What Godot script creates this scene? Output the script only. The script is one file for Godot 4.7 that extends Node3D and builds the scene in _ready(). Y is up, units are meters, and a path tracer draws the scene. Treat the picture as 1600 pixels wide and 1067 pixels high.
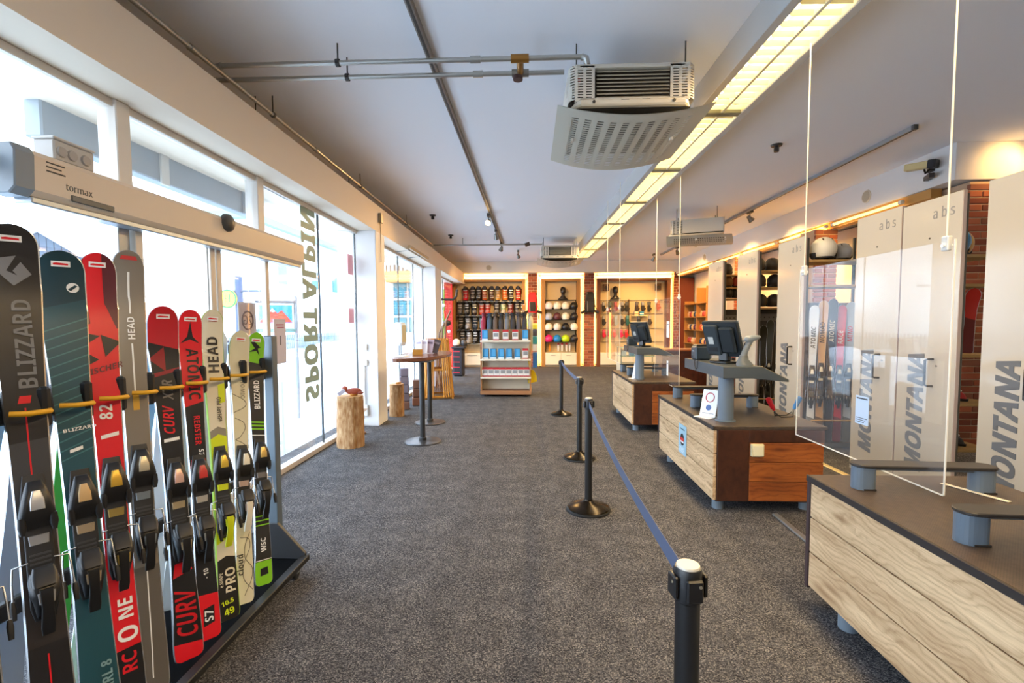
extends Node3D
# Ski hire shop: long carpeted hall, glazed left wall, ski rack, stanchion queue, plank-fronted desks, white storage fronts.

const UP := Vector3.UP
var taken := {}
var mats := {}
var rng := RandomNumberGenerator.new()

func _ready() -> void:
	rng.seed = 7
	# ---- camera
	var cam := Camera3D.new()
	cam.name = "camera"
	var yaw := deg_to_rad(2.0)
	var pit := deg_to_rad(3.2)
	var roll := deg_to_rad(0.3)
	cam.transform = Transform3D(Basis(UP, yaw) * Basis(Vector3.RIGHT, -pit) * Basis(Vector3.BACK, -roll), Vector3(0, 1.6, 0))
	cam.projection = Camera3D.PROJECTION_FRUSTUM
	cam.near = 0.05
	cam.far = 400.0
	cam.size = 0.05 * 1067.0 / 740.0
	cam.frustum_offset = Vector2(0, 0.05 * 13.0 / 740.0)
	cam.current = true
	add_child(cam)
	# ---- sky and exposure: bright overcast winter day
	var sm := ProceduralSkyMaterial.new()
	sm.sky_top_color = Color(0.80, 0.90, 1.0)
	sm.sky_horizon_color = Color(0.97, 0.98, 1.0)
	sm.ground_bottom_color = Color(0.75, 0.77, 0.8)
	sm.ground_horizon_color = Color(0.95, 0.96, 1.0)
	sm.sky_energy_multiplier = 2.2
	sm.ground_energy_multiplier = 1.6
	sm.sun_angle_max = 1.0
	var sky := Sky.new()
	sky.sky_material = sm
	var env := Environment.new()
	env.background_mode = Environment.BG_SKY
	env.sky = sky
	env.tonemap_mode = Environment.TONE_MAPPER_LINEAR
	env.tonemap_exposure = 1.5
	env.sdfgi_enabled = true
	env.ssao_enabled = true
	env.ssil_enabled = true
	var we := WorldEnvironment.new()
	we.name = "world_environment"
	we.environment = env
	add_child(we)
	# ---- setting, large to small
	build_shell()
	build_window_wall()
	build_outside()
	build_right_wall()
	build_back_wall()
	build_luminaires()
	# ---- objects
	build_desks()
	build_desk_items()
	build_queue()
	build_storage()
	build_ski_rack()
	build_ceiling_things()
	build_left_furniture()
	build_display_stand()
	build_back_goods()
	build_back_corner()

# ======================= helpers =======================
class MB:
	var v := PackedVector3Array()
	var n := PackedVector3Array()
	var uv := PackedVector2Array()
	var t := Transform3D()
	func put(a: Vector3, na: Vector3, u: Vector2) -> void:
		v.append(t * a)
		n.append((t.basis * na).normalized())
		uv.append(u)
	func tri(a: Vector3, b: Vector3, c: Vector3, na := Vector3.ZERO, nb := Vector3.ZERO, nc := Vector3.ZERO, ua := Vector2.ZERO, ub := Vector2.ZERO, uc := Vector2.ZERO) -> void:
		if na == Vector3.ZERO:
			na = (b - a).cross(c - a)
			if na.length_squared() < 1e-18:
				return
			na = na.normalized()
			nb = na
			nc = na
		put(a, na, ua)
		put(c, nc, uc)
		put(b, nb, ub)
	func quad(a: Vector3, b: Vector3, c: Vector3, d: Vector3) -> void:
		var w := (b - a).length()
		var h := (d - a).length()
		tri(a, b, c, Vector3.ZERO, Vector3.ZERO, Vector3.ZERO, Vector2(0, h), Vector2(w, h), Vector2(w, 0))
		tri(a, c, d, Vector3.ZERO, Vector3.ZERO, Vector3.ZERO, Vector2(0, h), Vector2(w, 0), Vector2(0, 0))
	func squad(p: Array, m: Array, u := []) -> void:   # smooth quad: 4 points, 4 normals
		if u.is_empty():
			u = [Vector2.ZERO, Vector2.ZERO, Vector2.ZERO, Vector2.ZERO]
		tri(p[0], p[1], p[2], m[0], m[1], m[2], u[0], u[1], u[2])
		tri(p[0], p[2], p[3], m[0], m[2], m[3], u[0], u[2], u[3])
	func box(c: Vector3, s: Vector3, b := 0.0) -> MB:
		var h := s * 0.5
		b = minf(b, minf(h.x, minf(h.y, h.z)) * 0.98)
		var ax := [Vector3.RIGHT, Vector3.UP, Vector3.BACK]
		for i in 3:
			var j := (i + 1) % 3
			var k := (i + 2) % 3
			for sg in [-1.0, 1.0]:
				var o: Vector3 = c + ax[i] * h[i] * sg
				var p: Vector3 = ax[j] * (h[j] - b)
				var q: Vector3 = ax[k] * (h[k] - b)
				if sg > 0:
					quad(o - p - q, o + p - q, o + p + q, o - p + q)
				else:
					quad(o - p - q, o - p + q, o + p + q, o + p - q)
		if b > 0.0:
			for i in 3:
				var j := (i + 1) % 3
				var k := (i + 2) % 3
				for sj in [-1.0, 1.0]:
					for sk in [-1.0, 1.0]:
						var e: Vector3 = ax[i] * (h[i] - b)
						var p1: Vector3 = c + ax[j] * h[j] * sj + ax[k] * (h[k] - b) * sk
						var p2: Vector3 = c + ax[j] * (h[j] - b) * sj + ax[k] * h[k] * sk
						if sj * sk > 0:
							quad(p1 - e, p1 + e, p2 + e, p2 - e) if false else _oquad(p1 - e, p1 + e, p2 + e, p2 - e, c)
						else:
							_oquad(p1 - e, p1 + e, p2 + e, p2 - e, c)
			for sx in [-1.0, 1.0]:
				for sy in [-1.0, 1.0]:
					for sz in [-1.0, 1.0]:
						var s3 := Vector3(sx, sy, sz)
						var o3 := c + s3 * (h - Vector3(b, b, b))
						_otri(o3 + Vector3(sx * b, 0, 0), o3 + Vector3(0, sy * b, 0), o3 + Vector3(0, 0, sz * b), c)
		return self
	func _otri(a: Vector3, b: Vector3, c: Vector3, inside: Vector3) -> void:
		if (b - a).cross(c - a).dot(a - inside) < 0:
			tri(a, c, b)
		else:
			tri(a, b, c)
	func _oquad(a: Vector3, b: Vector3, c: Vector3, d: Vector3, inside: Vector3) -> void:
		if (b - a).cross(c - a).dot((a + c) * 0.5 - inside) < 0:
			quad(a, d, c, b)
		else:
			quad(a, b, c, d)
	func bx(x0: float, x1: float, y0: float, y1: float, z0: float, z1: float, b := 0.0) -> MB:
		return box(Vector3((x0 + x1) / 2, (y0 + y1) / 2, (z0 + z1) / 2), Vector3(absf(x1 - x0), absf(y1 - y0), absf(z1 - z0)), b)
	func cyl(p0: Vector3, p1: Vector3, r0: float, r1 := -1.0, k := 16, caps := true) -> MB:
		if r1 < 0:
			r1 = r0
		var d := (p1 - p0).normalized()
		var a := d.cross(Vector3.UP if absf(d.y) < 0.9 else Vector3.RIGHT).normalized()
		var b := d.cross(a)
		var sl := (r0 - r1) / maxf((p1 - p0).length(), 1e-6)
		var ln := (p1 - p0).length()
		for i in k:
			var t0 := TAU * i / k
			var t1 := TAU * (i + 1) / k
			var e0 := a * cos(t0) + b * sin(t0)
			var e1 := a * cos(t1) + b * sin(t1)
			var n0 := (e0 + d * sl).normalized()
			var n1 := (e1 + d * sl).normalized()
			squad([p0 + e0 * r0, p0 + e1 * r0, p1 + e1 * r1, p1 + e0 * r1], [n0, n1, n1, n0], [Vector2(t0 * r0, 0), Vector2(t1 * r0, 0), Vector2(t1 * r0, ln), Vector2(t0 * r0, ln)])
			if caps:
				if r1 > 0.0:
					tri(p1, p1 + e0 * r1, p1 + e1 * r1)
				if r0 > 0.0:
					tri(p0, p0 + e1 * r0, p0 + e0 * r0)
		return self
	func tube(pts: Array, r: float, k := 8, closed := false) -> MB:
		var m := pts.size()
		var rings := []
		var prev := Vector3.ZERO
		for i in m:
			var pa: Vector3 = pts[(i - 1 + m) % m] if closed or i > 0 else pts[i]
			var pb: Vector3 = pts[(i + 1) % m] if closed or i < m - 1 else pts[i]
			var d := (pb - pa).normalized()
			var a: Vector3
			if prev == Vector3.ZERO:
				a = d.cross(Vector3.UP if absf(d.y) < 0.9 else Vector3.RIGHT).normalized()
			else:
				a = (prev - d * prev.dot(d)).normalized()
			prev = a
			var b := d.cross(a)
			var ring := []
			for j in k:
				var th := TAU * j / k
				ring.append(a * cos(th) + b * sin(th))
			rings.append(ring)
		var last := m if closed else m - 1
		for i in last:
			var i2 := (i + 1) % m
			for j in k:
				var j2 := (j + 1) % k
				squad([pts[i] + rings[i][j] * r, pts[i] + rings[i][j2] * r, pts[i2] + rings[i2][j2] * r, pts[i2] + rings[i2][j] * r], [rings[i][j], rings[i][j2], rings[i2][j2], rings[i2][j]])
		if not closed:
			for j in k:
				var j2 := (j + 1) % k
				tri(pts[0], pts[0] + rings[0][j2] * r, pts[0] + rings[0][j] * r)
				tri(pts[m - 1], pts[m - 1] + rings[m - 1][j] * r, pts[m - 1] + rings[m - 1][j2] * r)
		return self
	func lathe(pr: Array, k := 24, sharp := 35.0) -> MB:   # profile of Vector2(radius, y), bottom to top, outside on the right
		var m := pr.size()
		var sn := []
		for i in m - 1:
			var d: Vector2 = (pr[i + 1] - pr[i]).normalized()
			sn.append(Vector2(d.y, -d.x))
		for i in m - 1:
			var na: Vector2 = sn[i]
			var nb: Vector2 = sn[i]
			if i > 0 and absf(rad_to_deg(sn[i].angle_to(sn[i - 1]))) < sharp:
				na = (sn[i] + sn[i - 1]).normalized()
			if i < m - 2 and absf(rad_to_deg(sn[i].angle_to(sn[i + 1]))) < sharp:
				nb = (sn[i] + sn[i + 1]).normalized()
			for j in k:
				var t0 := TAU * j / k
				var t1 := TAU * (j + 1) / k
				var c0 := Vector3(cos(t0), 0, -sin(t0))
				var c1 := Vector3(cos(t1), 0, -sin(t1))
				var a: Vector2 = pr[i]
				var b: Vector2 = pr[i + 1]
				squad([c0 * a.x + UP3 * a.y, c1 * a.x + UP3 * a.y, c1 * b.x + UP3 * b.y, c0 * b.x + UP3 * b.y], [c0 * na.x + UP3 * na.y, c1 * na.x + UP3 * na.y, c1 * nb.x + UP3 * nb.y, c0 * nb.x + UP3 * nb.y], [Vector2(t0, a.y), Vector2(t1, a.y), Vector2(t1, b.y), Vector2(t0, b.y)])
		return self
	const UP3 := Vector3.UP
	func prism(poly: PackedVector2Array, d: float, b := 0.0) -> MB:   # polygon in local xy, extruded from z = 0 to z = d, edges chamfered by b
		if Geometry2D.is_polygon_clockwise(poly):
			poly = poly.duplicate()
			poly.reverse()
		var m := poly.size()
		var inn := poly
		if b > 0.0:
			inn = PackedVector2Array()
			for i in m:
				var e0 := (poly[i] - poly[(i - 1 + m) % m]).normalized()
				var e1 := (poly[(i + 1) % m] - poly[i]).normalized()
				var nn := Vector2(-e0.y - e1.y, e0.x + e1.x).normalized()
				inn.append(poly[i] + nn * b)
		var ix := Geometry2D.triangulate_polygon(inn)
		for i in range(0, ix.size(), 3):
			var a := inn[ix[i]]
			var bb := inn[ix[i + 1]]
			var c := inn[ix[i + 2]]
			if (bb - a).cross(c - a) < 0:
				var s := bb
				bb = c
				c = s
			tri(Vector3(a.x, a.y, d), Vector3(bb.x, bb.y, d), Vector3(c.x, c.y, d), Vector3.BACK, Vector3.BACK, Vector3.BACK, a, bb, c)
			tri(Vector3(a.x, a.y, 0), Vector3(c.x, c.y, 0), Vector3(bb.x, bb.y, 0), Vector3.FORWARD, Vector3.FORWARD, Vector3.FORWARD, a, c, bb)
		for i in m:
			var p := poly[i]
			var q := poly[(i + 1) % m]
			var pi := inn[i]
			var qi := inn[(i + 1) % m]
			quad(Vector3(p.x, p.y, b), Vector3(q.x, q.y, b), Vector3(q.x, q.y, d - b), Vector3(p.x, p.y, d - b))
			if b > 0.0:
				quad(Vector3(p.x, p.y, d - b), Vector3(q.x, q.y, d - b), Vector3(qi.x, qi.y, d), Vector3(pi.x, pi.y, d))
				quad(Vector3(pi.x, pi.y, 0), Vector3(qi.x, qi.y, 0), Vector3(q.x, q.y, b), Vector3(p.x, p.y, b))
		return self
	func ball(c: Vector3, r: Vector3, k := 16, rows := 10, v0 := 0.0, v1 := 1.0) -> MB:   # ellipsoid, v0..v1 part of it from the bottom
		for i in rows:
			var f0 := PI * (lerpf(v0, v1, float(i) / rows) - 0.5)
			var f1 := PI * (lerpf(v0, v1, float(i + 1) / rows) - 0.5)
			for j in k:
				var t0 := TAU * j / k
				var t1 := TAU * (j + 1) / k
				var q := []
				var m := []
				for w in [[t0, f0], [t1, f0], [t1, f1], [t0, f1]]:
					var e := Vector3(cos(w[0]) * cos(w[1]), sin(w[1]), -sin(w[0]) * cos(w[1]))
					q.append(c + e * r)
					m.append((e / r).normalized())
				squad(q, m)
		return self
	func loft(rings: Array, caps := true, smooth := true) -> MB:   # rings of equal point counts, counter-clockwise seen from the far end
		var m: int = rings[0].size()
		var g := rings.size()
		var nn := []
		for i in g:
			var row := []
			for j in m:
				var du: Vector3 = rings[i][(j + 1) % m] - rings[i][(j - 1 + m) % m]
				var dv: Vector3 = rings[mini(i + 1, g - 1)][j] - rings[maxi(i - 1, 0)][j]
				row.append(du.cross(dv).normalized())
			nn.append(row)
		for i in g - 1:
			for j in m:
				var j2 := (j + 1) % m
				if smooth:
					squad([rings[i][j], rings[i][j2], rings[i + 1][j2], rings[i + 1][j]], [nn[i][j], nn[i][j2], nn[i + 1][j2], nn[i + 1][j]])
				else:
					quad(rings[i][j], rings[i][j2], rings[i + 1][j2], rings[i + 1][j])
		if caps:
			for e in [0, g - 1]:
				var cc := Vector3.ZERO
				for p in rings[e]:
					cc += p
				cc /= m
				for j in m:
					var j2 := (j + 1) % m
					if e == 0:
						tri(cc, rings[e][j2], rings[e][j])
					else:
						tri(cc, rings[e][j], rings[e][j2])
		return self
	func tri3(s: float) -> MB:   # sloping reflector wing beside a tube
		var a := Vector3(s * 0.178, 0.0, -0.79)
		var b := Vector3(s * 0.13, 0.15, -0.79)
		var l := Vector3(0, 0, 1.58)
		var e := Vector3(s * 0.004, 0, 0)
		if s > 0:
			quad(a, b, b + l, a + l)
			quad(a + e, a + l + e, b + l + e, b + e)
		else:
			quad(a, a + l, b + l, b)
			quad(a + e, b + e, b + l + e, a + l + e)
		return self
	func mesh() -> ArrayMesh:
		var am := ArrayMesh.new()
		if v.size() < 3:
			return am
		var a := []
		a.resize(Mesh.ARRAY_MAX)
		a[Mesh.ARRAY_VERTEX] = v
		a[Mesh.ARRAY_NORMAL] = n
		a[Mesh.ARRAY_TEX_UV] = uv
		am.add_surface_from_arrays(Mesh.PRIMITIVE_TRIANGLES, a)
		return am

func mb(t := Transform3D()) -> MB:
	var m := MB.new()
	m.t = t
	return m

func numbered(parent: Node, called: String) -> String:
	var key := str(parent.get_instance_id()) + called
	var k: int = taken.get(key, 0)
	taken[key] = k + 1
	return called if k == 0 else "%s_%03d" % [called, k]

func adopt(parent: Node, o: Node3D, called: String) -> void:
	o.name = numbered(parent, called)
	parent.add_child(o, true)

func tag(o: Node, label: String, category: String, group := "") -> Node:
	o.set_meta("label", label)
	o.set_meta("category", category)
	if group != "":
		o.set_meta("group", group)
	return o

func thing(called: String, label: String, category: String, at := Vector3.ZERO, turn := 0.0, group := "") -> Node3D:
	var o := Node3D.new()
	adopt(self, o, called)
	o.transform = Transform3D(Basis(UP, turn), at)
	tag(o, label, category, group)
	return o

func pm(called: String, mesh: Mesh, m: Material, parent: Node = self, t := Transform3D()) -> MeshInstance3D:
	var o := MeshInstance3D.new()
	o.mesh = mesh
	o.material_override = m
	o.transform = t
	adopt(parent, o, called)
	return o

func part(called: String, b: MB, m: Material, parent: Node = self, t := Transform3D()) -> MeshInstance3D:
	return pm(called, b.mesh(), m, parent, t)

func struct(called: String, b: MB, m: Material, parent: Node = self) -> MeshInstance3D:
	var o := part(called, b, m, parent)
	if parent == self:
		o.set_meta("kind", "structure")
	return o

func copy(src: Node3D, at: Transform3D, label: String, group := "") -> Node3D:
	var base: String = src.get_meta("base", str(src.name))
	var o: Node3D = src.duplicate()
	o.name = numbered(self, base)
	add_child(o, true)
	o.transform = at
	o.set_meta("label", label)
	if group != "":
		o.set_meta("group", group)
	return o

func mat(c: Color, rough := 0.6, metal := 0.0, extra := {}) -> StandardMaterial3D:
	var key := str(c) + str(rough) + "/" + str(metal) + str(extra)
	if mats.has(key):
		return mats[key]
	var m := StandardMaterial3D.new()
	m.albedo_color = c
	m.roughness = rough
	m.metallic = metal
	for k in extra:
		m.set(k, extra[k])
	mats[key] = m
	return m

func hexc(s: String) -> Color:
	return Color.html(s)

func glow(c: Color, e: float) -> StandardMaterial3D:
	return mat(c, 0.5, 0.0, {"emission_enabled": true, "emission": c, "emission_energy_multiplier": e})

func glass(c := Color(1, 1, 1, 0.04), spec := 0.5) -> StandardMaterial3D:
	return mat(c, 0.0, 0.0, {"transparency": BaseMaterial3D.TRANSPARENCY_ALPHA, "metallic_specular": spec})

func noise_tex(freq: float, a: Color, b: Color, sz := 512, kind := FastNoiseLite.TYPE_SIMPLEX_SMOOTH, oct := 4, sd := 1, normal := false) -> NoiseTexture2D:
	var f := FastNoiseLite.new()
	f.noise_type = kind
	f.frequency = freq
	f.fractal_octaves = oct
	f.seed = sd
	var t := NoiseTexture2D.new()
	t.width = sz
	t.height = sz
	t.seamless = true
	t.noise = f
	if normal:
		t.as_normal_map = true
		t.bump_strength = 4.0
	else:
		var g := Gradient.new()
		g.set_color(0, a)
		g.set_color(1, b)
		t.color_ramp = g
	return t

func triplanar(m: StandardMaterial3D, tex: Texture2D, scale: Vector3, world := false) -> StandardMaterial3D:
	m.albedo_texture = tex
	m.uv1_triplanar = true
	m.uv1_world_triplanar = world
	m.uv1_scale = scale
	return m

func grain_image(sd: int, dark: Color, light: Color, rings := 9.0, knots := 7) -> ImageTexture:
	# wood: long grain along u, growth bands bent around knots
	var w := 512
	var h := 256
	var f1 := FastNoiseLite.new()
	f1.seed = sd
	f1.frequency = 0.012
	var f2 := FastNoiseLite.new()
	f2.seed = sd + 5
	f2.frequency = 0.08
	var r := RandomNumberGenerator.new()
	r.seed = sd
	var ks := []
	for i in knots:
		ks.append(Vector3(r.randf() * w, r.randf() * h, r.randf_range(5, 13)))
	var im := Image.create(w, h, false, Image.FORMAT_RGB8)
	for y in h:
		for x in w:
			var bend := 0.0
			var spot := 0.0
			for k in ks:
				var dx: float = (x - k.x) / 3.2
				var dy: float = y - k.y
				var q: float = sqrt(dx * dx + dy * dy) / k.z
				bend += signf(dy) * exp(-q * 0.8) * k.z * 0.9
				spot = maxf(spot, exp(-q * q * 1.6))
			var s := sin(TAU * x / w)
			var c := cos(TAU * x / w)
			var warp := f1.get_noise_3d(s * 50.0, c * 50.0, y * 0.8) * 34.0
			var band := (y + bend + warp) / h * rings
			var ring := pow(absf(sin(band * PI)), 0.55)
			var fine := f2.get_noise_3d(s * 12.0, c * 12.0, y * 9.0) * 0.5 + 0.5
			var broad := f1.get_noise_3d(s * 20.0 + 90.0, c * 20.0, y * 1.3)
			var val := clampf(0.34 + 0.30 * ring + 0.45 * (fine - 0.4) + 0.35 * broad, 0.0, 1.0)
			val *= 1.0 - 0.75 * spot
			im.set_pixel(x, y, dark.lerp(light, val))
	return ImageTexture.create_from_image(im)

func lettering(s: String, size: float, t: Transform3D, m: Material, parent: Node, called := "lettering", fnt := "Droid Sans", bold := 400, depth := 0.003, squeeze := 1.0, slant := 0.0, fat := 0.0) -> MeshInstance3D:
	# text centred on the origin of t, reading along +x, facing +z; size is the height of a capital
	var a := text_arrays(s, size, fnt, bold, depth)
	var v: PackedVector3Array = a[Mesh.ARRAY_VERTEX]
	for i in v.size():
		v[i] = Vector3(v[i].x * squeeze + v[i].y * slant, v[i].y, v[i].z)
	a[Mesh.ARRAY_VERTEX] = v
	var am := ArrayMesh.new()
	am.add_surface_from_arrays(Mesh.PRIMITIVE_TRIANGLES, a)
	if fat > 0.0:   # heavier strokes: the same outlines laid over each other a little apart
		var tool := SurfaceTool.new()
		for j in 5:
			tool.append_from(am, 0, Transform3D(Basis(), Vector3([-fat, fat, -fat, fat, 0.0][j], [-fat, -fat, fat, fat, 0.0][j], 0.0002 * j)))
		am = tool.commit()
	return pm(called, am, m, parent, t)

var fonts := {}
func text_arrays(s: String, size: float, fnt: String, bold: int, depth: float) -> Array:
	var fk := fnt + str(bold)
	if not fonts.has(fk):
		var f := SystemFont.new()
		f.font_names = PackedStringArray([fnt])
		f.font_weight = bold
		fonts[fk] = f
	var tm := TextMesh.new()
	tm.text = s
	tm.font = fonts[fk]
	tm.font_size = 32
	tm.pixel_size = size / 22.8
	tm.depth = depth
	tm.curve_step = 2.0
	return tm.surface_get_arrays(0)

func frame(x: Vector3, y: Vector3, o: Vector3) -> Transform3D:   # local x and y axes given, z = x cross y
	x = x.normalized()
	y = (y - x * y.dot(x)).normalized()
	return Transform3D(Basis(x, y, x.cross(y)), o)

# ======================= setting =======================
const CEIL := 3.82

func build_shell() -> void:
	# carpet: dark grey loop pile with light flecks
	var cm := mat(Color(1, 1, 1), 0.95, 0.0, {"metallic_specular": 0.2, "resource_name": "carpet"})
	triplanar(cm, carpet_texture(), Vector3(1.1, 1.1, 1.1), true)
	cm.detail_enabled = true
	cm.detail_blend_mode = BaseMaterial3D.BLEND_MODE_MUL
	cm.detail_albedo = noise_tex(0.006, Color(0.82, 0.82, 0.83), Color(1, 1, 1), 512, FastNoiseLite.TYPE_SIMPLEX_SMOOTH, 3, 4)
	struct("floor", mb().bx(-3.0, 7.4, -0.2, 0.0, -18.2, 4.2), cm)
	var wm := mat(hexc("d9d5cf"), 0.9)
	struct("ceiling", mb().bx(-3.2, 7.4, CEIL, CEIL + 0.25, -18.2, 4.2), mat(hexc("edf0f6"), 0.92))
	struct("wall_rear", mb().bx(-3.2, 7.4, 0, CEIL, 4.0, 4.2), wm)
	struct("wall_back", mb().bx(-3.2, 7.4, 0, CEIL, -18.2, -18.0), wm)

func carpet_texture() -> ImageTexture:
	var r := RandomNumberGenerator.new()
	r.seed = 21
	var s := 512
	var im := Image.create(s, s, false, Image.FORMAT_RGB8)
	im.fill(Color(0.33, 0.33, 0.345))
	var tones := [Color(0.18, 0.18, 0.195), Color(0.46, 0.455, 0.455), Color(0.31, 0.31, 0.33), Color(0.58, 0.565, 0.55), Color(0.24, 0.24, 0.26), Color(0.37, 0.365, 0.38)]
	for i in 60000:
		var c: Color = tones[r.randi() % 6]
		var x := r.randi() % s
		var y := r.randi() % s
		var w := 2 + r.randi() % 3
		im.fill_rect(Rect2i(x, y, w, 2 + r.randi() % 2), c)
	return ImageTexture.create_from_image(im)

func build_window_wall() -> void:
	var plaster := mat(hexc("e6d8c4"), 0.85)
	# deep lintel over the shop windows, columns between the bays
	struct("trim_1", mb().bx(-2.95, -2.35, 3.04, 3.45, -18.0, 4.0), plaster)
	struct("wall_left", mb().bx(-3.2, -2.95, 3.04, CEIL, -18.0, 4.0), plaster)
	var bays := [[4.0, -7.3], [-7.75, -12.0], [-12.8, -16.6]]
	struct("wall_left_column", mb().bx(-2.95, -2.35, 0, 3.04, -7.3, -7.75, 0.006), mat(hexc("e6e6e6"), 0.8))
	struct("wall_left_pier", mb().bx(-2.95, -2.35, 0, 3.04, -12.0, -12.8, 0.006), mat(hexc("e6e6e6"), 0.8))
	struct("wall_left_end", mb().bx(-2.95, -2.82, 0, 3.04, -16.6, -18.0), plaster)
	var alu := mat(hexc("cfc6ba"), 0.45, 0.1)
	var steel := mat(hexc("9aa0a6"), 0.35, 0.6)
	var seal := mat(hexc("3c4448"), 0.6)
	var gm := glass(Color(0.93, 0.97, 0.98, 0.03))
	var k := 0
	for b in bays:
		k += 1
		var w := Node3D.new()
		adopt(self, w, "window_%d" % k)
		w.set_meta("kind", "structure")
		part("head_rail", mb().bx(-2.72, -2.64, 2.99, 3.04, b[0], b[1], 0.004), alu, w)
		part("sill_rail", mb().bx(-2.73, -2.63, 0.0, 0.06, b[0], b[1], 0.004), alu, w)
		var joints := []
		if k == 1:
			joints = [4.0, 1.2, -0.9, -3.06, -4.64, -6.02, -7.3]
		elif k == 2:
			joints = [-7.75, -9.72, -11.0, -12.0]
		else:
			joints = [-12.8, -14.8, -16.6]
		for i in joints.size() - 1:
			var z0: float = joints[i]
			var z1: float = joints[i + 1]
			if k == 1 and i < 4:
				part("pane", mb().bx(-2.687, -2.673, 2.46, 2.99, z0 - 0.05, z1 + 0.05), gm, w)
				if i < 2:
					part("pane", mb().bx(-2.687, -2.673, 0.06, 2.38, z0 - 0.05, z1 + 0.05), gm, w)
				elif i == 2:
					part("pane", mb().bx(-2.687, -2.673, 0.06, 2.38, z0 - 0.05, z1 + 0.09), gm, w)
			else:
				part("pane", mb().bx(-2.687, -2.673, 0.06, 2.99, z0 - 0.006, z1 + 0.006), gm, w)
				part("joint", mb().bx(-2.692, -2.668, 0.06, 2.99, z1 - 0.006, z1 + 0.006), seal, w)
		if k == 1:
			for z in [1.2, -0.9, -3.06, -4.64]:
				part("mullion", mb().bx(-2.75, -2.62, 2.3, 3.04, z - 0.055, z + 0.055, 0.006), mat(hexc("d8d2ca"), 0.5), w)
			part("transom", mb().bx(-2.73, -2.63, 2.38, 2.46, 4.0, -4.64, 0.004), alu, w)
			for z in [1.2, -0.9]:
				part("post", mb().bx(-2.74, -2.62, 0.06, 2.38, z - 0.05, z + 0.05, 0.004), alu, w)
	# sliding entrance: fixed post, two leaves
	struct("trim_2", mb().bx(-2.76, -2.64, 0.0, 2.38, -3.0, -3.09, 0.004), steel)
	var doors := [[-3.10, -3.90], [-3.92, -4.72]]
	k = 0
	for d in doors:
		k += 1
		var dn := Node3D.new()
		adopt(self, dn, "door_%d" % k)
		dn.set_meta("kind", "structure")
		for z in [d[0] - 0.03, d[1] + 0.03]:
			part("stile", mb().bx(-2.66, -2.61, 0.02, 2.36, z - 0.03, z + 0.03, 0.004), alu, dn)
		part("rail", mb().bx(-2.66, -2.61, 2.24, 2.36, d[0] - 0.06, d[1] + 0.06, 0.003), alu, dn)
		part("rail", mb().bx(-2.66, -2.61, 0.02, 0.12, d[0] - 0.06, d[1] + 0.06, 0.003), alu, dn)
		part("pane", mb().bx(-2.64, -2.63, 0.12, 2.24, d[0] - 0.06, d[1] + 0.06), gm, dn)


func at_lamp(called: String, pos: Vector3, b: Basis, size: Vector2, c: Color, e: float) -> void:
	var l := AreaLight3D.new()
	l.name = numbered(self, called)
	l.area_size = size
	l.light_color = c
	l.light_energy = e
	l.area_range = 30.0
	l.shadow_enabled = true
	l.transform = Transform3D(b, pos)
	add_child(l, true)

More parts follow.
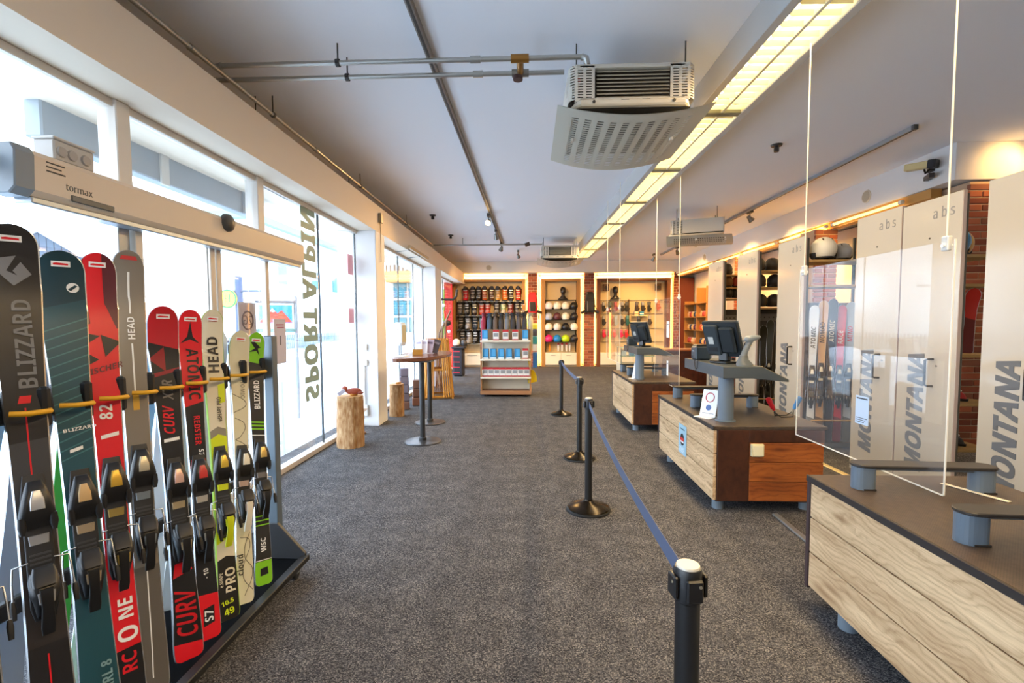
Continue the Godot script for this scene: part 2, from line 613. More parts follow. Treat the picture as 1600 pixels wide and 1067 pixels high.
func build_outside() -> void:
	# street: wet asphalt with trodden snow, snow banks, houses across the road
	var rm := mat(Color(1, 1, 1), 0.35, 0.0, {"resource_name": "street"})
	triplanar(rm, noise_tex(0.012, hexc("8a949c"), hexc("f3f6fa"), 512, FastNoiseLite.TYPE_SIMPLEX_SMOOTH, 5, 9), Vector3(0.09, 0.09, 0.2), true)
	struct("street", mb().bx(-60, -3.2, -0.5, -0.16, -90, 20), rm)
	struct("kerb_strip", mb().bx(-3.2, -2.95, -0.5, -0.02, -18, 6), mat(hexc("b9bcc0"), 0.8))
	var snow := mat(hexc("f2f5fa"), 0.8)
	var bank := mb()
	for i in 16:
		bank.ball(Vector3(-12.6 + rng.randf_range(-0.6, 0.6), -0.25, -11 - i * 1.9), Vector3(rng.randf_range(0.8, 1.5), rng.randf_range(0.3, 0.75), rng.randf_range(1.1, 1.9)), 12, 8)
	var sb := part("snow_bank", bank, snow)
	sb.set_meta("kind", "stuff")
	tag(sb, "heaps of ploughed white snow along the far side of the street", "snow")
	var white := mat(hexc("eef0f2"), 0.85)
	var roofm := mat(hexc("5a6068"), 0.7)
	var panem := mat(hexc("3f7f8c"), 0.15)
	# house with plain white side wall and green-grey eaves
	var h := thing("white_house", "big white rendered house across the street behind the slatted fence", "house", Vector3(-15.5, -0.16, -33))
	part("wall", mb().bx(-6.5, 0, 0, 7.6, -7, 7), white, h)
	part("eaves", mb().bx(-6.8, 0.35, 7.6, 8.0, -7.4, 7.4, 0.02), mat(hexc("7c9488"), 0.8), h)
	part("roof", mb(frame(Vector3.RIGHT, UP, Vector3(0, 8.0, -7.4))).prism(PackedVector2Array([Vector2(-6.8, 0), Vector2(0.35, 0), Vector2(-3.2, 2.2)]), 14.8), snow, h)
	part("plinth", mb().bx(-6.5, 0.04, 0, 0.9, -7, 7), mat(hexc("aab8c0"), 0.85), h)
	for z in [-4.5, -1.0, 3.5]:
		var w := part("window", mb().bx(0.0, 0.06, 4.2, 5.6, z - 0.6, z + 0.6, 0.02), mat(hexc("c7ccd0"), 0.6), h)
		part("pane", mb().bx(0.05, 0.075, 4.3, 5.5, z - 0.5, z + 0.5), panem, w)
	# glazed apartment house at the end of the street
	h = thing("balcony_house", "tall house with turquoise windows and wooden balcony at the end of the street", "house", Vector3(-11.4, -0.16, -48))
	part("wall", mb().bx(-2.6, 2.6, 0, 8.2, -8, 0), mat(hexc("d8d4cc"), 0.85), h)
	for i in 3:
		for j in 3:
			var w := part("window", mb().bx(-2.3 + i * 1.55, -0.95 + i * 1.55, 0.9 + j * 1.75, 2.4 + j * 1.75, 0, 0.1, 0.02), mat(hexc("3b6a72"), 0.5), h)
			part("pane", mb().bx(-2.2 + i * 1.55, -1.05 + i * 1.55, 1.0 + j * 1.75, 2.3 + j * 1.75, 0.08, 0.12), panem, w)
	part("balcony", mb().bx(-2.8, 2.8, 5.9, 7.0, 0, 1.2, 0.03), mat(hexc("c98f52"), 0.8), h)
	for i in 14:
		part("baluster", mb().bx(-2.75 + i * 0.42, -2.6 + i * 0.42, 7.0, 7.6, 1.1, 1.18), mat(hexc("7a5a3c"), 0.8), h)
	part("roof", mb(frame(Vector3.RIGHT, UP, Vector3(0, 8.2, -8.5))).prism(PackedVector2Array([Vector2(-3.6, 0), Vector2(3.6, 0), Vector2(0, 2.2)]), 10.0), snow, h)
	# far houses with snow on their roofs
	var spots := [[-32.0, -42.0, 8.0, 4.2, "pale house with snowy roof far down the road, left of the bus stop"], [-22.0, -53.0, 7.0, 4.4, "pale far house with snowy roof behind the bus stop pole"], [-46.0, -38.0, 9.0, 4.4, "far house with snow-covered roof behind the tips of the tall skis"]]
	for s in spots:
		h = thing("village_house", s[4], "house", Vector3(s[0], -0.16, s[1]), 0.5)
		part("wall", mb().bx(-s[2] / 2, s[2] / 2, 0, s[3], -4, 0), mat(hexc("d9d6d2"), 0.9), h)
		part("roof", mb(frame(Vector3.RIGHT, UP, Vector3(0, s[3], -4.5))).prism(PackedVector2Array([Vector2(-s[2] / 2 - 0.5, 0), Vector2(s[2] / 2 + 0.5, 0), Vector2(0, 2.0)]), 5.2), snow, h)
		part("gutter", mb().bx(-s[2] / 2 - 0.5, s[2] / 2 + 0.5, s[3] - 0.15, s[3], 0.6, 0.75, 0.02), roofm, h)
		for i in 3:
			part("window", mb().bx(-s[2] / 3 + i * s[2] / 3 - 0.5, -s[2] / 3 + i * s[2] / 3 + 0.5, s[3] - 2.0, s[3] - 0.8, 0, 0.06, 0.02), mat(hexc("8796a2"), 0.4), h)
	# barn roof close by, dark boards under snow
	h = thing("barn", "dark timber barn with snow-covered roof seen over the nearest skis", "barn", Vector3(-26.4, -0.16, -25.0))
	part("wall", mb().bx(-2.5, 2.5, 0, 5.4, -7, 0), mat(hexc("4d5866"), 0.9), h)
	for i in 12:
		var bx0 := -2.48 + i * 0.415
		part("board", mb().bx(bx0, bx0 + 0.38, 3.0, 5.35 + 1.5 * (1.0 - absf(bx0 + 0.19) / 2.7), 0, 0.04, 0.01), mat(hexc("46525f"), 0.9), h)
	part("gable", mb(frame(Vector3.RIGHT, UP, Vector3(0, 5.4, -7))).prism(pv([-2.5, 0, 2.5, 0, 0, 1.45]), 7.0), mat(hexc("4d5866"), 0.9), h)
	part("roof", mb(frame(Vector3.RIGHT, UP, Vector3(0, 5.4, -7.3))).prism(pv([-2.9, -0.1, -2.5, 0.03, 0, 1.5, 2.5, 0.03, 2.9, -0.1, 2.9, 0.2, 0, 1.9, -2.9, 0.2]), 7.6), snow, h)
	part("gutter", mb().cyl(Vector3(2.95, 5.25, 0.3), Vector3(2.95, 5.25, -7.2), 0.08), roofm, h)
	# slatted garden fence
	h = thing("picket_fence", "grey slatted garden fence in front of the white house", "fence", Vector3(-14.6, -0.16, -30))
	part("rail", mb().bx(-0.03, 0.03, 0.3, 0.4, -11, 11), mat(hexc("77828a"), 0.8), h)
	part("rail", mb().bx(-0.03, 0.03, 0.8, 0.9, -11, 11), mat(hexc("77828a"), 0.8), h)
	for i in 90:
		part("slat", mb().bx(0.03, 0.06, 0.1, 1.15, -11 + i * 0.245, -10.88 + i * 0.245), mat(hexc("6c7780"), 0.8), h)
	# bus stop
	h = thing("bus_stop", "bus stop pole with round green sign seen through the entrance door", "bus stop", Vector3(-11.1, -0.16, -17.9))
	part("pole", mb().cyl(Vector3.ZERO, Vector3(0, 3.6, 0), 0.16, 0.13, 12), mat(hexc("41506a"), 0.5), h)
	var ds := part("sign_disc", mb().cyl(Vector3(-0.35, 2.75, 0.14), Vector3(-0.35, 2.75, 0.18), 0.36, 0.36, 24), mat(hexc("d9d94a"), 0.5), h)
	part("rim", mb().tube(ring(Vector3(-0.35, 2.75, 0.18), 0.33, 24, Vector3.RIGHT, UP), 0.03, 6, true), mat(hexc("2f9a4c"), 0.5), ds)
	lettering("H", 0.3, frame(Vector3.RIGHT, UP, Vector3(-0.35, 2.75, 0.185)), mat(hexc("2f9a4c"), 0.5), ds)
	part("cross_bar", mb().cyl(Vector3(-1.3, 3.05, 0), Vector3(0.9, 3.05, 0), 0.05), mat(hexc("59636f"), 0.5), h)
	# lit-box sign with mountain
	h = thing("hanging_sign", "blue and red mountain sign hanging outside right of the entrance", "sign", Vector3(-4.55, 1.52, -8.4), 0.45)
	part("box", mb().bx(-0.3, 0.3, 0, 0.47, -0.1, 0, 0.01), mat(hexc("eaf2f6"), 0.4), h)
	part("sky_panel", mb().bx(-0.27, 0.27, 0.1, 0.43, 0, 0.006), mat(hexc("2d8fd0"), 0.4), h)
	part("mountain", mb(Transform3D(Basis(), Vector3(0, 0.1, 0.006))).prism(PackedVector2Array([Vector2(-0.27, 0.02), Vector2(-0.05, 0.27), Vector2(0.03, 0.18), Vector2(0.1, 0.24), Vector2(0.27, 0.02)]), 0.004), mat(hexc("d4402f"), 0.4), h)
	part("snow_cap", mb(Transform3D(Basis(), Vector3(0, 0.1, 0.01))).prism(PackedVector2Array([Vector2(-0.12, 0.19), Vector2(-0.05, 0.275), Vector2(0.0, 0.215), Vector2(-0.04, 0.2), Vector2(-0.07, 0.215)]), 0.004), mat(hexc("f5f7fa"), 0.4), h)
	part("frame_bar", mb().bx(-0.32, 0.32, 0.47, 0.51, -0.11, 0.01), mat(hexc("5c6166"), 0.4), h)
	part("frame_bar", mb().bx(-0.32, 0.32, -0.06, 0.0, -0.11, 0.01), mat(hexc("5c7f78"), 0.4), h)
	part("pole", mb().cyl(Vector3(0.33, -1.66, -0.05), Vector3(0.33, 0.6, -0.05), 0.03), mat(hexc("8a9096"), 0.4), h)
	# folding board outside
	h = thing("sandwich_board", "white folding board standing on the pavement outside the window", "sign board", Vector3(-3.45, -0.02, -5.75), 0.5)
	for s in [-1.0, 1.0]:
		var tr := Transform3D(Basis(Vector3.RIGHT, -0.28 * s), Vector3(0, 0, 0.27 * s))
		part("panel", mb(tr).bx(-0.32, 0.32, 0.18, 0.92, -0.008, 0.008), mat(hexc("dfe8ec"), 0.5), h)
		for x in [-0.34, 0.34]:
			part("leg", mb(tr).bx(x - 0.014, x + 0.014, 0, 0.98, -0.014, 0.014, 0.003), mat(hexc("b5bcc2"), 0.35, 0.6), h)
		part("cross_rail", mb(tr).bx(-0.34, 0.34, 0.14, 0.18, -0.012, 0.012, 0.003), mat(hexc("b5bcc2"), 0.35, 0.6), h)
	# back of the shop sign over the entrance
	h = thing("fascia_sign", "grey back of the long shop sign outside the upper windows", "sign", Vector3(-3.1, 2.81, -2.99))
	part("board", mb().bx(-0.12, 0, 0, 0.62, -2.56, 0, 0.01), mat(hexc("8d979e"), 0.6), h)
	part("strap", mb().bx(0, 0.02, -0.02, 0.62, -1.06, -0.97, 0.003), mat(hexc("c3c3bd"), 0.5), h)
	part("strap", mb().bx(0, 0.02, -0.0, 0.62, -2.2, -2.12, 0.003), mat(hexc("7d868c"), 0.5), h)

func ring(c: Vector3, r: float, k: int, a: Vector3, b: Vector3, t0 := 0.0, t1 := TAU) -> Array:
	var p := []
	for i in k:
		var t := lerpf(t0, t1, float(i) / k if t1 - t0 > 6.2 else float(i) / (k - 1))
		p.append(c + a * cos(t) * r + b * sin(t) * r)
	return p

var brick_meshes := []
func brick_pillar(called: String, x0: float, x1: float, z_front: float, depth: float, y0: float, y1: float, course: float) -> void:
	var core := struct(called, mb().bx(x0 + 0.012, x1 - 0.012, y0, y1, z_front - depth, z_front - 0.012), mat(hexc("b59a80"), 0.95))
	var tones := ["8c4a34", "9a5238", "7a3f2e", "a65f42", "84503c"]
	var w := x1 - x0
	var long := w * 0.62
	var row := 0
	var y := y0
	var bl := mb().box(Vector3.ZERO, Vector3(long - 0.012, course - 0.014, 0.05), 0.006).mesh()
	var bs := mb().box(Vector3.ZERO, Vector3(w - long - 0.012, course - 0.014, 0.05), 0.006).mesh()
	while y + course <= y1 + 0.01:
		var flip := row % 2 == 0
		var xa := x0
		for j in 2:
			var is_long := (j == 0) == flip
			var ww := long if is_long else w - long
			var m := mat(hexc(tones[rng.randi() % 5]), 0.92)
			pm("brick", bl if is_long else bs, m, core, Transform3D(Basis(), Vector3(xa + ww / 2, y + course / 2, z_front - 0.025 + rng.randf_range(-0.003, 0.004))))
			xa += ww
		y += course
		row += 1

func build_right_wall() -> void:
	var wm := mat(hexc("ded8d0"), 0.9)
	struct("wall_right", mb().bx(6.4, 7.4, 0, CEIL, -6.3, 4.0), wm)
	struct("wall_right_recess", mb().bx(6.0, 7.4, 0, 3.33, -18.0, -6.3), mat(hexc("d3c4ae"), 0.9))
	struct("trim_3", mb().bx(5.32, 7.4, 3.36, CEIL, -18.0, -6.2, 0.004), mat(hexc("dcd8d4"), 0.88))
	struct("trim_4", mb().bx(5.36, 5.5, 3.24, 3.36, -17.2, -6.6), mat(hexc("b98a4a"), 0.6))
	brick_pillar("wall_brick_pillar", 5.52, 5.95, -6.22, 0.5, 0.0, 3.34, 0.085)
	brick_pillar("wall_brick_pillar", 5.1, 5.5, -8.7, 0.5, 0.0, 3.24, 0.085)
	brick_pillar("wall_brick_pillar", 5.2, 5.52, -12.2, 0.5, 0.0, 3.24, 0.09)
	# warm tubes under the bulkhead
	for i in 6:
		var z := -7.0 - i * 1.7
		tube_light(Vector3(5.28, 3.28, z), Vector3(5.28, 3.28, z - 1.5), Basis(Vector3.RIGHT, Vector3.BACK, Vector3.DOWN) * Basis(Vector3.BACK, 0.5), "warm fluorescent tube under the right-hand bulkhead, %s from the near end" % ["first", "second", "third", "fourth", "fifth", "farthest"][i], "tubes under the right bulkhead", 1.6)

func tube_light(a: Vector3, b: Vector3, face: Basis, label: String, group: String, e: float) -> void:
	var d := (b - a).normalized()
	var o := thing("tube_lamp", label, "lamp", Vector3.ZERO, 0.0, group)
	part("tube", mb().cyl(a, b, 0.022, 0.022, 10), glow(Color(1.0, 0.80, 0.42), 2.6), o)
	for p in [a, b]:
		part("cap", mb().cyl(p - d * 0.03, p + d * 0.03, 0.03, 0.03, 10), mat(hexc("e8e0cc"), 0.5), o)
	var l := AreaLight3D.new()
	l.name = "tube_light"
	l.area_size = Vector2(0.05, (b - a).length())
	l.light_color = Color(1.0, 0.79, 0.45)
	l.light_energy = e
	l.area_range = 20.0
	l.shadow_enabled = true
	# local y of the lamp lies along the tube, light leaves along -z
	var y := d
	var z: Vector3 = -face.z
	z = (z - y * z.dot(y)).normalized()
	l.transform = Transform3D(Basis(y.cross(z), y, z), (a + b) / 2 - z * 0.03)
	o.add_child(l)

const BZ := -17.4
func build_back_wall() -> void:
	var cream := mat(hexc("e2d8ca"), 0.88)
	struct("trim_5", mb().bx(-2.95, 5.6, 3.42, CEIL, -18.0, -17.15, 0.004), cream)
	struct("wall_back_panel", mb().bx(-2.6, 5.7, 0, 3.42, -18.0, -17.72), mat(hexc("dccbb0"), 0.85))
	struct("wall_red_panel", mb().bx(-2.94, -2.66, 0, 3.12, -16.6, -16.52), mat(hexc("d8231d"), 0.7))
	brick_pillar("wall_brick_pillar", -0.02, 0.33, BZ, 0.3, 0.0, 3.42, 0.1)
	brick_pillar("wall_brick_pillar", 2.03, 2.4, BZ, 0.3, 0.0, 3.42, 0.1)
	brick_pillar("wall_brick_pillar", 5.26, 5.5, BZ, 0.3, 0.0, 3.42, 0.1)
	var down := Basis(Vector3.RIGHT, Vector3.BACK, Vector3.DOWN)   # -z of this basis points up; used reversed below
	var out_face := Basis(Vector3.RIGHT, UP, Vector3.BACK)
	var toward := Basis(Vector3(1, 0, 0), UP, Vector3(0, 0, 1))
	for s in [[-2.75, -0.15, "the boot niche"], [0.42, 1.98, "the helmet niche"], [2.5, 5.2, "the glove niche"]]:
		tube_light(Vector3(s[0], 3.33, -17.42), Vector3(s[1], 3.33, -17.42), Basis(Vector3.RIGHT, Vector3(0, 1, 0), Vector3(0, 0, -1)), "long warm tube glowing above %s on the back wall" % s[2], "tubes above the back wall niches", 4.5)
	var side := {-0.07: "left of the left brick pillar", 0.40: "right of the left brick pillar", 1.97: "left of the middle brick pillar", 2.46: "right of the middle brick pillar", 5.2: "at the far right brick pillar"}
	for x in side:
		tube_light(Vector3(x, 0.08, -17.5), Vector3(x, 3.2, -17.5), Basis(Vector3.RIGHT, Vector3(0, 1, 0), Vector3(0, 0, -1)), "upright warm tube glowing %s on the back wall" % side[x], "upright tubes beside the brick pillars", 2.2)
	# niches: golden frames, back boards, base cabinets
	var oak := mat(hexc("a5743a"), 0.55)
	niche("display_niche", "golden framed wall niche full of ski boots left of the brick pillars", -2.80, -0.11, oak, 0.12)
	niche("display_niche", "narrow golden framed wall niche with helmets between the two brick pillars", 0.476, 1.90, oak, 0.14)
	niche("display_niche", "golden framed wall niche with gloves and goggles at the right end of the back wall", 2.49, 5.137, mat(hexc("6e3a1e"), 0.55), 0.13)

func niche(called: String, label: String, x0: float, x1: float, fm: Material, fw: float) -> void:
	var o := thing(called, label, "shelving", Vector3((x0 + x1) / 2, 0, BZ))
	var h := (x1 - x0) / 2
	for s in [-1.0, 1.0]:
		part("jamb", mb().bx(s * h, s * (h - fw), 0.0, 3.12, -0.3, 0.03, 0.004), fm, o)
	part("head", mb().bx(-h, h, 3.12, 3.21, -0.3, 0.03, 0.004), fm, o)
	part("back_board", mb().bx(-h + fw, h - fw, 0.5, 3.12, -0.31, -0.29), mat(hexc("cdb994"), 0.8), o)
	var n := 2 if x1 - x0 < 2 else 2
	var b := part("cabinet", mb().bx(-h + fw, h - fw, 0.06, 0.52, -0.29, 0.05, 0.004), mat(hexc("cfc7b2"), 0.5), o)
	part("plinth", mb().bx(-h + fw, h - fw, 0.0, 0.06, -0.29, 0.02), mat(hexc("8a7a62"), 0.6), o)
	for i in n:
		var w := (2 * h - 2 * fw) / n
		var d := part("drawer", mb().bx(-h + fw + i * w + 0.01, -h + fw + (i + 1) * w - 0.01, 0.08, 0.5, 0.05, 0.07, 0.004), mat(hexc("e3ddca"), 0.45), o)
		part("handle", mb().bx(-h + fw + (i + 0.35) * w, -h + fw + (i + 0.65) * w, 0.42, 0.435, 0.07, 0.09, 0.003), mat(hexc("9a9484"), 0.35, 0.7), d)

func build_luminaires() -> void:
	# one long ceiling channel with eight louvred twin-tube sections, turned a little off the wall line
	var turn := atan(0.0205)
	var basis := Basis(UP, turn)
	var cream := mat(hexc("efe6c8"), 0.35)
	var grey := mat(hexc("c2c0bc"), 0.6)
	var warm := glow(Color(1.0, 0.93, 0.72), 9.0)
	var blade := mb().bx(-0.165, 0.165, 0.0, 0.04, -0.0015, 0.0015).mesh()
	for i in 10:
		var z := 1.94 - i * 1.66
		var c := Vector3(1.87 + (z - 0.83 + 3.0) * 0.0205, 3.58, z - 0.83)
		var far := i >= 3
		var o := thing("ceiling_light", "louvred twin-tube ceiling light, %s section of the long bright row" % ["first, unseen", "second, unseen", "nearest visible", "second visible", "third visible", "fourth visible", "fifth visible", "sixth visible", "seventh visible", "farthest"][i], "light", c, turn, "sections of the long ceiling light row")
		for s in [-1.0, 1.0]:
			part("side", mb().bx(s * 0.18, s * 0.25, -0.01, 0.24, -0.83, 0.83, 0.004), grey, o)
			part("reflector", mb().tri3(s), cream, o)
			var tb := part("tube", mb().cyl(Vector3(s * 0.085, 0.10, -0.75), Vector3(s * 0.085, 0.10, 0.75), 0.014, 0.014, 8), warm, o)
			part("cap", mb().cyl(Vector3(s * 0.085, 0.10, -0.78), Vector3(s * 0.085, 0.10, -0.74), 0.016, 0.016, 8), mat(hexc("b0b0a8"), 0.4, 0.6), tb)
		part("housing", mb().bx(-0.18, 0.18, 0.15, 0.24, -0.83, 0.83), cream, o)
		part("centre_rail", mb().bx(-0.012, 0.012, -0.005, 0.045, -0.81, 0.81, 0.002), cream, o)
		part("end_bar", mb().bx(-0.18, 0.18, -0.008, 0.06, -0.83, -0.79, 0.003), mat(hexc("8e8a74"), 0.5), o)
		part("end_bar", mb().bx(-0.18, 0.18, -0.008, 0.06, 0.79, 0.83, 0.003), mat(hexc("8e8a74"), 0.5), o)
		for j in 14:
			pm("louvre_blade", blade, cream, o, Transform3D(Basis(), Vector3(0, 0, -0.73 + j * 0.1125)))
		var l := AreaLight3D.new()
		l.name = "tube_light"
		l.area_size = Vector2(0.3, 1.5)
		l.light_color = Color(1.0, 0.85, 0.62)
		l.light_energy = 3.6
		l.area_range = 30.0
		l.shadow_enabled = true
		l.transform = Transform3D(Basis(Vector3.RIGHT, Vector3.FORWARD, Vector3.UP), Vector3(0, -0.02, 0))
		o.add_child(l)

# ======================= desks and what stands on them =======================
const DESKS := [[1.565, -0.95], [1.545, -3.96], [1.515, -6.95]]
var desk_m := []

func desk_at(i: int) -> Transform3D:   # x to the clerk side, -z along the desk, origin on the floor at the near front corner
	return Transform3D(Basis(UP, -0.011), Vector3(DESKS[i][0], 0, DESKS[i][1]))

func wood(sd: int, dark: String, light: String, scale: Vector3, off := Vector3.ZERO, rough := 0.6, rings := 9.0) -> StandardMaterial3D:
	var key := "%d%s%s" % [sd, dark, light]
	if not mats.has(key):
		mats[key] = grain_image(sd, hexc(dark), hexc(light), rings)
	var m := StandardMaterial3D.new()
	m.roughness = rough
	triplanar(m, mats[key], scale)
	m.uv1_offset = off
	return m

func build_desks() -> void:
	var brown := wood(3, "2e170e", "4f2c1b", Vector3(3, 0.8, 3), Vector3.ZERO, 0.45, 11.0)
	var topm := mat(Color(1, 1, 1), 0.42, 0.0, {"resource_name": "desk_top"})
	triplanar(topm, tread_texture(), Vector3(3, 3, 3))
	var dark := mat(hexc("2b2523"), 0.5)
	var gray := mat(hexc("6f7c88"), 0.45)
	var words := ["nearest plank-fronted desk with dark brown top at the right edge", "middle plank-fronted desk with a light blue notice on its front", "farthest plank-fronted desk standing beyond the second tall stanchion"]
	for i in 3:
		var o := thing("service_desk", words[i], "desk", Vector3.ZERO, 0.0, "three service desks along the queue")
		o.transform = desk_at(i)
		var L := 1.75
		var D := 0.92
		part("desk_top", mb().bx(0, D, 0.705, 0.735, -L, 0, 0.004), topm, o)
		part("edge_strip", mb().bx(-0.012, 0.0, 0.70, 0.737, -L, 0, 0.003), dark, o)
		for j in 3:
			var pw := wood(11 + j, "8c6844", "f2d6ac", Vector3(2, 1.7, 0.55), Vector3(0.17 * i, 0.31 * j + 0.23 * i, 0.37 * j + 0.2 * i), 0.62, 19.0)
			part("plank", mb().bx(0.0, 0.028, 0.105 + j * 0.2, 0.299 + j * 0.2, -L + 0.03, -0.012, 0.003), pw, o)
		part("front_backing", mb().bx(0.028, 0.05, 0.1, 0.705, -L + 0.02, -0.02), dark, o)
		part("corner_strip", mb().bx(-0.006, 0.03, 0.09, 0.702, -L, -L + 0.028, 0.003), mat(hexc("3b2a2c"), 0.5), o)
		for e in [0, 1]:
			var z0 := 0.0 if e == 0 else -L + 0.03
			part("end_panel", mb().bx(0.03, 0.29, 0.1, 0.704, z0 - 0.03, z0, 0.003), brown, o)
			part("end_panel", mb().bx(0.29, D - 0.02, 0.60, 0.704, z0 - 0.03, z0, 0.003), brown, o)
			for j in 3:
				var ow := wood(31 + j, "5a260c", "b8692a", Vector3(0.6, 1.9, 2), Vector3(0.3 * j + 0.2 * i, 0.27 * j + 0.1 * i, 0), 0.5, 14.0)
				part("end_plank", mb().bx(0.292, D - 0.03, 0.105 + j * 0.165, 0.266 + j * 0.165, z0 - 0.05, z0 + (0.006 if e == 0 else -0.036), 0.003), ow, o)
		part("back_panel", mb().bx(D - 0.05, D - 0.03, 0.1, 0.704, -L + 0.06, -0.06), brown, o)
		part("bottom_board", mb().bx(0.03, D - 0.04, 0.09, 0.105, -L + 0.02, -0.02), dark, o)
		for x in [0.085, D - 0.1]:
			for z in [-0.12, -L + 0.25]:
				part("foot", mb().cyl(Vector3(x, 0, z), Vector3(x, 0.1, z), 0.048, 0.048, 20), gray, o)

func tread_texture() -> ImageTexture:
	var s := 256
	var im := Image.create(s, s, false, Image.FORMAT_RGB8)
	var f := FastNoiseLite.new()
	f.frequency = 0.03
	for y in s:
		for x in s:
			var k := 0.30 + 0.06 * f.get_noise_2d(x, y)
			if (x + y) % 8 < 3 and (x - y + 2560) % 16 < 11:
				k *= 0.74
			im.set_pixel(x, y, Color(k, k * 0.84, k * 0.70))
	return ImageTexture.create_from_image(im)

func stadium(r: float, l: float, k := 10) -> PackedVector2Array:   # along x, half circle ends
	var p := PackedVector2Array()
	for i in k + 1:
		var t := -PI / 2 + PI * i / k
		p.append(Vector2(l + cos(t) * r, sin(t) * r))
	for i in k + 1:
		var t := PI / 2 + PI * i / k
		p.append(Vector2(-l + cos(t) * r, sin(t) * r))
	return p

func flat(o := Vector3.ZERO) -> Transform3D:   # prism polygon (x, y) laid flat: x stays x, polygon y becomes -z, height is up
	return Transform3D(Basis(Vector3.RIGHT, Vector3.FORWARD, Vector3.UP), o)

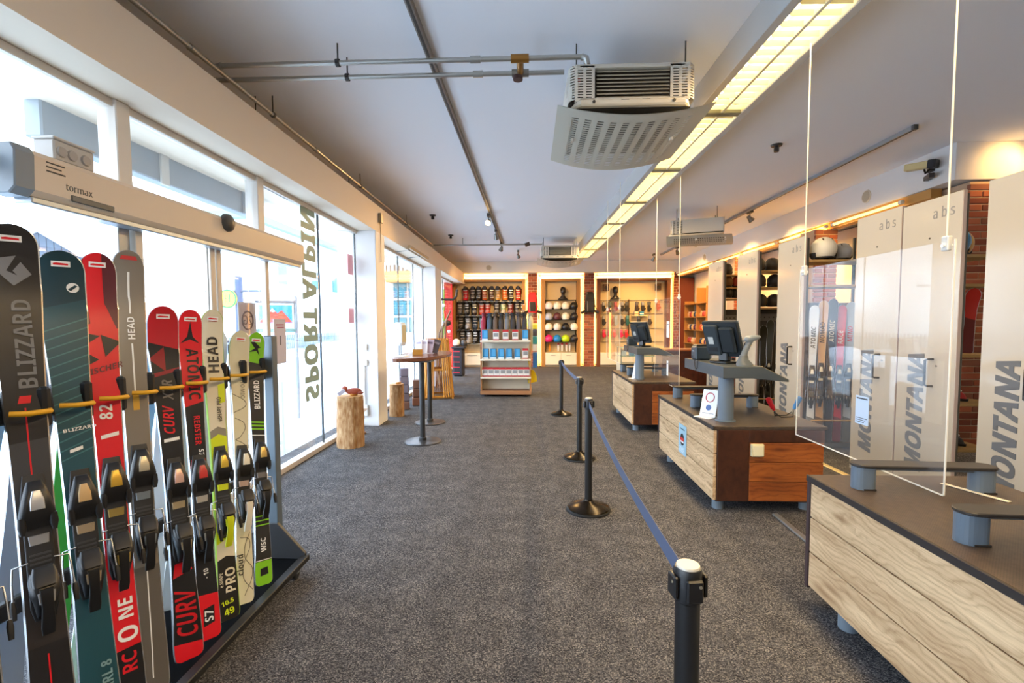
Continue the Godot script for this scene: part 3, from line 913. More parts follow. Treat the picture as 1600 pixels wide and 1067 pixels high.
func build_desk_items() -> void:
	var gray := mat(hexc("647280"), 0.42)
	var dark := mat(hexc("2d2a28"), 0.45)
	var anth := mat(hexc("5a5f62"), 0.45)
	var names := ["nearest desk", "middle desk", "farthest desk"]
	for i in 3:
		var dt := desk_at(i)
		for k in 2:
			var zz: float = -0.91 - 0.61 * k
			var o := thing("bag_rest", "grey two-legged bag rest with flat dark bar, %s on the %s" % [["nearer one", "farther one"][k], names[i]], "bag rest", dt * Vector3(0.435, 0.735, zz), -0.07 if i == 0 else -0.03, "bag rests on the desks")
			for s in [-1.0, 1.0]:
				part("post", mb(flat(Vector3(s * 0.28, 0, 0))).prism(stadium(0.045, 0.01), 0.118), gray, o)
				part("notch", mb().bx(s * 0.28 - 0.02, s * 0.28 + 0.04, 0, 0.008, -0.05, 0.046, 0.001), dark, o)
			part("bar", mb(flat(Vector3(0, 0.118, 0))).prism(stadium(0.056, 0.285), 0.016, 0.004), dark, o)
			part("under_strip", mb().bx(-0.24, 0.24, 0.10, 0.118, -0.02, 0.02, 0.003), anth, o)
		# till stand
		var zp: float = [0.28, -0.24, -0.36][i]
		var z1: float = [0.35, -0.12, -0.22][i]
		var o2 := thing("till_stand", "grey pedestal stand carrying a sloped tray on the %s" % names[i], "till stand", dt * Vector3(0.0, 0.735, 0.0), -0.011, "till stands on the desks")
		part("post", mb(Transform3D(Basis(), Vector3(0.185, 0, zp))).lathe([Vector2(0.085, 0), Vector2(0.085, 0.008), Vector2(0.066, 0.012), Vector2(0.064, 0.385)], 28), gray, o2)
		var tr := frame(Vector3.RIGHT, UP, Vector3(0, 0, z1 - 1.03))
		part("tray", mb(tr).prism(PackedVector2Array([Vector2(0.11, 0.385), Vector2(0.36, 0.385), Vector2(0.66, 0.355), Vector2(0.66, 0.375), Vector2(0.44, 0.485), Vector2(0.11, 0.485)]), 1.03, 0.004), mat(hexc("474f54"), 0.42), o2)
		part("tray_mat", mb(tr).prism(PackedVector2Array([Vector2(0.45, 0.4805), Vector2(0.655, 0.378), Vector2(0.657, 0.382), Vector2(0.452, 0.4845)]), 1.0), mat(hexc("c2a869"), 0.5), o2)
		part("cable", mb().tube([Vector3(0.12, 0.5, z1 - 0.6), Vector3(0.1, 0.49, z1 - 0.6), Vector3(0.095, 0.42, z1 - 0.6), Vector3(0.1, 0.40, z1 - 0.66), Vector3(0.10, 0.48, z1 - 0.7), Vector3(0.13, 0.5, z1 - 0.7)], 0.004, 6), dark, o2)
	for i in [1, 2]:
		var d2 := desk_at(i) * Transform3D(Basis(), Vector3(0, 1.22, [0.0, 0.0, -0.1][i]))
		# screen seen from behind, leaning back
		var o := thing("till_screen", "black touch screen seen from behind on the %s" % names[i], "monitor", Vector3.ZERO, 0.0, "till screens on the desks")
		o.transform = d2 * Transform3D(Basis(UP, 0.45), Vector3(0.28, 0.0, -0.52))
		var lean := Transform3D(Basis(Vector3.BACK, 0.30), Vector3(0.0, 0.06, 0))
		part("foot", mb().bx(-0.09, 0.1, 0, 0.02, -0.1, 0.1, 0.006), mat(hexc("1d2124"), 0.4), o)
		part("neck", mb().bx(-0.03, 0.03, 0.02, 0.1, -0.05, 0.05, 0.008), mat(hexc("22282c"), 0.4), o)
		part("case", mb(lean).bx(0.0, 0.035, 0, 0.34, -0.2, 0.2, 0.01), mat(hexc("1f262b"), 0.32), o)
		part("back_shell", mb(lean).bx(-0.035, 0.0, 0.02, 0.31, -0.17, 0.0, 0.012), mat(hexc("2a343a"), 0.35), o)
		part("back_shell", mb(lean).bx(-0.04, 0.0, 0.05, 0.29, 0.015, 0.17, 0.014), mat(hexc("20282d"), 0.3), o)
		part("bezel", mb(lean).bx(0.035, 0.04, 0, 0.34, -0.2, 0.2, 0.001), mat(hexc("8a8d88"), 0.4), o)
		part("screen", mb(lean).bx(0.04, 0.042, 0.02, 0.32, -0.185, 0.185), mat(hexc("0d0f12"), 0.12), o)
		part("rating_plate", mb(lean).bx(-0.037, -0.035, 0.13, 0.2, -0.12, -0.06), mat(hexc("b9bdb9"), 0.6), o)
		part("vent", mb(lean).bx(-0.037, -0.035, 0.06, 0.1, -0.14, -0.03), mat(hexc("11151a"), 0.6), o)
		# receipt printer
		o = thing("receipt_printer", "small dark receipt printer behind the screen on the %s" % names[i], "printer", Vector3.ZERO, 0.0, "receipt printers on the desks")
		o.transform = d2 * Transform3D(Basis(), Vector3(0.2, 0.0, -0.93))
		part("body", mb().bx(-0.075, 0.08, 0, 0.14, -0.07, 0.07, 0.014), mat(hexc("2c3944"), 0.4), o)
		part("lid", mb().bx(-0.06, 0.085, 0.14, 0.155, -0.065, 0.065, 0.006), mat(hexc("18202a"), 0.35), o)
		part("slot", mb().bx(0.02, 0.05, 0.155, 0.158, -0.05, 0.05), mat(hexc("0a0c0e"), 0.7), o)
		part("badge", mb().bx(-0.078, -0.075, 0.085, 0.095, -0.02, 0.03), mat(hexc("9fb0bb"), 0.4), o)
		part("feed_button", mb().cyl(Vector3(-0.078, 0.03, -0.03), Vector3(-0.07, 0.03, -0.03), 0.012, 0.012, 12), mat(hexc("10151a"), 0.4), o)
	# hand scanner on its stand
	var o3 := thing("barcode_scanner", "grey hand scanner upright in its stand on the middle desk", "scanner")
	o3.transform = desk_at(1) * Transform3D(Basis(UP, 0.2), Vector3(0.34, 1.22, -0.24))
	var sc := mat(hexc("6d757b"), 0.38)
	part("stand_foot", mb().loft([ell(Vector3(0, 0, 0), 0.075, 0.06), ell(Vector3(0, 0.012, 0), 0.075, 0.06), ell(Vector3(-0.015, 0.05, 0), 0.05, 0.035), ell(Vector3(-0.01, 0.09, 0), 0.036, 0.028)]), mat(hexc("5d6468"), 0.4), o3)
	part("handle", mb().loft([ell(Vector3(-0.015, 0.06, 0), 0.032, 0.026), ell(Vector3(0.0, 0.12, 0), 0.028, 0.023), ell(Vector3(0.035, 0.19, 0), 0.026, 0.022), ell(Vector3(0.06, 0.225, 0), 0.03, 0.025)]), sc, o3)
	part("head", mb().loft([ell(Vector3(0.03, 0.205, 0), 0.02, 0.02), ell(Vector3(0.05, 0.222, 0), 0.06, 0.034), ell(Vector3(0.075, 0.245, 0), 0.075, 0.038), ell(Vector3(0.08, 0.262, 0), 0.06, 0.03), ell(Vector3(0.08, 0.268, 0), 0.02, 0.01)]), mat(hexc("7b858c"), 0.3), o3)
	part("trigger", mb().bx(0.05, 0.06, 0.17, 0.2, -0.008, 0.008, 0.003), mat(hexc("c9a13a"), 0.4), o3)
	# small upright notices
	notice_stand(desk_at(1) * Transform3D(Basis(UP, -0.95), Vector3(0.085, 0.735, -0.40)), "white tilted notice with red ring in front of the middle till post")
	notice_stand(desk_at(2) * Transform3D(Basis(UP, -0.95), Vector3(0.14, 0.735, -0.42)), "white tilted notice on the farthest desk beside its till post")
	# notice glued to the front of the middle desk
	var n := thing("desk_notice", "light blue upright notice with round badge stuck to plank front of middle desk", "notice")
	n.transform = desk_at(1) * frame(Vector3.BACK, UP, Vector3(-0.004, 0.42, -0.82))
	part("sheet", mb().box(Vector3.ZERO, Vector3(0.24, 0.30, 0.004), 0.001), mat(hexc("9cc3d6"), 0.35), n)
	part("badge", mb().cyl(Vector3(0, 0, 0.002), Vector3(0, 0, 0.004), 0.06, 0.06, 28), mat(hexc("20242a"), 0.4), n)
	part("badge_stripe", mb().bx(-0.055, 0.055, -0.012, 0.02, 0.004, 0.005), mat(hexc("d8372c"), 0.4), n)
	part("badge_stripe", mb().bx(-0.052, 0.052, -0.03, -0.014, 0.004, 0.005), mat(hexc("eef2f3"), 0.4), n)
	for j in 4:
		part("text_line", mb().bx(-0.09, 0.07 - 0.02 * (j % 2), -0.085 - j * 0.014, -0.081 - j * 0.014, 0.002, 0.003), mat(hexc("eff6fa"), 0.5), n)
	part("text_line", mb().bx(-0.07, 0.07, 0.1, 0.112, 0.002, 0.003), mat(hexc("4a6b80"), 0.5), n)
	# cream socket on the end planks of the middle desk
	n = thing("wall_socket", "cream switch box on orange end planks of the middle desk", "socket", desk_at(1) * Vector3(0.345, 0.54, 0.022))
	part("box", mb().box(Vector3.ZERO, Vector3(0.105, 0.105, 0.03), 0.006), mat(hexc("d9d0a6"), 0.4), n)
	part("cover", mb().bx(-0.042, 0.042, -0.042, 0.042, 0.015, 0.02, 0.004), mat(hexc("e6dfbb"), 0.35), n)
	# two screwdrivers in a wire stand
	n = thing("tool_stand", "wire stand with one red and one blue handled tool on the middle desk", "tool stand", desk_at(1) * Vector3(0.78, 0.735, -0.42), 0.2)
	part("wire", mb().tube([Vector3(-0.1, 0.05, 0), Vector3(-0.06, 0.005, 0.04), Vector3(0.06, 0.005, 0.04), Vector3(0.1, 0.05, 0), Vector3(0.06, 0.005, -0.04), Vector3(-0.06, 0.005, -0.04)], 0.005, 6, true), mat(hexc("3a3d40"), 0.3, 0.8), n)
	for s in [-1.0, 1.0]:
		var d := Vector3(s * 0.5, 0.86, 0).normalized()
		var b := Vector3(s * 0.075, 0.02, 0)
		var g := part("grip", mb(frame(d.cross(Vector3.BACK), d, b)).lathe([Vector2(0.0, 0.05), Vector2(0.011, 0.05), Vector2(0.014, 0.06), Vector2(0.022, 0.085), Vector2(0.02, 0.12), Vector2(0.024, 0.15), Vector2(0.019, 0.18), Vector2(0.0, 0.185)], 14, 60), mat(hexc("c3202a") if s < 0 else hexc("2f6fb0"), 0.3), n)
		part("shaft", mb().cyl(b, b + d * 0.055, 0.006, 0.006, 8), mat(hexc("b5b9bc"), 0.25, 0.9), g)
	# acrylic guards on cords
	shield(2.0, -3.58, -2.31, 0.755, 1.985, 3.57, "clear acrylic guard hanging on cords over the nearest desk", true)
	shield(2.05, -7.76, -6.5, 0.69, 1.965, 3.57, "clear acrylic guard hanging on cords just beyond the middle desk", true)
	shield(1.46, -8.9, -7.62, 0.95, 1.868, CEIL, "clear acrylic guard on thin cords at the farthest desk", true)
	n = thing("guard_notice", "pale blue paper notice stuck on the nearest acrylic guard", "notice", Vector3(1.993, 1.07, -2.88))
	part("sheet", mb(frame(Vector3.BACK, UP, Vector3.ZERO)).box(Vector3.ZERO, Vector3(0.11, 0.17, 0.003)), mat(hexc("c5d6ea"), 0.6), n)
	for j in 3:
		part("text_line", mb(frame(Vector3.BACK, UP, Vector3.ZERO)).bx(-0.045, 0.045 - 0.012 * j, -0.05 - j * 0.012, -0.046 - j * 0.012, 0.0015, 0.0025), mat(hexc("4c545e"), 0.6), n)
	part("text_line", mb(frame(Vector3.BACK, UP, Vector3.ZERO)).bx(-0.045, 0.045, 0.066, 0.074, 0.0015, 0.0025), mat(hexc("333a44"), 0.6), n)
	n = tag(part("ruler", mb(desk_at(0) * Transform3D(Basis(UP, 0.35), Vector3(0.66, 0.737, -1.48))).bx(-0.012, 0.012, 0, 0.004, -0.14, 0.14, 0.001), mat(hexc("e6dcc6"), 0.5)), "thin cream strip lying on top of the nearest desk", "ruler")
	# trims on the carpet behind the desks
	n = tag(part("cable_duct", mb(Transform3D(Basis(UP, -0.03), Vector3(2.02, 0, -3.3))).bx(-0.025, 0.025, 0, 0.018, -0.62, 0.62, 0.006), mat(hexc("8c9196"), 0.35, 0.5)), "low silvery cable duct on the carpet between nearest and middle desk", "cable duct")
	n = tag(part("floor_rail", mb(Transform3D(Basis(), Vector3(3.3, 0, -5.1))).bx(-0.03, 0.03, 0, 0.012, -3.2, 1.8, 0.004), mat(hexc("d8c48e"), 0.4, 0.3)), "long pale brass rail on the carpet in front of the white storage fronts", "floor rail")

func ell(c: Vector3, rx: float, rz: float, k := 16) -> Array:
	var p := []
	for i in k:
		var t := TAU * i / k
		p.append(c + Vector3(cos(t) * rx, 0, -sin(t) * rz))
	return p

func notice_stand(t: Transform3D, label: String) -> void:
	var n := thing("notice_stand", label, "notice", Vector3.ZERO, 0.0, "small notices on the desks")
	n.transform = t
	var tr := Transform3D(Basis(Vector3.RIGHT, -0.25), Vector3.ZERO)
	part("panel", mb(tr).bx(-0.08, 0.08, 0, 0.25, -0.003, 0.003, 0.001), mat(hexc("eef0f2"), 0.4), n)
	part("foot", mb().bx(-0.08, 0.08, 0, 0.005, -0.07, 0.09, 0.001), mat(hexc("dfe3e4"), 0.4), n)
	part("ring", mb(tr).tube(ring(Vector3(0, 0.18, 0.004), 0.042, 20, Vector3.RIGHT, UP), 0.005, 6, true), mat(hexc("d06a6e"), 0.5), n)
	part("round_mark", mb(tr).cyl(Vector3(0, 0.085, 0.003), Vector3(0, 0.085, 0.005), 0.027, 0.027, 18), mat(hexc("44609a"), 0.5), n)
	part("text_line", mb(tr).bx(-0.06, 0.06, 0.03, 0.036, 0.003, 0.004), mat(hexc("8a9097"), 0.5), n)

func shield(x: float, z0: float, z1: float, y0: float, y1: float, ytop: float, label: String, cords: bool) -> void:
	var n := thing("acrylic_guard", label, "screen guard", Vector3(x, y0, (z0 + z1) / 2), 0.0, "acrylic guards over the desks")
	var hl := absf(z1 - z0) / 2
	var h := y1 - y0
	part("sheet", mb().bx(-0.002, 0.002, 0.003, h - 0.003, -hl + 0.003, hl - 0.003), glass(Color(0.97, 0.98, 1.0, 0.03), 0.36), n)
	var em := mat(hexc("eee9da"), 0.3)
	part("edge", mb().bx(-0.003, 0.003, 0, 0.006, -hl, hl), em, n)
	part("edge", mb().bx(-0.003, 0.003, 0, h, hl - 0.006, hl), em, n)
	part("edge", mb().bx(-0.003, 0.003, 0, h, -hl, -hl + 0.004), em, n)
	for s in [-1.0, 1.0]:
		var zc: float = s * (hl - 0.05)
		part("cord", mb().cyl(Vector3(0, h - 0.02, zc), Vector3(0, ytop - y0, zc), 0.0042, 0.0042, 6), mat(hexc("efe6d2"), 0.6), n)
		var hk := part("clip", mb().bx(-0.012, 0.012, h - 0.05, h + 0.02, zc - 0.02, zc + 0.02, 0.004), mat(hexc("d8d8d2"), 0.4), n)
		part("knob", mb().cyl(Vector3(-0.022, h - 0.025, zc), Vector3(0.022, h - 0.025, zc), 0.01, 0.01, 12), mat(hexc("f0efe8"), 0.3), hk)

# ======================= queue posts =======================
func build_queue() -> void:
	var black := mat(hexc("17181a"), 0.42)
	var basem := mat(hexc("262019"), 0.24, 0.7)
	var pos := [Vector3(0.416, 0, -1.223), Vector3(0.508, 0, -4.0), Vector3(0.596, 0, -5.55), Vector3(0.569, 0, -8.22)]
	var words := ["nearest black queue post with pale cap at the bottom of the picture", "second black queue post, holding the near end of no tape but the long one's start", "third black queue post from the front, taped to the farthest one", "farthest black queue post near the far end of the desks"]
	words[1] = "second black queue post from the front, where the long tape starts"
	var first: Node3D = null
	for i in 4:
		if first == null:
			first = thing("queue_post", words[i], "queue post", pos[i], 0.0, "queue posts along the desks")
			first.set_meta("base", "queue_post")
			part("base_dome", mb().lathe([Vector2(0.178, 0.022), Vector2(0.18, 0.026), Vector2(0.172, 0.032), Vector2(0.11, 0.052), Vector2(0.06, 0.07), Vector2(0.038, 0.088), Vector2(0.034, 0.1)], 48, 30), basem, first)
			part("rubber_ring", mb().lathe([Vector2(0.0, 0.0), Vector2(0.182, 0.0), Vector2(0.188, 0.006), Vector2(0.186, 0.016), Vector2(0.178, 0.022), Vector2(0.0, 0.022)], 48, 30), mat(hexc("101214"), 0.7), first)
			part("pole", mb().cyl(Vector3(0, 0.09, 0), Vector3(0, 0.88, 0), 0.0315, 0.0315, 28), black, first)
			var hd := part("head", mb().lathe([Vector2(0.0315, 0.872), Vector2(0.036, 0.876), Vector2(0.036, 0.952), Vector2(0.033, 0.962), Vector2(0.0, 0.962)], 32, 30), mat(hexc("1b1c1f"), 0.35), first)
			part("cap_disc", mb().lathe([Vector2(0.0, 0.962), Vector2(0.03, 0.962), Vector2(0.029, 0.968), Vector2(0.0, 0.968)], 32, 30), mat(hexc("d9d3c4"), 0.35, 0.2), hd)
			for a in 4:
				var tr := Transform3D(Basis(UP, a * PI / 2 + 0.12), Vector3.ZERO)
				part("clip", mb(tr).bx(-0.022, 0.022, 0.885, 0.945, 0.033, 0.046, 0.004), mat(hexc("141518"), 0.4), hd)
				part("screw", mb(tr).cyl(Vector3(0.012, 0.93, 0.045), Vector3(0.012, 0.93, 0.049), 0.004, 0.004, 8), mat(hexc("b5b0a0"), 0.3, 0.8), hd)
		else:
			copy(first, Transform3D(Basis(UP, 0.07 * i), pos[i]), words[i])
	for pr in [[1, 0, 0.045, "long blue-grey tape running from the second post to the nearest post"], [3, 2, 0.02, "short blue-grey tape between the two far queue posts"]]:
		var a: Vector3 = pos[pr[0]]
		var b: Vector3 = pos[pr[1]]
		var d := (b - a).normalized()
		var m := mb()
		var side := d.cross(UP) * 0.0012
		var q := []
		for i in 25:
			var t := i / 24.0
			q.append(a + d * 0.046 + (b - a - d * 0.092) * t + UP * (0.915 - pr[2] * 4.0 * t * (1.0 - t)))
		for i in 24:
			for s in [1.0, -1.0]:
				var p0: Vector3 = q[i] + side * s
				var p1: Vector3 = q[i + 1] + side * s
				var u := UP * 0.026
				if s > 0:
					m.quad(p0 - u, p1 - u, p1 + u, p0 + u)
				else:
					m.quad(p1 - u, p0 - u, p0 + u, p1 + u)
			m.quad(q[i] + side + UP * 0.026, q[i + 1] + side + UP * 0.026, q[i + 1] - side + UP * 0.026, q[i] - side + UP * 0.026)
			m.quad(q[i] - side - UP * 0.026, q[i + 1] - side - UP * 0.026, q[i + 1] + side - UP * 0.026, q[i] + side - UP * 0.026)
		tag(part("queue_tape", m, mat(hexc("4a5672"), 0.6)), pr[3], "barrier tape")

# ======================= skis =======================
class Ski:
	var L := 1.7
	var tip := 0.062
	var waist := 0.042
	var tail := 0.055
	var th := 0.016
	var blunt := 0.6     # how square the tip is
	var rise := 0.05
	func hw(v: float) -> float:
		var f := v / L
		var w := waist + (tip - waist) * pow(maxf(f - 0.45, 0.0) / 0.43, 2.0) if f > 0.45 else waist + (tail - waist) * pow((0.45 - f) / 0.40, 2.0)
		w = minf(w, tip if f > 0.45 else tail)
		var e := L - v
		var rt := 0.085
		if e < rt:
			w *= pow(maxf(1.0 - pow((rt - e) / rt, 2.6), 0.0), 0.42 + 0.2 * (1.0 - blunt))
		if v < 0.03:
			w *= pow(maxf(1.0 - pow((0.03 - v) / 0.03, 2.2), 0.0), 0.5) * 0.35 + 0.65
		return maxf(w, 0.002)
	func z(v: float) -> float:
		var a := maxf(v - (L - 0.26), 0.0) / 0.26
		return rise * a * a
	func rows() -> Array:
		var r := [0.0, 0.006, 0.014, 0.03]
		var v := 0.08
		while v < L - 0.27:
			r.append(v)
			v += 0.09
		for i in 17:
			r.append(L - 0.27 + 0.27 * sin(PI / 2 * i / 16.0))
		return r
	func outline(inset := 0.0) -> PackedVector2Array:
		var p := PackedVector2Array()
		var r := rows()
		for v in r:
			p.append(Vector2(hw(v) - inset, v))
		r.reverse()
		for v in r:
			p.append(Vector2(-hw(v) + inset, v))
		return p
	func nrm(v: float) -> Vector3:
		var d := (z(v + 0.004) - z(v - 0.004)) / 0.008
		return Vector3(0, -d, 1).normalized()
	func body(m: MB, top: bool) -> void:
		var r := rows()
		for i in r.size() - 1:
			var a: float = r[i]
			var b: float = r[i + 1]
			var za := z(a)
			var zb := z(b)
			var ta := th * (0.45 if a > L - 0.2 or a < 0.1 else 1.0)
			var tb := th * (0.45 if b > L - 0.2 or b < 0.1 else 1.0)
			var wa := hw(a)
			var wb := hw(b)
			var c := 0.004
			if top:
				m.squad([Vector3(-wa + c, a, za + ta), Vector3(wa - c, a, za + ta), Vector3(wb - c, b, zb + tb), Vector3(-wb + c, b, zb + tb)], [nrm(a), nrm(a), nrm(b), nrm(b)])
			else:
				m.quad(Vector3(wa, a, za), Vector3(-wa, a, za), Vector3(-wb, b, zb), Vector3(wb, b, zb))
				for s in [-1.0, 1.0]:
					var q := [Vector3(s * wa, a, za), Vector3(s * wb, b, zb), Vector3(s * wb, b, zb + tb * 0.7), Vector3(s * wa, a, za + ta * 0.7)]
					var q2 := [q[3], q[2], Vector3(s * (wb - c), b, zb + tb), Vector3(s * (wa - c), a, za + ta)]
					for g in [q, q2]:
						if s > 0:
							m.quad(g[0], g[1], g[2], g[3])
						else:
							m.quad(g[0], g[3], g[2], g[1])
	func thick(v: float) -> float:
		var r := rows()
		for i in r.size() - 1:
			if v <= r[i + 1]:
				var a: float = r[i]
				var b: float = r[i + 1]
				var ta := th * (0.45 if a > L - 0.2 or a < 0.1 else 1.0)
				var tb := th * (0.45 if b > L - 0.2 or b < 0.1 else 1.0)
				return lerpf(ta, tb, (v - a) / (b - a))
		return th * 0.45
	func lift(u: float, v: float, off: float) -> Vector3:
		return Vector3(u, v, z(v) + thick(v) + off)
	func skin(m: MB, poly: PackedVector2Array, off := 0.0009) -> void:
		# print lying on the top sheet: clipped to the outline, cut along its length so that it follows the curve
		var r := rows()
		for piece in Geometry2D.intersect_polygons(poly, outline(0.004)):
			for i in r.size() - 1:
				var strip := PackedVector2Array([Vector2(-1, r[i]), Vector2(1, r[i]), Vector2(1, r[i + 1]), Vector2(-1, r[i + 1])])
				for q in Geometry2D.intersect_polygons(piece, strip):
					var ix := Geometry2D.triangulate_polygon(q)
					for k in range(0, ix.size(), 3):
						var a: Vector2 = q[ix[k]]
						var b: Vector2 = q[ix[k + 1]]
						var c: Vector2 = q[ix[k + 2]]
						if (b - a).cross(c - a) < 0:
							var s := b
							b = c
							c = s
						m.tri(lift(a.x, a.y, off), lift(b.x, b.y, off), lift(c.x, c.y, off), nrm(a.y), nrm(b.y), nrm(c.y))

func pv(a: Array) -> PackedVector2Array:
	var p := PackedVector2Array()
	for i in range(0, a.size(), 2):
		p.append(Vector2(a[i], a[i + 1]))
	return p

func ski_text(k: Ski, s: String, size: float, u: float, v: float, ang: float, m: Material, o: Node3D, squeeze := 1.0, slant := 0.0, bold := 700, off := 0.0016) -> void:
	var a := text_arrays(s, size, "Droid Sans", bold, 0.0)
	var vs: PackedVector3Array = a[Mesh.ARRAY_VERTEX]
	var ns: PackedVector3Array = a[Mesh.ARRAY_NORMAL]
	var c := cos(ang)
	var si := sin(ang)
	for i in vs.size():
		var x := vs[i].x * squeeze + vs[i].y * slant
		var y := vs[i].y
		var q := Vector2(u + x * c - y * si, v + x * si + y * c)
		vs[i] = k.lift(q.x, q.y, off)
		ns[i] = k.nrm(q.y)
	a[Mesh.ARRAY_VERTEX] = vs
	a[Mesh.ARRAY_NORMAL] = ns
	var am := ArrayMesh.new()
	am.add_surface_from_arrays(Mesh.PRIMITIVE_TRIANGLES, a)
	pm("lettering", am, m, o)

func make_ski(k: Ski, label: String, group: String, t: Transform3D, base: Material, edge: Material, prints: Array, texts: Array, bind := {}) -> Node3D:
	var o := thing("ski", label, "ski", Vector3.ZERO, 0.0, group)
	o.transform = t
	var m := mb()
	k.body(m, true)
	part("top_sheet", m, base, o)
	m = mb()
	k.body(m, false)
	part("edge", m, edge, o)
	var lv := 0
	for p in prints:
		for poly in p[1]:
			for piece in Geometry2D.intersect_polygons(poly, k.outline(0.004)):
				m = mb()
				k.skin(m, piece, 0.0008 + 0.0005 * lv)
				if m.v.size() > 0:
					part("graphic", m, p[0], o)
		lv += 1
	for x in texts:
		ski_text(k, x[0], x[1], x[2], x[3], x[4], x[5], o, x[6] if x.size() > 6 else 1.0, x[7] if x.size() > 7 else 0.0, 700, 0.001 + 0.0005 * lv)
	if not bind.is_empty():
		binding(o, k, bind)
	return o

func rrect(w: float, h: float, r: float, k := 4) -> PackedVector2Array:
	var p := PackedVector2Array()
	for q in 4:
		var c := Vector2((w / 2 - r) * (1 if q in [0, 3] else -1), (h / 2 - r) * (1 if q in [0, 1] else -1))
		for i in k + 1:
			var t := PI / 2 * q + PI / 2 * i / k
			p.append(c + Vector2(cos(t), sin(t)) * r)
	return p

func section(v: float, w: float, z0: float, z1: float, round := 0.35) -> Array:   # ring across the ski at v
	var p := []
	var r := minf(w, z1 - z0) * round
	for q in rrect(w, z1 - z0, r, 3):
		p.append(Vector3(-q.x, v, (z0 + z1) / 2 + q.y))
	return p

func binding(o: Node3D, k: Ski, b: Dictionary) -> void:
	var toe: float = b.get("toe", 0.485) * k.L
	var heel: float = b.get("heel", 0.345) * k.L
	var z0 := k.th
	var bm: Material = b.get("mat", mat(hexc("17181b"), 0.38))
	var acc: Material = b.get("acc", mat(hexc("c9ccd0"), 0.3, 0.5))
	var acc2: Material = b.get("acc2", acc)
	var met := mat(hexc("b9bdc2"), 0.25, 0.9)
	part("plate", mb().loft([section(heel - 0.1, 0.05, z0, z0 + 0.008, 0.3), section(heel - 0.06, 0.068, z0, z0 + 0.014, 0.3), section(toe + 0.04, 0.068, z0, z0 + 0.014, 0.3), section(toe + 0.11, 0.05, z0, z0 + 0.008, 0.3)], true, false), mat(hexc("202226"), 0.45), o)
	z0 += 0.013
	var t := part("toe_piece", mb().loft([section(toe - 0.06, 0.062, z0, z0 + 0.018), section(toe - 0.035, 0.088, z0, z0 + 0.03), section(toe - 0.01, 0.086, z0, z0 + 0.046), section(toe + 0.03, 0.072, z0, z0 + 0.046), section(toe + 0.07, 0.05, z0, z0 + 0.034), section(toe + 0.09, 0.036, z0, z0 + 0.016)]), bm, o)
	part("cover", mb().loft([section(toe + 0.0, 0.036, z0 + 0.04, z0 + 0.049), section(toe + 0.03, 0.034, z0 + 0.038, z0 + 0.052), section(toe + 0.06, 0.02, z0 + 0.03, z0 + 0.043)]), acc, t)
	for s in [-1.0, 1.0]:
		part("wing", mb().loft([section(toe - 0.075, 0.012, z0 + 0.016, z0 + 0.032), section(toe - 0.05, 0.022, z0 + 0.014, z0 + 0.036), section(toe - 0.02, 0.018, z0 + 0.014, z0 + 0.038)]), bm, t, Transform3D(Basis(), Vector3(s * 0.037, 0, 0)))
	part("glide_plate", mb().loft([section(toe - 0.115, 0.046, z0, z0 + 0.008), section(toe - 0.085, 0.05, z0, z0 + 0.01)], true, false), acc2, t)
	for i in 4:
		part("rib", mb().bx(-0.025, 0.025, toe - 0.15 - i * 0.014, toe - 0.144 - i * 0.014, z0 - 0.001, z0 + 0.004), mat(hexc("3b3d41"), 0.5), o)
	var h := part("heel_piece", mb().loft([section(heel + 0.055, 0.06, z0, z0 + 0.022), section(heel + 0.03, 0.074, z0, z0 + 0.055), section(heel - 0.005, 0.07, z0, z0 + 0.07), section(heel - 0.04, 0.056, z0, z0 + 0.062), section(heel - 0.075, 0.046, z0, z0 + 0.035), section(heel - 0.09, 0.04, z0, z0 + 0.012)]), bm, o)
	part("heel_cup", mb().loft([section(heel + 0.075, 0.05, z0 + 0.03, z0 + 0.045), section(heel + 0.05, 0.064, z0 + 0.03, z0 + 0.062), section(heel + 0.02, 0.06, z0 + 0.05, z0 + 0.076)]), bm, h)
	part("lever", mb().loft([section(heel + 0.01, 0.032, z0 + 0.066, z0 + 0.076), section(heel - 0.05, 0.028, z0 + 0.062, z0 + 0.074), section(heel - 0.115, 0.034, z0 + 0.034, z0 + 0.048), section(heel - 0.14, 0.03, z0 + 0.022, z0 + 0.034)]), b.get("lever", bm), h)
	part("cover", mb().loft([section(heel + 0.0, 0.042, z0 + 0.066, z0 + 0.0735), section(heel - 0.035, 0.036, z0 + 0.058, z0 + 0.069)]), acc2, h)
	var wd := k.waist + 0.018
	for s in [-1.0, 1.0]:
		part("brake_arm", mb().tube([Vector3(s * 0.03, heel + 0.09, z0 + 0.004), Vector3(s * wd, heel + 0.085, z0 + 0.006), Vector3(s * (wd + 0.004), heel + 0.04, z0 + 0.008), Vector3(s * (wd + 0.006), heel - 0.02, z0 + 0.022)], 0.003, 6), met, o)
		part("brake_tip", mb().loft([section(heel - 0.065, 0.012, z0 + 0.022, z0 + 0.036), section(heel - 0.03, 0.016, z0 + 0.014, z0 + 0.034), section(heel - 0.01, 0.01, z0 + 0.014, z0 + 0.028)]), mat(hexc("101114"), 0.5), o, Transform3D(Basis(), Vector3(s * (wd + 0.006), 0, 0)))

func lean_frame(bottom: Vector3, top: Vector3, face: Vector3) -> Transform3D:   # y runs along the ski, z is the face looked at
	var y := (top - bottom).normalized()
	var z := (face - y * face.dot(y)).normalized()
	return Transform3D(Basis(y.cross(z), y, z), bottom)

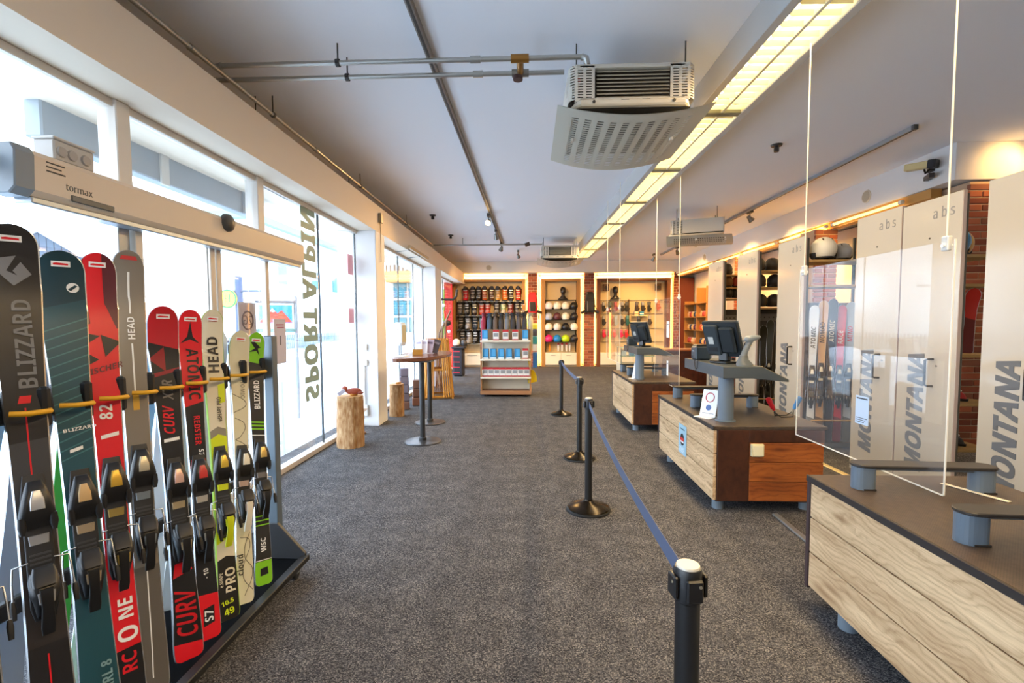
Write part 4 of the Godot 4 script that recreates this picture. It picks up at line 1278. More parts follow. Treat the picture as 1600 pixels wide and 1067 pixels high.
func build_ski_rack() -> void:
	var red := mat(hexc("d81420"), 0.3)
	var dred := mat(hexc("8e1420"), 0.32)
	var black := mat(hexc("141416"), 0.33)
	var grayd := mat(hexc("3a3a3c"), 0.35)
	var taupe := mat(hexc("7d7468"), 0.34)
	var teal := mat(hexc("1d4a54"), 0.32)
	var teal2 := mat(hexc("3b6f76"), 0.35)
	var teal3 := mat(hexc("123640"), 0.35)
	var cream := mat(hexc("d9cfb4"), 0.33)
	var lime := mat(hexc("7fc21c"), 0.3)
	var yel := mat(hexc("cfdc1c"), 0.3)
	var white := mat(hexc("e9e9e6"), 0.35)
	var silver := mat(hexc("b9bcc0"), 0.3, 0.5)
	var maroon := mat(hexc("5a1a26"), 0.35)
	var steel := mat(hexc("c4c8cc"), 0.25, 0.8)
	var V := PI / 2
	# each: [tip, bottom, tip half width, waist half, tail half, label]
	var rows := [
		[Vector3(-1.763, 1.93, -1.566), Vector3(-1.515, 0.122, -1.40), 0.068, 0.048, 0.06],
		[Vector3(-1.754, 1.865, -1.723), Vector3(-1.513, 0.122, -1.555), 0.069, 0.047, 0.06],
		[Vector3(-1.756, 1.88, -1.875), Vector3(-1.511, 0.122, -1.662), 0.062, 0.043, 0.056],
		[Vector3(-1.760, 1.912, -2.030), Vector3(-1.511, 0.122, -1.775), 0.058, 0.042, 0.055],
		[Vector3(-1.728, 1.678, -2.168), Vector3(-1.509, 0.122, -1.972), 0.063, 0.043, 0.058],
		[Vector3(-1.726, 1.666, -2.343), Vector3(-1.511, 0.122, -2.105), 0.055, 0.039, 0.053],
		[Vector3(-1.727, 1.67, -2.513), Vector3(-1.510, 0.122, -2.252), 0.055, 0.04, 0.052],
		[Vector3(-1.710, 1.552, -2.728), Vector3(-1.512, 0.122, -2.385), 0.056, 0.039, 0.05],
		[Vector3(-1.708, 1.54, -2.880), Vector3(-1.511, 0.122, -2.567), 0.054, 0.038, 0.05],
	]
	var labels := [
		"wide black ski with grey lettering and red stripe at the left end of the rack",
		"dark teal ski with fine slanting lines, second from the left in the rack",
		"bright red ski with black triangles and white number, beside the teal ski",
		"taupe grey ski with a thin white centre line, right of the bright red ski",
		"red and black ski with red script, right of the taupe ski",
		"short red ski with black star and vertical letters in the middle of the rack",
		"cream ski with big black letters and yellow-green lower half",
		"pale cream ski with thin looping black lines near the right end of the rack",
		"short black ski with lime green tip and tail at the right end of the rack"]
	for i in 9:
		var r: Array = rows[i]
		var k := Ski.new()
		k.L = (r[0] - r[1]).length()
		k.tip = r[2]
		k.waist = r[3]
		k.tail = r[4]
		if i == 2:
			k.blunt = 0.1
		var t := lean_frame(r[1], r[0], Vector3(0.80, 0, 0.60))
		var L := k.L
		var sticker := [white, [pv([-0.026, L - 0.057, 0.026, L - 0.057, 0.026, L - 0.037, -0.026, L - 0.037])]]
		var stick2 := [red, [pv([-0.021, L - 0.051, 0.02, L - 0.051, 0.02, L - 0.045, -0.012, L - 0.043, -0.021, L - 0.045])]]
		var pr := []
		var tx := []
		var base: Material = black
		var edge: Material = steel
		var bd := {}
		match i:
			0:
				base = mat(hexc("1c1a1b"), 0.32)
				pr = [[grayd, [pv([-0.1, 0.85, 0.1, 0.87, 0.1, 1.12, -0.1, 1.1])]], [mat(hexc("2b2522"), 0.4), [pv([-0.1, 0.45, 0.1, 0.45, 0.1, 0.86, -0.1, 0.84])]], [red, [pv([-0.004, 0.0, 0.0, 0.0, 0.0, 0.42, -0.004, 0.42]), pv([-0.003, 0.9, 0.001, 0.9, 0.001, 1.22, -0.003, 1.22])]], [mat(hexc("777779"), 0.4), [pv([-0.04, L - 0.15, 0.0, L - 0.2, 0.045, L - 0.16, 0.02, L - 0.12, 0.0, L - 0.15, 0.01, L - 0.165, -0.015, L - 0.15, 0.01, L - 0.1, -0.03, L - 0.11])]], [red, [pv([-0.018, 1.235, 0.012, 1.235, 0.016, 1.26, -0.012, 1.26])]]]
				tx = [["BLIZZARD", 0.045, 0.012, L - 0.40, V, mat(hexc("6f6f70"), 0.4), 1.05]]
				bd = {"acc": silver, "acc2": mat(hexc("8a8c90"), 0.35)}
			1:
				base = teal
				var st := []
				for j in 15:
					st.append(pv([-0.1, 0.98 + j * 0.034, 0.1, 1.06 + j * 0.034, 0.1, 1.066 + j * 0.034, -0.1, 0.984 + j * 0.034]))
				pr = [[teal3, [pv([-0.1, L - 0.22, 0.1, L - 0.16, 0.1, L, -0.1, L])]], [teal2, st], [white, [circ2(0.03, L - 0.13, 0.018)]], [teal3, [pv([0.016, L - 0.136, 0.036, L - 0.12, 0.044, L - 0.124, 0.024, L - 0.142])]], [white, [pv([-0.02, 1.03, 0.016, 1.04, 0.016, 1.052, -0.02, 1.042])]]]
				tx = [["BLIZZARD", 0.012, 0.012, 1.115, 0.08, white, 1.2], ["PEARL 8", 0.03, 0.022, 0.20, V, mat(hexc("7ea0a4"), 0.4)]]
				bd = {"acc": mat(hexc("c8a878"), 0.35), "acc2": mat(hexc("9a8a72"), 0.4)}
			2:
				base = red
				pr = [[maroon, [pv([0.012, L, 0.1, L, 0.1, L - 0.32, 0.05, L - 0.3, 0.018, L - 0.2]), pv([-0.1, L, -0.046, L, -0.03, L - 0.28, -0.1, L - 0.33])]], [black, [pv([-0.1, 0.0, 0.1, 0.0, 0.1, 0.26, -0.1, 0.245])]], [black, [pv([-0.062, L - 0.315, -0.004, L - 0.33, -0.062, L - 0.375]), pv([-0.002, L - 0.325, 0.06, L - 0.355, 0.008, L - 0.415]), pv([-0.062, L - 0.385, -0.012, L - 0.425, -0.062, L - 0.455])]], [white, [pv([-0.025, 1.05, 0.03, 1.06, 0.03, 1.075, -0.025, 1.065])]]]
				tx = [["FISCHER", 0.022, 0.0, L - 0.462, 0.28, maroon, 1.0, 0.3], ["82", 0.04, -0.004, 1.155, V, white], ["NE", 0.045, 0.008, 0.40, V, white], ["O", 0.062, 0.01, 0.305, V, white, 1.0], ["RC", 0.045, 0.008, 0.20, V, red]]
				bd = {"acc": mat(hexc("c9a23a"), 0.3, 0.4), "acc2": mat(hexc("8e7a3c"), 0.35)}
			3:
				base = taupe
				pr = [[mat(hexc("5c554c"), 0.36), [pv([-0.1, 0.0, 0.1, 0.0, 0.1, 0.5, -0.1, 0.5])]], [white, [pv([-0.002, 0.06, 0.002, 0.06, 0.002, 0.5, -0.002, 0.5]), pv([-0.003, L - 0.62, 0.003, L - 0.62, 0.003, L - 0.40, -0.003, L - 0.40]), pv([-0.003, L - 0.27, 0.003, L - 0.27, 0.004, L - 0.09, -0.004, L - 0.09])]], [mat(hexc("d0a030"), 0.4), [pv([-0.01, 1.14, 0.012, 1.14, 0.012, 1.2, -0.01, 1.22])]], [mat(hexc("c63a3a"), 0.4), [pv([-0.03, L - 0.04, 0.03, L - 0.04, 0.025, L - 0.024, -0.025, L - 0.024])]]]
				tx = [["HEAD", 0.024, 0.0, L - 0.335, V, white, 1.15]]
				bd = {"acc": mat(hexc("b8b09a"), 0.3, 0.4), "acc2": mat(hexc("7a848c"), 0.3, 0.4)}
			4:
				base = black
				pr = [[mat(hexc("b8141f"), 0.32), [pv([-0.1, L, 0.1, L, 0.1, L - 0.21, -0.1, L - 0.15])]], [mat(hexc("8d0f18"), 0.34), [pv([-0.062, L - 0.24, 0.0, L - 0.185, 0.0, L - 0.3])]], [dred, [pv([-0.1, L - 0.32, 0.1, L - 0.27, 0.1, L - 0.285, -0.1, L - 0.34])]], [red, [pv([-0.1, 0.0, 0.1, 0.0, 0.1, 0.05, -0.1, 0.09]), pv([-0.04, 0.36, 0.035, 0.38, 0.02, 0.43, -0.03, 0.42])]], [white, [pv([-0.03, 0.96, 0.03, 0.965, 0.03, 0.98, -0.03, 0.975])]]]
				tx = [["XTR", 0.04, 0.0, 1.2, V, mat(hexc("77706a"), 0.4), 0.9, 0.25], ["CURV", 0.042, -0.005, 1.06, V, red, 0.85, 0.25], ["CURV", 0.078, 0.0, 0.2, V, mat(hexc("c4101c"), 0.35), 0.72, 0.2]]
				bd = {"acc": mat(hexc("d5aea0"), 0.3, 0.4), "acc2": mat(hexc("9b8a6a"), 0.35), "toe": 0.49, "heel": 0.33}
			5:
				base = black
				pr = [[red, [pv([-0.1, L, 0.1, L, 0.1, L - 0.44, -0.1, L - 0.5])]], [black, [pv([0.0, L - 0.055, 0.012, L - 0.13, 0.042, L - 0.165, 0.0, L - 0.145, -0.042, L - 0.165, -0.012, L - 0.13])]], [red, [pv([-0.1, 0.0, 0.1, 0.0, 0.1, 0.17, 0.045, 0.2, -0.1, 0.215])]], [black, [pv([-0.02, 0.06, 0.026, 0.07, 0.026, 0.15, -0.02, 0.14])]], [red, [pv([-0.035, 0.8, 0.035, 0.8, 0.03, 0.84, 0.01, 0.82, -0.03, 0.84])]]]
				tx = [["ATOMIC", 0.05, 0.004, L - 0.32, V + PI, black, 0.95], ["REDSTER", 0.026, 0.005, 0.98, V + PI, red, 0.95], ["S7", 0.022, 0.015, 0.87, V + PI, white], ["S7", 0.036, 0.003, 0.105, V, white], ["- 10", 0.02, 0.0, 0.3, V, white]]
				bd = {"acc": mat(hexc("c0302a"), 0.3), "acc2": mat(hexc("b8b2a6"), 0.3, 0.4), "toe": 0.475, "heel": 0.315}
			6:
				base = cream
				pr = [[mat(hexc("8a8272"), 0.4), [pv([-0.1, L - 0.68, 0.0, L - 0.62, 0.1, L - 0.66, 0.1, L - 0.70, 0.0, L - 0.66, -0.1, L - 0.72])]], [yel, [pv([-0.1, 0.34, 0.0, 0.39, 0.1, 0.36, 0.1, L - 0.70, 0.0, L - 0.66, -0.1, L - 0.72])]], [yel, [pv([0.012, L - 0.5, 0.1, L - 0.48, 0.1, L - 0.38, 0.012, L - 0.4])]], [mat(hexc("1c1915"), 0.36), [pv([-0.1, 0.0, 0.1, 0.0, 0.1, 0.28, 0.0, 0.31, -0.1, 0.27])]], [mat(hexc("a8372c"), 0.4), [pv([-0.02, L - 0.062, 0.02, L - 0.062, 0.02, L - 0.054, -0.02, L - 0.054])]]]
				tx = [["HEAD", 0.05, 0.0, L - 0.24, V, mat(hexc("241f1c"), 0.4), 1.1], ["eSHAPE PRO", 0.02, 0.012, L - 0.53, V, mat(hexc("3a3420"), 0.4), 0.8], ["e", 0.05, 0.0, L - 0.80, 0.0, mat(hexc("30361a"), 0.4)], ["PRO", 0.046, 0.012, 0.19, V, cream], ["e.SHAPE", 0.016, -0.03, 0.2, V, cream, 0.8], ["10.5", 0.022, -0.005, 0.085, 0.15, yel], ["49", 0.032, 0.0, 0.04, 0.15, yel]]
				bd = {"acc": mat(hexc("d0b040"), 0.3, 0.4), "acc2": yel, "lever": yel, "toe": 0.475, "heel": 0.315}
				edge = mat(hexc("93b92a"), 0.4)
			7:
				base = mat(hexc("d6cdb2"), 0.33)
				var lines := []
				for q in [[Vector2(-0.045, L - 0.36), Vector2(0.03, L - 0.42), Vector2(-0.035, L - 0.47)], [Vector2(-0.03, L - 0.5), Vector2(0.02, L - 0.54), Vector2(0.0, L - 0.6), Vector2(-0.03, L - 0.62)], [Vector2(-0.03, L - 0.62), Vector2(0.03, L - 0.68), Vector2(0.02, L - 0.8), Vector2(-0.02, L - 0.74)], [Vector2(-0.02, 0.34), Vector2(0.03, 0.3), Vector2(-0.01, 0.16), Vector2(0.04, 0.06)], [Vector2(0.03, 0.36), Vector2(0.0, 0.25), Vector2(0.04, 0.15), Vector2(0.0, 0.04)]]:
					lines.append(stroke(q, 0.003))
				pr = [[mat(hexc("3a332c"), 0.4), lines], [mat(hexc("55697a"), 0.4), [circ2(0.012, L - 0.76, 0.008)]], [mat(hexc("b04038"), 0.4), [pv([-0.02, L - 0.06, 0.02, L - 0.06, 0.02, L - 0.052, -0.02, L - 0.052])]]]
				tx = [["ATOMIC", 0.022, 0.012, L - 0.33, V + PI, mat(hexc("8a8272"), 0.4), 1.0], ["cloud", 0.03, -0.022, 0.2, V, mat(hexc("3a332c"), 0.4), 1.0]]
				bd = {"mat": mat(hexc("211f1d"), 0.4), "acc": mat(hexc("e2dccb"), 0.35), "acc2": mat(hexc("b59a8c"), 0.4), "lever": mat(hexc("e6e0d0"), 0.35)}
			8:
				base = mat(hexc("262422"), 0.34)
				pr = [[lime, [pv([-0.1, L, 0.1, L, 0.1, L - 0.2, -0.1, L - 0.165]), pv([-0.1, 0.0, 0.1, 0.0, 0.1, 0.13, -0.1, 0.13])]], [lime, [pv([-0.1, L - 0.53, 0.1, L - 0.55, 0.1, L - 0.56, -0.1, L - 0.54]), pv([-0.1, L - 0.55, 0.1, L - 0.57, 0.1, L - 0.58, -0.1, L - 0.56]), pv([-0.1, L - 0.57, 0.1, L - 0.59, 0.1, L - 0.60, -0.1, L - 0.58]), pv([-0.1, 0.375, 0.1, 0.375, 0.1, 0.382, -0.1, 0.382]), pv([-0.1, 0.35, 0.1, 0.35, 0.1, 0.357, -0.1, 0.357]), pv([-0.1, 0.325, 0.1, 0.325, 0.1, 0.332, -0.1, 0.332])]], [white, [pv([-0.1, L - 0.61, 0.1, L - 0.63, 0.1, L - 0.635, -0.1, L - 0.615]), pv([-0.1, 0.134, 0.1, 0.134, 0.1, 0.138, -0.1, 0.138])]], [black, [pv([-0.03, L - 0.06, -0.01, L - 0.055, 0.03, L - 0.09, 0.0, L - 0.1]), pv([-0.04, L - 0.12, 0.01, L - 0.085, 0.025, L - 0.14, 0.005, L - 0.11]), pv([-0.02, 0.05, 0.025, 0.055, 0.022, 0.095, -0.018, 0.09])]]]
				tx = [["BLIZZARD", 0.032, 0.0, L - 0.38, V, white, 0.85], ["WSC", 0.028, 0.0, 0.22, V, white, 0.95]]
				bd = {"acc": mat(hexc("c9a860"), 0.3, 0.5), "acc2": mat(hexc("6f6a68"), 0.35)}
		if not i in [3]:
			pr.append(sticker)
			pr.append(stick2)
		var sk := make_ski(k, labels[i], "skis standing in the black rack", t, base, edge, pr, tx, bd)
		if i == 0:
			# red lower edge ski half out of the frame, copy of the same kind turned out further left
			sk.set_meta("base", "ski")
			copy(sk, Transform3D(t.basis, t.origin + Vector3(0.0, 0, 0.2)), "black ski cut off by the left edge of the picture, only its tail in view", "skis standing in the black rack")
	# second row behind, bases towards the street
	var cols := ["2c5f9a", "33363a", "2f9a3a", "e8ecef", "3f7fb0", "c8ccd0", "2a2c30", "5c6a78"]
	for i in 8:
		var k := Ski.new()
		k.L = 1.5 - 0.02 * (i % 3)
		var z := -1.42 - i * 0.165
		var b := Vector3(-1.86, 0.12, z + 0.08)
		var tp := Vector3(-1.80, 0.12 + k.L, z - 0.12)
		make_ski(k, ["blue ski in the back row at the left end of the rack", "dark ski in the back row of the rack behind the black ski", "bright green ski showing between the black and the teal ski", "white ski in the back row behind the bright red ski", "light blue ski in the back row behind the red and black ski", "silver ski in the back row behind the short red ski", "black ski in the back row behind the cream ski", "slate ski in the back row behind the looping-line ski"][i], "skis in the back row of the rack", lean_frame(b, tp, Vector3(-0.8, 0, -0.6)), mat(hexc(cols[i]), 0.35), mat(hexc(["9fc3dc", "8e959c", "3fae3a", "dfe6ec", "8fc0e0", "e4e8ec", "a9afb5", "c2c8ce"][i]), 0.4), [], [], {})
	# the rack itself
	var o := thing("ski_rack", "black wheeled ski rack with yellow straps along the entrance window", "ski rack")
	var blk := mat(hexc("17181a"), 0.55)
	var stl := mat(hexc("6f7c86"), 0.35, 0.5)
	for x in [-1.44, -1.96]:
		part("base_rail", mb().bx(x - 0.025, x + 0.025, 0.085, 0.122, -0.6, -2.93, 0.004), blk, o)
	part("base_tray", mb().bx(-1.95, -1.45, 0.085, 0.097, -0.6, -2.93, 0.002), mat(hexc("0f1012"), 0.9, 0.0, {"metallic_specular": 0.1}), o)
	for z in [-0.62, -2.92]:
		part("end_plate", mb(frame(Vector3.RIGHT, UP, Vector3(0, 0, z - 0.012))).prism(pv([-1.965, 0.10, -1.435, 0.10, -1.435, 0.135, -1.61, 0.33, -1.69, 0.33, -1.965, 0.135]), 0.024, 0.003), mat(hexc("2c2d2f"), 0.4), o)
		part("post", mb().bx(-1.67, -1.61, 0.1, 1.53, z - 0.06, z, 0.005), stl, o)
	for x in [-1.47, -1.93]:
		for z in [-0.75, -2.85]:
			var c := part("caster", mb().lathe([Vector2(0.0, -0.014), Vector2(0.028, -0.014), Vector2(0.035, -0.009), Vector2(0.035, 0.009), Vector2(0.028, 0.014), Vector2(0, 0.014)], 18), mat(hexc("25272a"), 0.5), o, Transform3D(Basis(Vector3.BACK, PI / 2), Vector3(x, 0.036, z)))
			part("fork", mb(Transform3D(Basis(Vector3.BACK, -PI / 2), Vector3.ZERO)).bx(-0.02, 0.02, 0.0, 0.055, -0.012, 0.012, 0.003), mat(hexc("9aa0a5"), 0.3, 0.8), c)
	part("top_bar", mb().bx(-1.765, -1.735, 1.27, 1.36, -0.6, -2.99, 0.005), blk, o)
	part("back_bar", mb().bx(-1.765, -1.735, 0.62, 0.68, -0.6, -2.89, 0.005), blk, o)
	var hz := [-1.42, -1.582, -1.737, -1.886, -2.034, -2.196, -2.367, -2.535, -2.715, -2.905, -1.26]
	for i in 11:
		var z: float = hz[i]
		var y := 1.325
		var cl := part("holder", mb(Transform3D(Basis(UP, -0.64), Vector3(-1.70, y, z))).bx(-0.04, 0.078, -0.07, 0.07, -0.017, 0.017, 0.01), mat(hexc("15171a"), 0.38), o)
		if i < 9:
			var z2: float = hz[i + 1]
			part("strap", mb().tube([Vector3(-1.645, y - 0.005, z - 0.01), Vector3(-1.612, y - 0.008, z + (z2 - z) * 0.25), Vector3(-1.618, y - 0.012, z + (z2 - z) * 0.7), Vector3(-1.66, y - 0.014, z2 + 0.012)], 0.0095, 6), mat(hexc("d9a51c"), 0.5), cl)

func circ2(x: float, y: float, r: float) -> PackedVector2Array:
	var p := PackedVector2Array()
	for i in 18:
		p.append(Vector2(x + cos(TAU * i / 18) * r, y + sin(TAU * i / 18) * r))
	return p

func stroke(q: Array, w: float) -> PackedVector2Array:   # a smooth line through q as a thin closed band
	var c := Curve2D.new()
	for i in q.size():
		var a: Vector2 = q[maxi(i - 1, 0)]
		var b: Vector2 = q[mini(i + 1, q.size() - 1)]
		var d := (b - a) * 0.25
		c.add_point(q[i], -d, d)
	var pts := c.tessellate(4, 4.0)
	var l := PackedVector2Array()
	var r := PackedVector2Array()
	for i in pts.size():
		var d: Vector2 = (pts[mini(i + 1, pts.size() - 1)] - pts[maxi(i - 1, 0)]).normalized()
		var n := Vector2(-d.y, d.x) * w * 0.5
		l.append(pts[i] + n)
		r.append(pts[i] - n)
	r.reverse()
	l.append_array(r)
	return l

# ======================= white storage fronts and what shows between them =======================
func build_storage() -> void:
	var fronts := [[-9.27, -8.6, 2.70], [-7.99, -7.32, 2.68], [-6.72, -6.10, 2.672], [-5.15, -4.56, 2.665], [-4.54, -3.94, 2.64], [-3.73, -3.1, 2.645], [-2.98, -2.35, 2.645]]
	var words := ["farthest white storage front in the row along the right wall", "second farthest white storage front, behind the middle desk screen", "white storage front left of the white helmet shelf", "white storage front seen through the nearest acrylic guard, left of a close pair", "white storage front, right one of the close pair behind the nearest guard", "nearest fully lettered white storage front at the right edge", "white storage front just outside the right edge of the picture"]
	var gloss := mat(hexc("aaa8a1"), 0.16, 0.0, {"clearcoat_enabled": true, "clearcoat": 0.3, "clearcoat_roughness": 0.08})
	var edge := mat(hexc("a89a96"), 0.4)
	var ink := mat(hexc("59606a"), 0.5)
	var ink2 := mat(hexc("6d7075"), 0.5)
	var blk := mat(hexc("1d1b1c"), 0.35)
	for i in 7:
		var z0: float = fronts[i][0]
		var z1: float = fronts[i][1]
		var h: float = fronts[i][2]
		var w := z1 - z0
		var o := thing("storage_cabinet", words[i], "cabinet", Vector3(3.45, 0, z0), 0.0, "white sliding storage fronts along the right wall")
		part("panel", mb().bx(0, 0.028, 0.03, h, 0, w, 0.003), gloss, o)
		part("edge_band", mb().bx(0.002, 0.03, 0.03, h - 0.002, w, w + 0.004), edge, o)
		part("runner", mb().bx(0.0, 0.12, 0.0, 0.03, w * 0.35, w * 0.65, 0.003), mat(hexc("55504a"), 0.5), o)
		part("upright", mb().bx(0.03, 0.08, 0.03, h - 0.02, 0.03, 0.08, 0.003), mat(hexc("4a4a48"), 0.5), o)
		part("upright", mb().bx(0.03, 0.08, 0.03, h - 0.02, w - 0.08, w - 0.03, 0.003), mat(hexc("4a4a48"), 0.5), o)
		part("bolt", mb().cyl(Vector3(-0.004, h - 0.33, w * 0.5), Vector3(0, h - 0.33, w * 0.5), 0.008, 0.008, 12), mat(hexc("3b3836"), 0.4), o)
		var hy := 1.16
		var hz := w * 0.60
		part("handle", mb().tube([Vector3(0.0, hy + 0.115, hz + 0.03), Vector3(-0.035, hy + 0.115, hz + 0.02), Vector3(-0.045, hy + 0.105, hz), Vector3(-0.045, hy - 0.105, hz), Vector3(-0.035, hy - 0.115, hz + 0.02), Vector3(0.0, hy - 0.115, hz + 0.03)], 0.0105, 10), blk, o)
		part("lock", mb().cyl(Vector3(-0.005, hy + 0.06, hz + 0.06), Vector3(0, hy + 0.06, hz + 0.06), 0.008, 0.008, 12), mat(hexc("55565a"), 0.4), o)
		lettering("MONTANA", 0.165, frame(UP, Vector3.FORWARD, Vector3(-0.001, 0.80, 0.215)), ink, o, "lettering", "Droid Sans", 700, 0.002, 0.90, 0.2, 0.0045)
		lettering("a b s", 0.085, frame(Vector3.BACK, UP, Vector3(-0.001, h - 0.135, w - 0.17)), ink2, o, "lettering", "Droid Sans", 400, 0.002, 0.85)
	# racks that show in the gaps
	var shelfm := mat(hexc("b08c52"), 0.55)
	var greyp := mat(hexc("66645e"), 0.6)
	var posts := mat(hexc("3f3d3a"), 0.5)
	var racks := [[-9.2, 3.62, 4.25, [2.5, 2.26, 2.05, 0.35], "storage rack between the two farthest white fronts"], [-7.95, 3.6, 4.3, [2.44, 2.17, 1.84, 0.35], "storage rack between second and third white fronts from the far end"], [-6.12, 3.56, 4.3, [2.372, 2.06, 1.22, 0.372], "storage rack holding upright skis behind the nearest guard"], [-4.42, 3.64, 4.2, [2.19, 1.93, 1.3, 0.86, 0.44], "narrow storage rack with boots left of the nearest white front"]]
	for r in racks:
		var z: float = r[0]
		var o := thing("storage_rack", r[4], "shelving", Vector3(r[1], 0, z), 0.0, "racks between the storage fronts")
		var w: float = r[2] - r[1]
		for x in [0.0, w]:
			part("post", mb().bx(x - 0.015, x + 0.015, 0, 2.7, -0.36, -0.33, 0.002), posts, o)
		part("back_sheet", mb().bx(0, w, 0.05, 1.85 if z < -5 else 1.3, -0.33, -0.32), mat(hexc("3a3733"), 0.7), o)
		part("base_tray", mb().bx(-0.02, w, 0.02, 0.07, -0.34, 0.08, 0.004), mat(hexc("4c4842"), 0.6), o)
		for y in r[3]:
			if y > 0.5 and y < 1.8 and z < -6.0:
				part("hook_rail", mb().bx(0, w, y - 0.035, y, -0.31, -0.28, 0.003), mat(hexc("3a3a38"), 0.5), o)
			elif y < 0.5 and z < -5:
				part("front_bar", mb().cyl(Vector3(-0.05, y, 0.16), Vector3(w, y, 0.16), 0.01, 0.01, 10), shelfm, o)
			else:
				part("shelf", mb().bx(-0.03, w, y - 0.028, y, -0.34, 0.05, 0.003), shelfm, o)
		if z < -6.5:
			var pl := part("punched_strip", mb().bx(0, w, 1.62, 1.74, -0.3, -0.29), greyp, o)
			for j in 8:
				part("hole", mb().cyl(Vector3(0.05 + j * 0.075, 1.68, -0.29), Vector3(0.05 + j * 0.075, 1.68, -0.287), 0.012, 0.012, 8), mat(hexc("191817"), 0.8), pl)
	# helmets and bags on the shelves
	helmet(Vector3(3.74, 2.372, -6.2), 1.15, hexc("e9e2cf"), "white helmet on the top shelf between two white storage fronts", "helmets between the storage fronts", 0.6)
	helmet(Vector3(4.02, 2.372, -6.28), 0.9, hexc("8d8f92"), "grey helmet tucked behind the white helmet on the rack shelf", "helmets between the storage fronts", 0.4)
	helmet(Vector3(3.86, 2.19, -4.5), 1.0, hexc("2c83b8"), "blue helmet with white star on the narrow rack near the right edge", "helmets between the storage fronts", 0.2)
	helmet(Vector3(4.02, 2.19, -4.66), 1.05, hexc("b98a2c"), "ochre helmet behind the blue helmet near the right edge", "helmets between the storage fronts", 0.3)
	var hb := [[3.8, 2.44, -8.05, "1d1d1f"], [4.06, 2.44, -8.1, "2a2624"], [3.82, 2.17, -8.05, "191a1c"], [4.1, 2.17, -8.1, "2b2c2e"], [3.85, 1.84, -8.05, "232427"], [4.1, 1.84, -8.1, "3a3632"], [3.8, 2.5, -9.3, "2a2320"], [3.82, 2.26, -9.3, "6e4a22"], [4.02, 2.26, -9.3, "b5482e"], [3.82, 2.05, -9.3, "1f1e1e"], [4.02, 2.05, -9.3, "312c28"]]
	var where := ["second", "second", "second", "second", "second", "second", "farthest", "farthest", "farthest", "farthest", "farthest"]
	var look := ["black helmet, left on the top shelf", "dark brown helmet, right on the top shelf", "black helmet, left on the middle shelf", "charcoal helmet, right on the middle shelf", "black helmet, left on the lower shelf", "dark olive helmet, right on the lower shelf", "dark helmet alone on the top shelf", "tan brown helmet, left on the middle shelf", "rust red helmet, right on the middle shelf", "black helmet, left on the lower shelf", "dark brown helmet, right on the lower shelf"]
	for i in hb.size():
		helmet(Vector3(hb[i][0], hb[i][1], hb[i][2]), 0.88, hexc(hb[i][3]), "%s of the %s gap between white fronts" % [look[i], where[i]], "dark helmets between the storage fronts", 0.5)
	# upright skis in the racks
	var white := mat(hexc("d9dde2"), 0.3)
	var tan := mat(hexc("c9a876"), 0.35)
	var dk := mat(hexc("23201f"), 0.35)
	var sp := [
		[3.55, -6.06, 1.72, "cfd6de", "ATOMIC", "2b2f36", "pale ski with vertical dark letters, leftmost in the rack behind the nearest guard"],
		[3.66, -6.06, 1.78, "c8a070", "NOMAD", "2a2320", "tan wood-coloured ski with dark letters in the rack behind the nearest guard"],
		[3.775, -6.06, 1.80, "2a2626", "ATOMIC", "d8cbb0", "black ski with cream letters in the middle of the rack behind the nearest guard"],
		[3.885, -6.06, 1.72, "c8202c", "RACE", "f2e9e4", "red ski in the rack behind the nearest guard"],
		[4.0, -6.06, 1.76, "b9c4cf", "MIND", "c22026", "pale grey ski with red letters, rightmost in the rack behind the nearest guard"],
		[3.72, -7.93, 1.5, "8f1f22", "", "", "dark red ski in the second gap between the white fronts"],
		[3.84, -7.93, 1.46, "2e2c20", "", "", "olive ski in the second gap between the white fronts"],
		[3.95, -7.93, 1.55, "3a3a2c", "", "", "dark green ski in the second gap between the white fronts"],
		[4.1, -7.93, 1.62, "d8cfa8", "FUN", "4b4a40", "cream ski with yellow band in the second gap between the white fronts"],
		[3.74, -9.18, 1.5, "33302c", "", "", "dark ski in the farthest gap between the white fronts"],
		[3.9, -9.18, 1.45, "b84a22", "", "", "orange ski in the farthest gap between the white fronts"],
		[3.76, -4.4, 1.1, "d6c9ae", "HEAD", "26221f", "short tan ski with dark letters hanging in the narrow rack by the right edge"],
		[3.94, -4.4, 1.0, "c42a1e", "", "", "short red ski hanging in the narrow rack by the right edge"],
	]
	for s in sp:
		var k := Ski.new()
		k.L = s[2]
		k.tip = 0.056
		k.waist = 0.04
		k.tail = 0.05
		var y0 := 0.085 if s[1] < -4.6 else 1.31
		if s[1] > -4.6:
			k.L = 0.58
		var lean := 0.05 if s[1] < -4.6 else 0.02
		var b := Vector3(s[0], y0, s[1])
		var tp := Vector3(s[0] + 0.05, y0 + k.L, s[1] - lean)
		var tx := []
		if s[4] != "":
			tx = [[s[4], 0.05, 0.0, k.L - minf(0.4, k.L * 0.5), PI / 2, mat(hexc(s[5]), 0.4), 1.0, 0.15]]
		var pr := [[mat(hexc(s[3]).darkened(0.45), 0.4), [pv([-0.1, 0.0, 0.1, 0.0, 0.1, 0.28, -0.1, 0.34])]]]
		if s[3] == "d8cfa8":
			pr.append([mat(hexc("d8b52c"), 0.4), [pv([-0.1, k.L - 0.34, 0.1, k.L - 0.34, 0.1, k.L - 0.26, -0.1, k.L - 0.26])]])
		make_ski(k, s[6], "skis upright in the storage racks", lean_frame(b, tp, Vector3(-0.45, 0, 0.9)), mat(hexc(s[3]), 0.32), mat(hexc("b9bcc0"), 0.3, 0.6), pr, tx, {"toe": 0.50, "heel": 0.33, "acc": mat(hexc("d8cfb8"), 0.35)} if k.L > 1.2 else {})
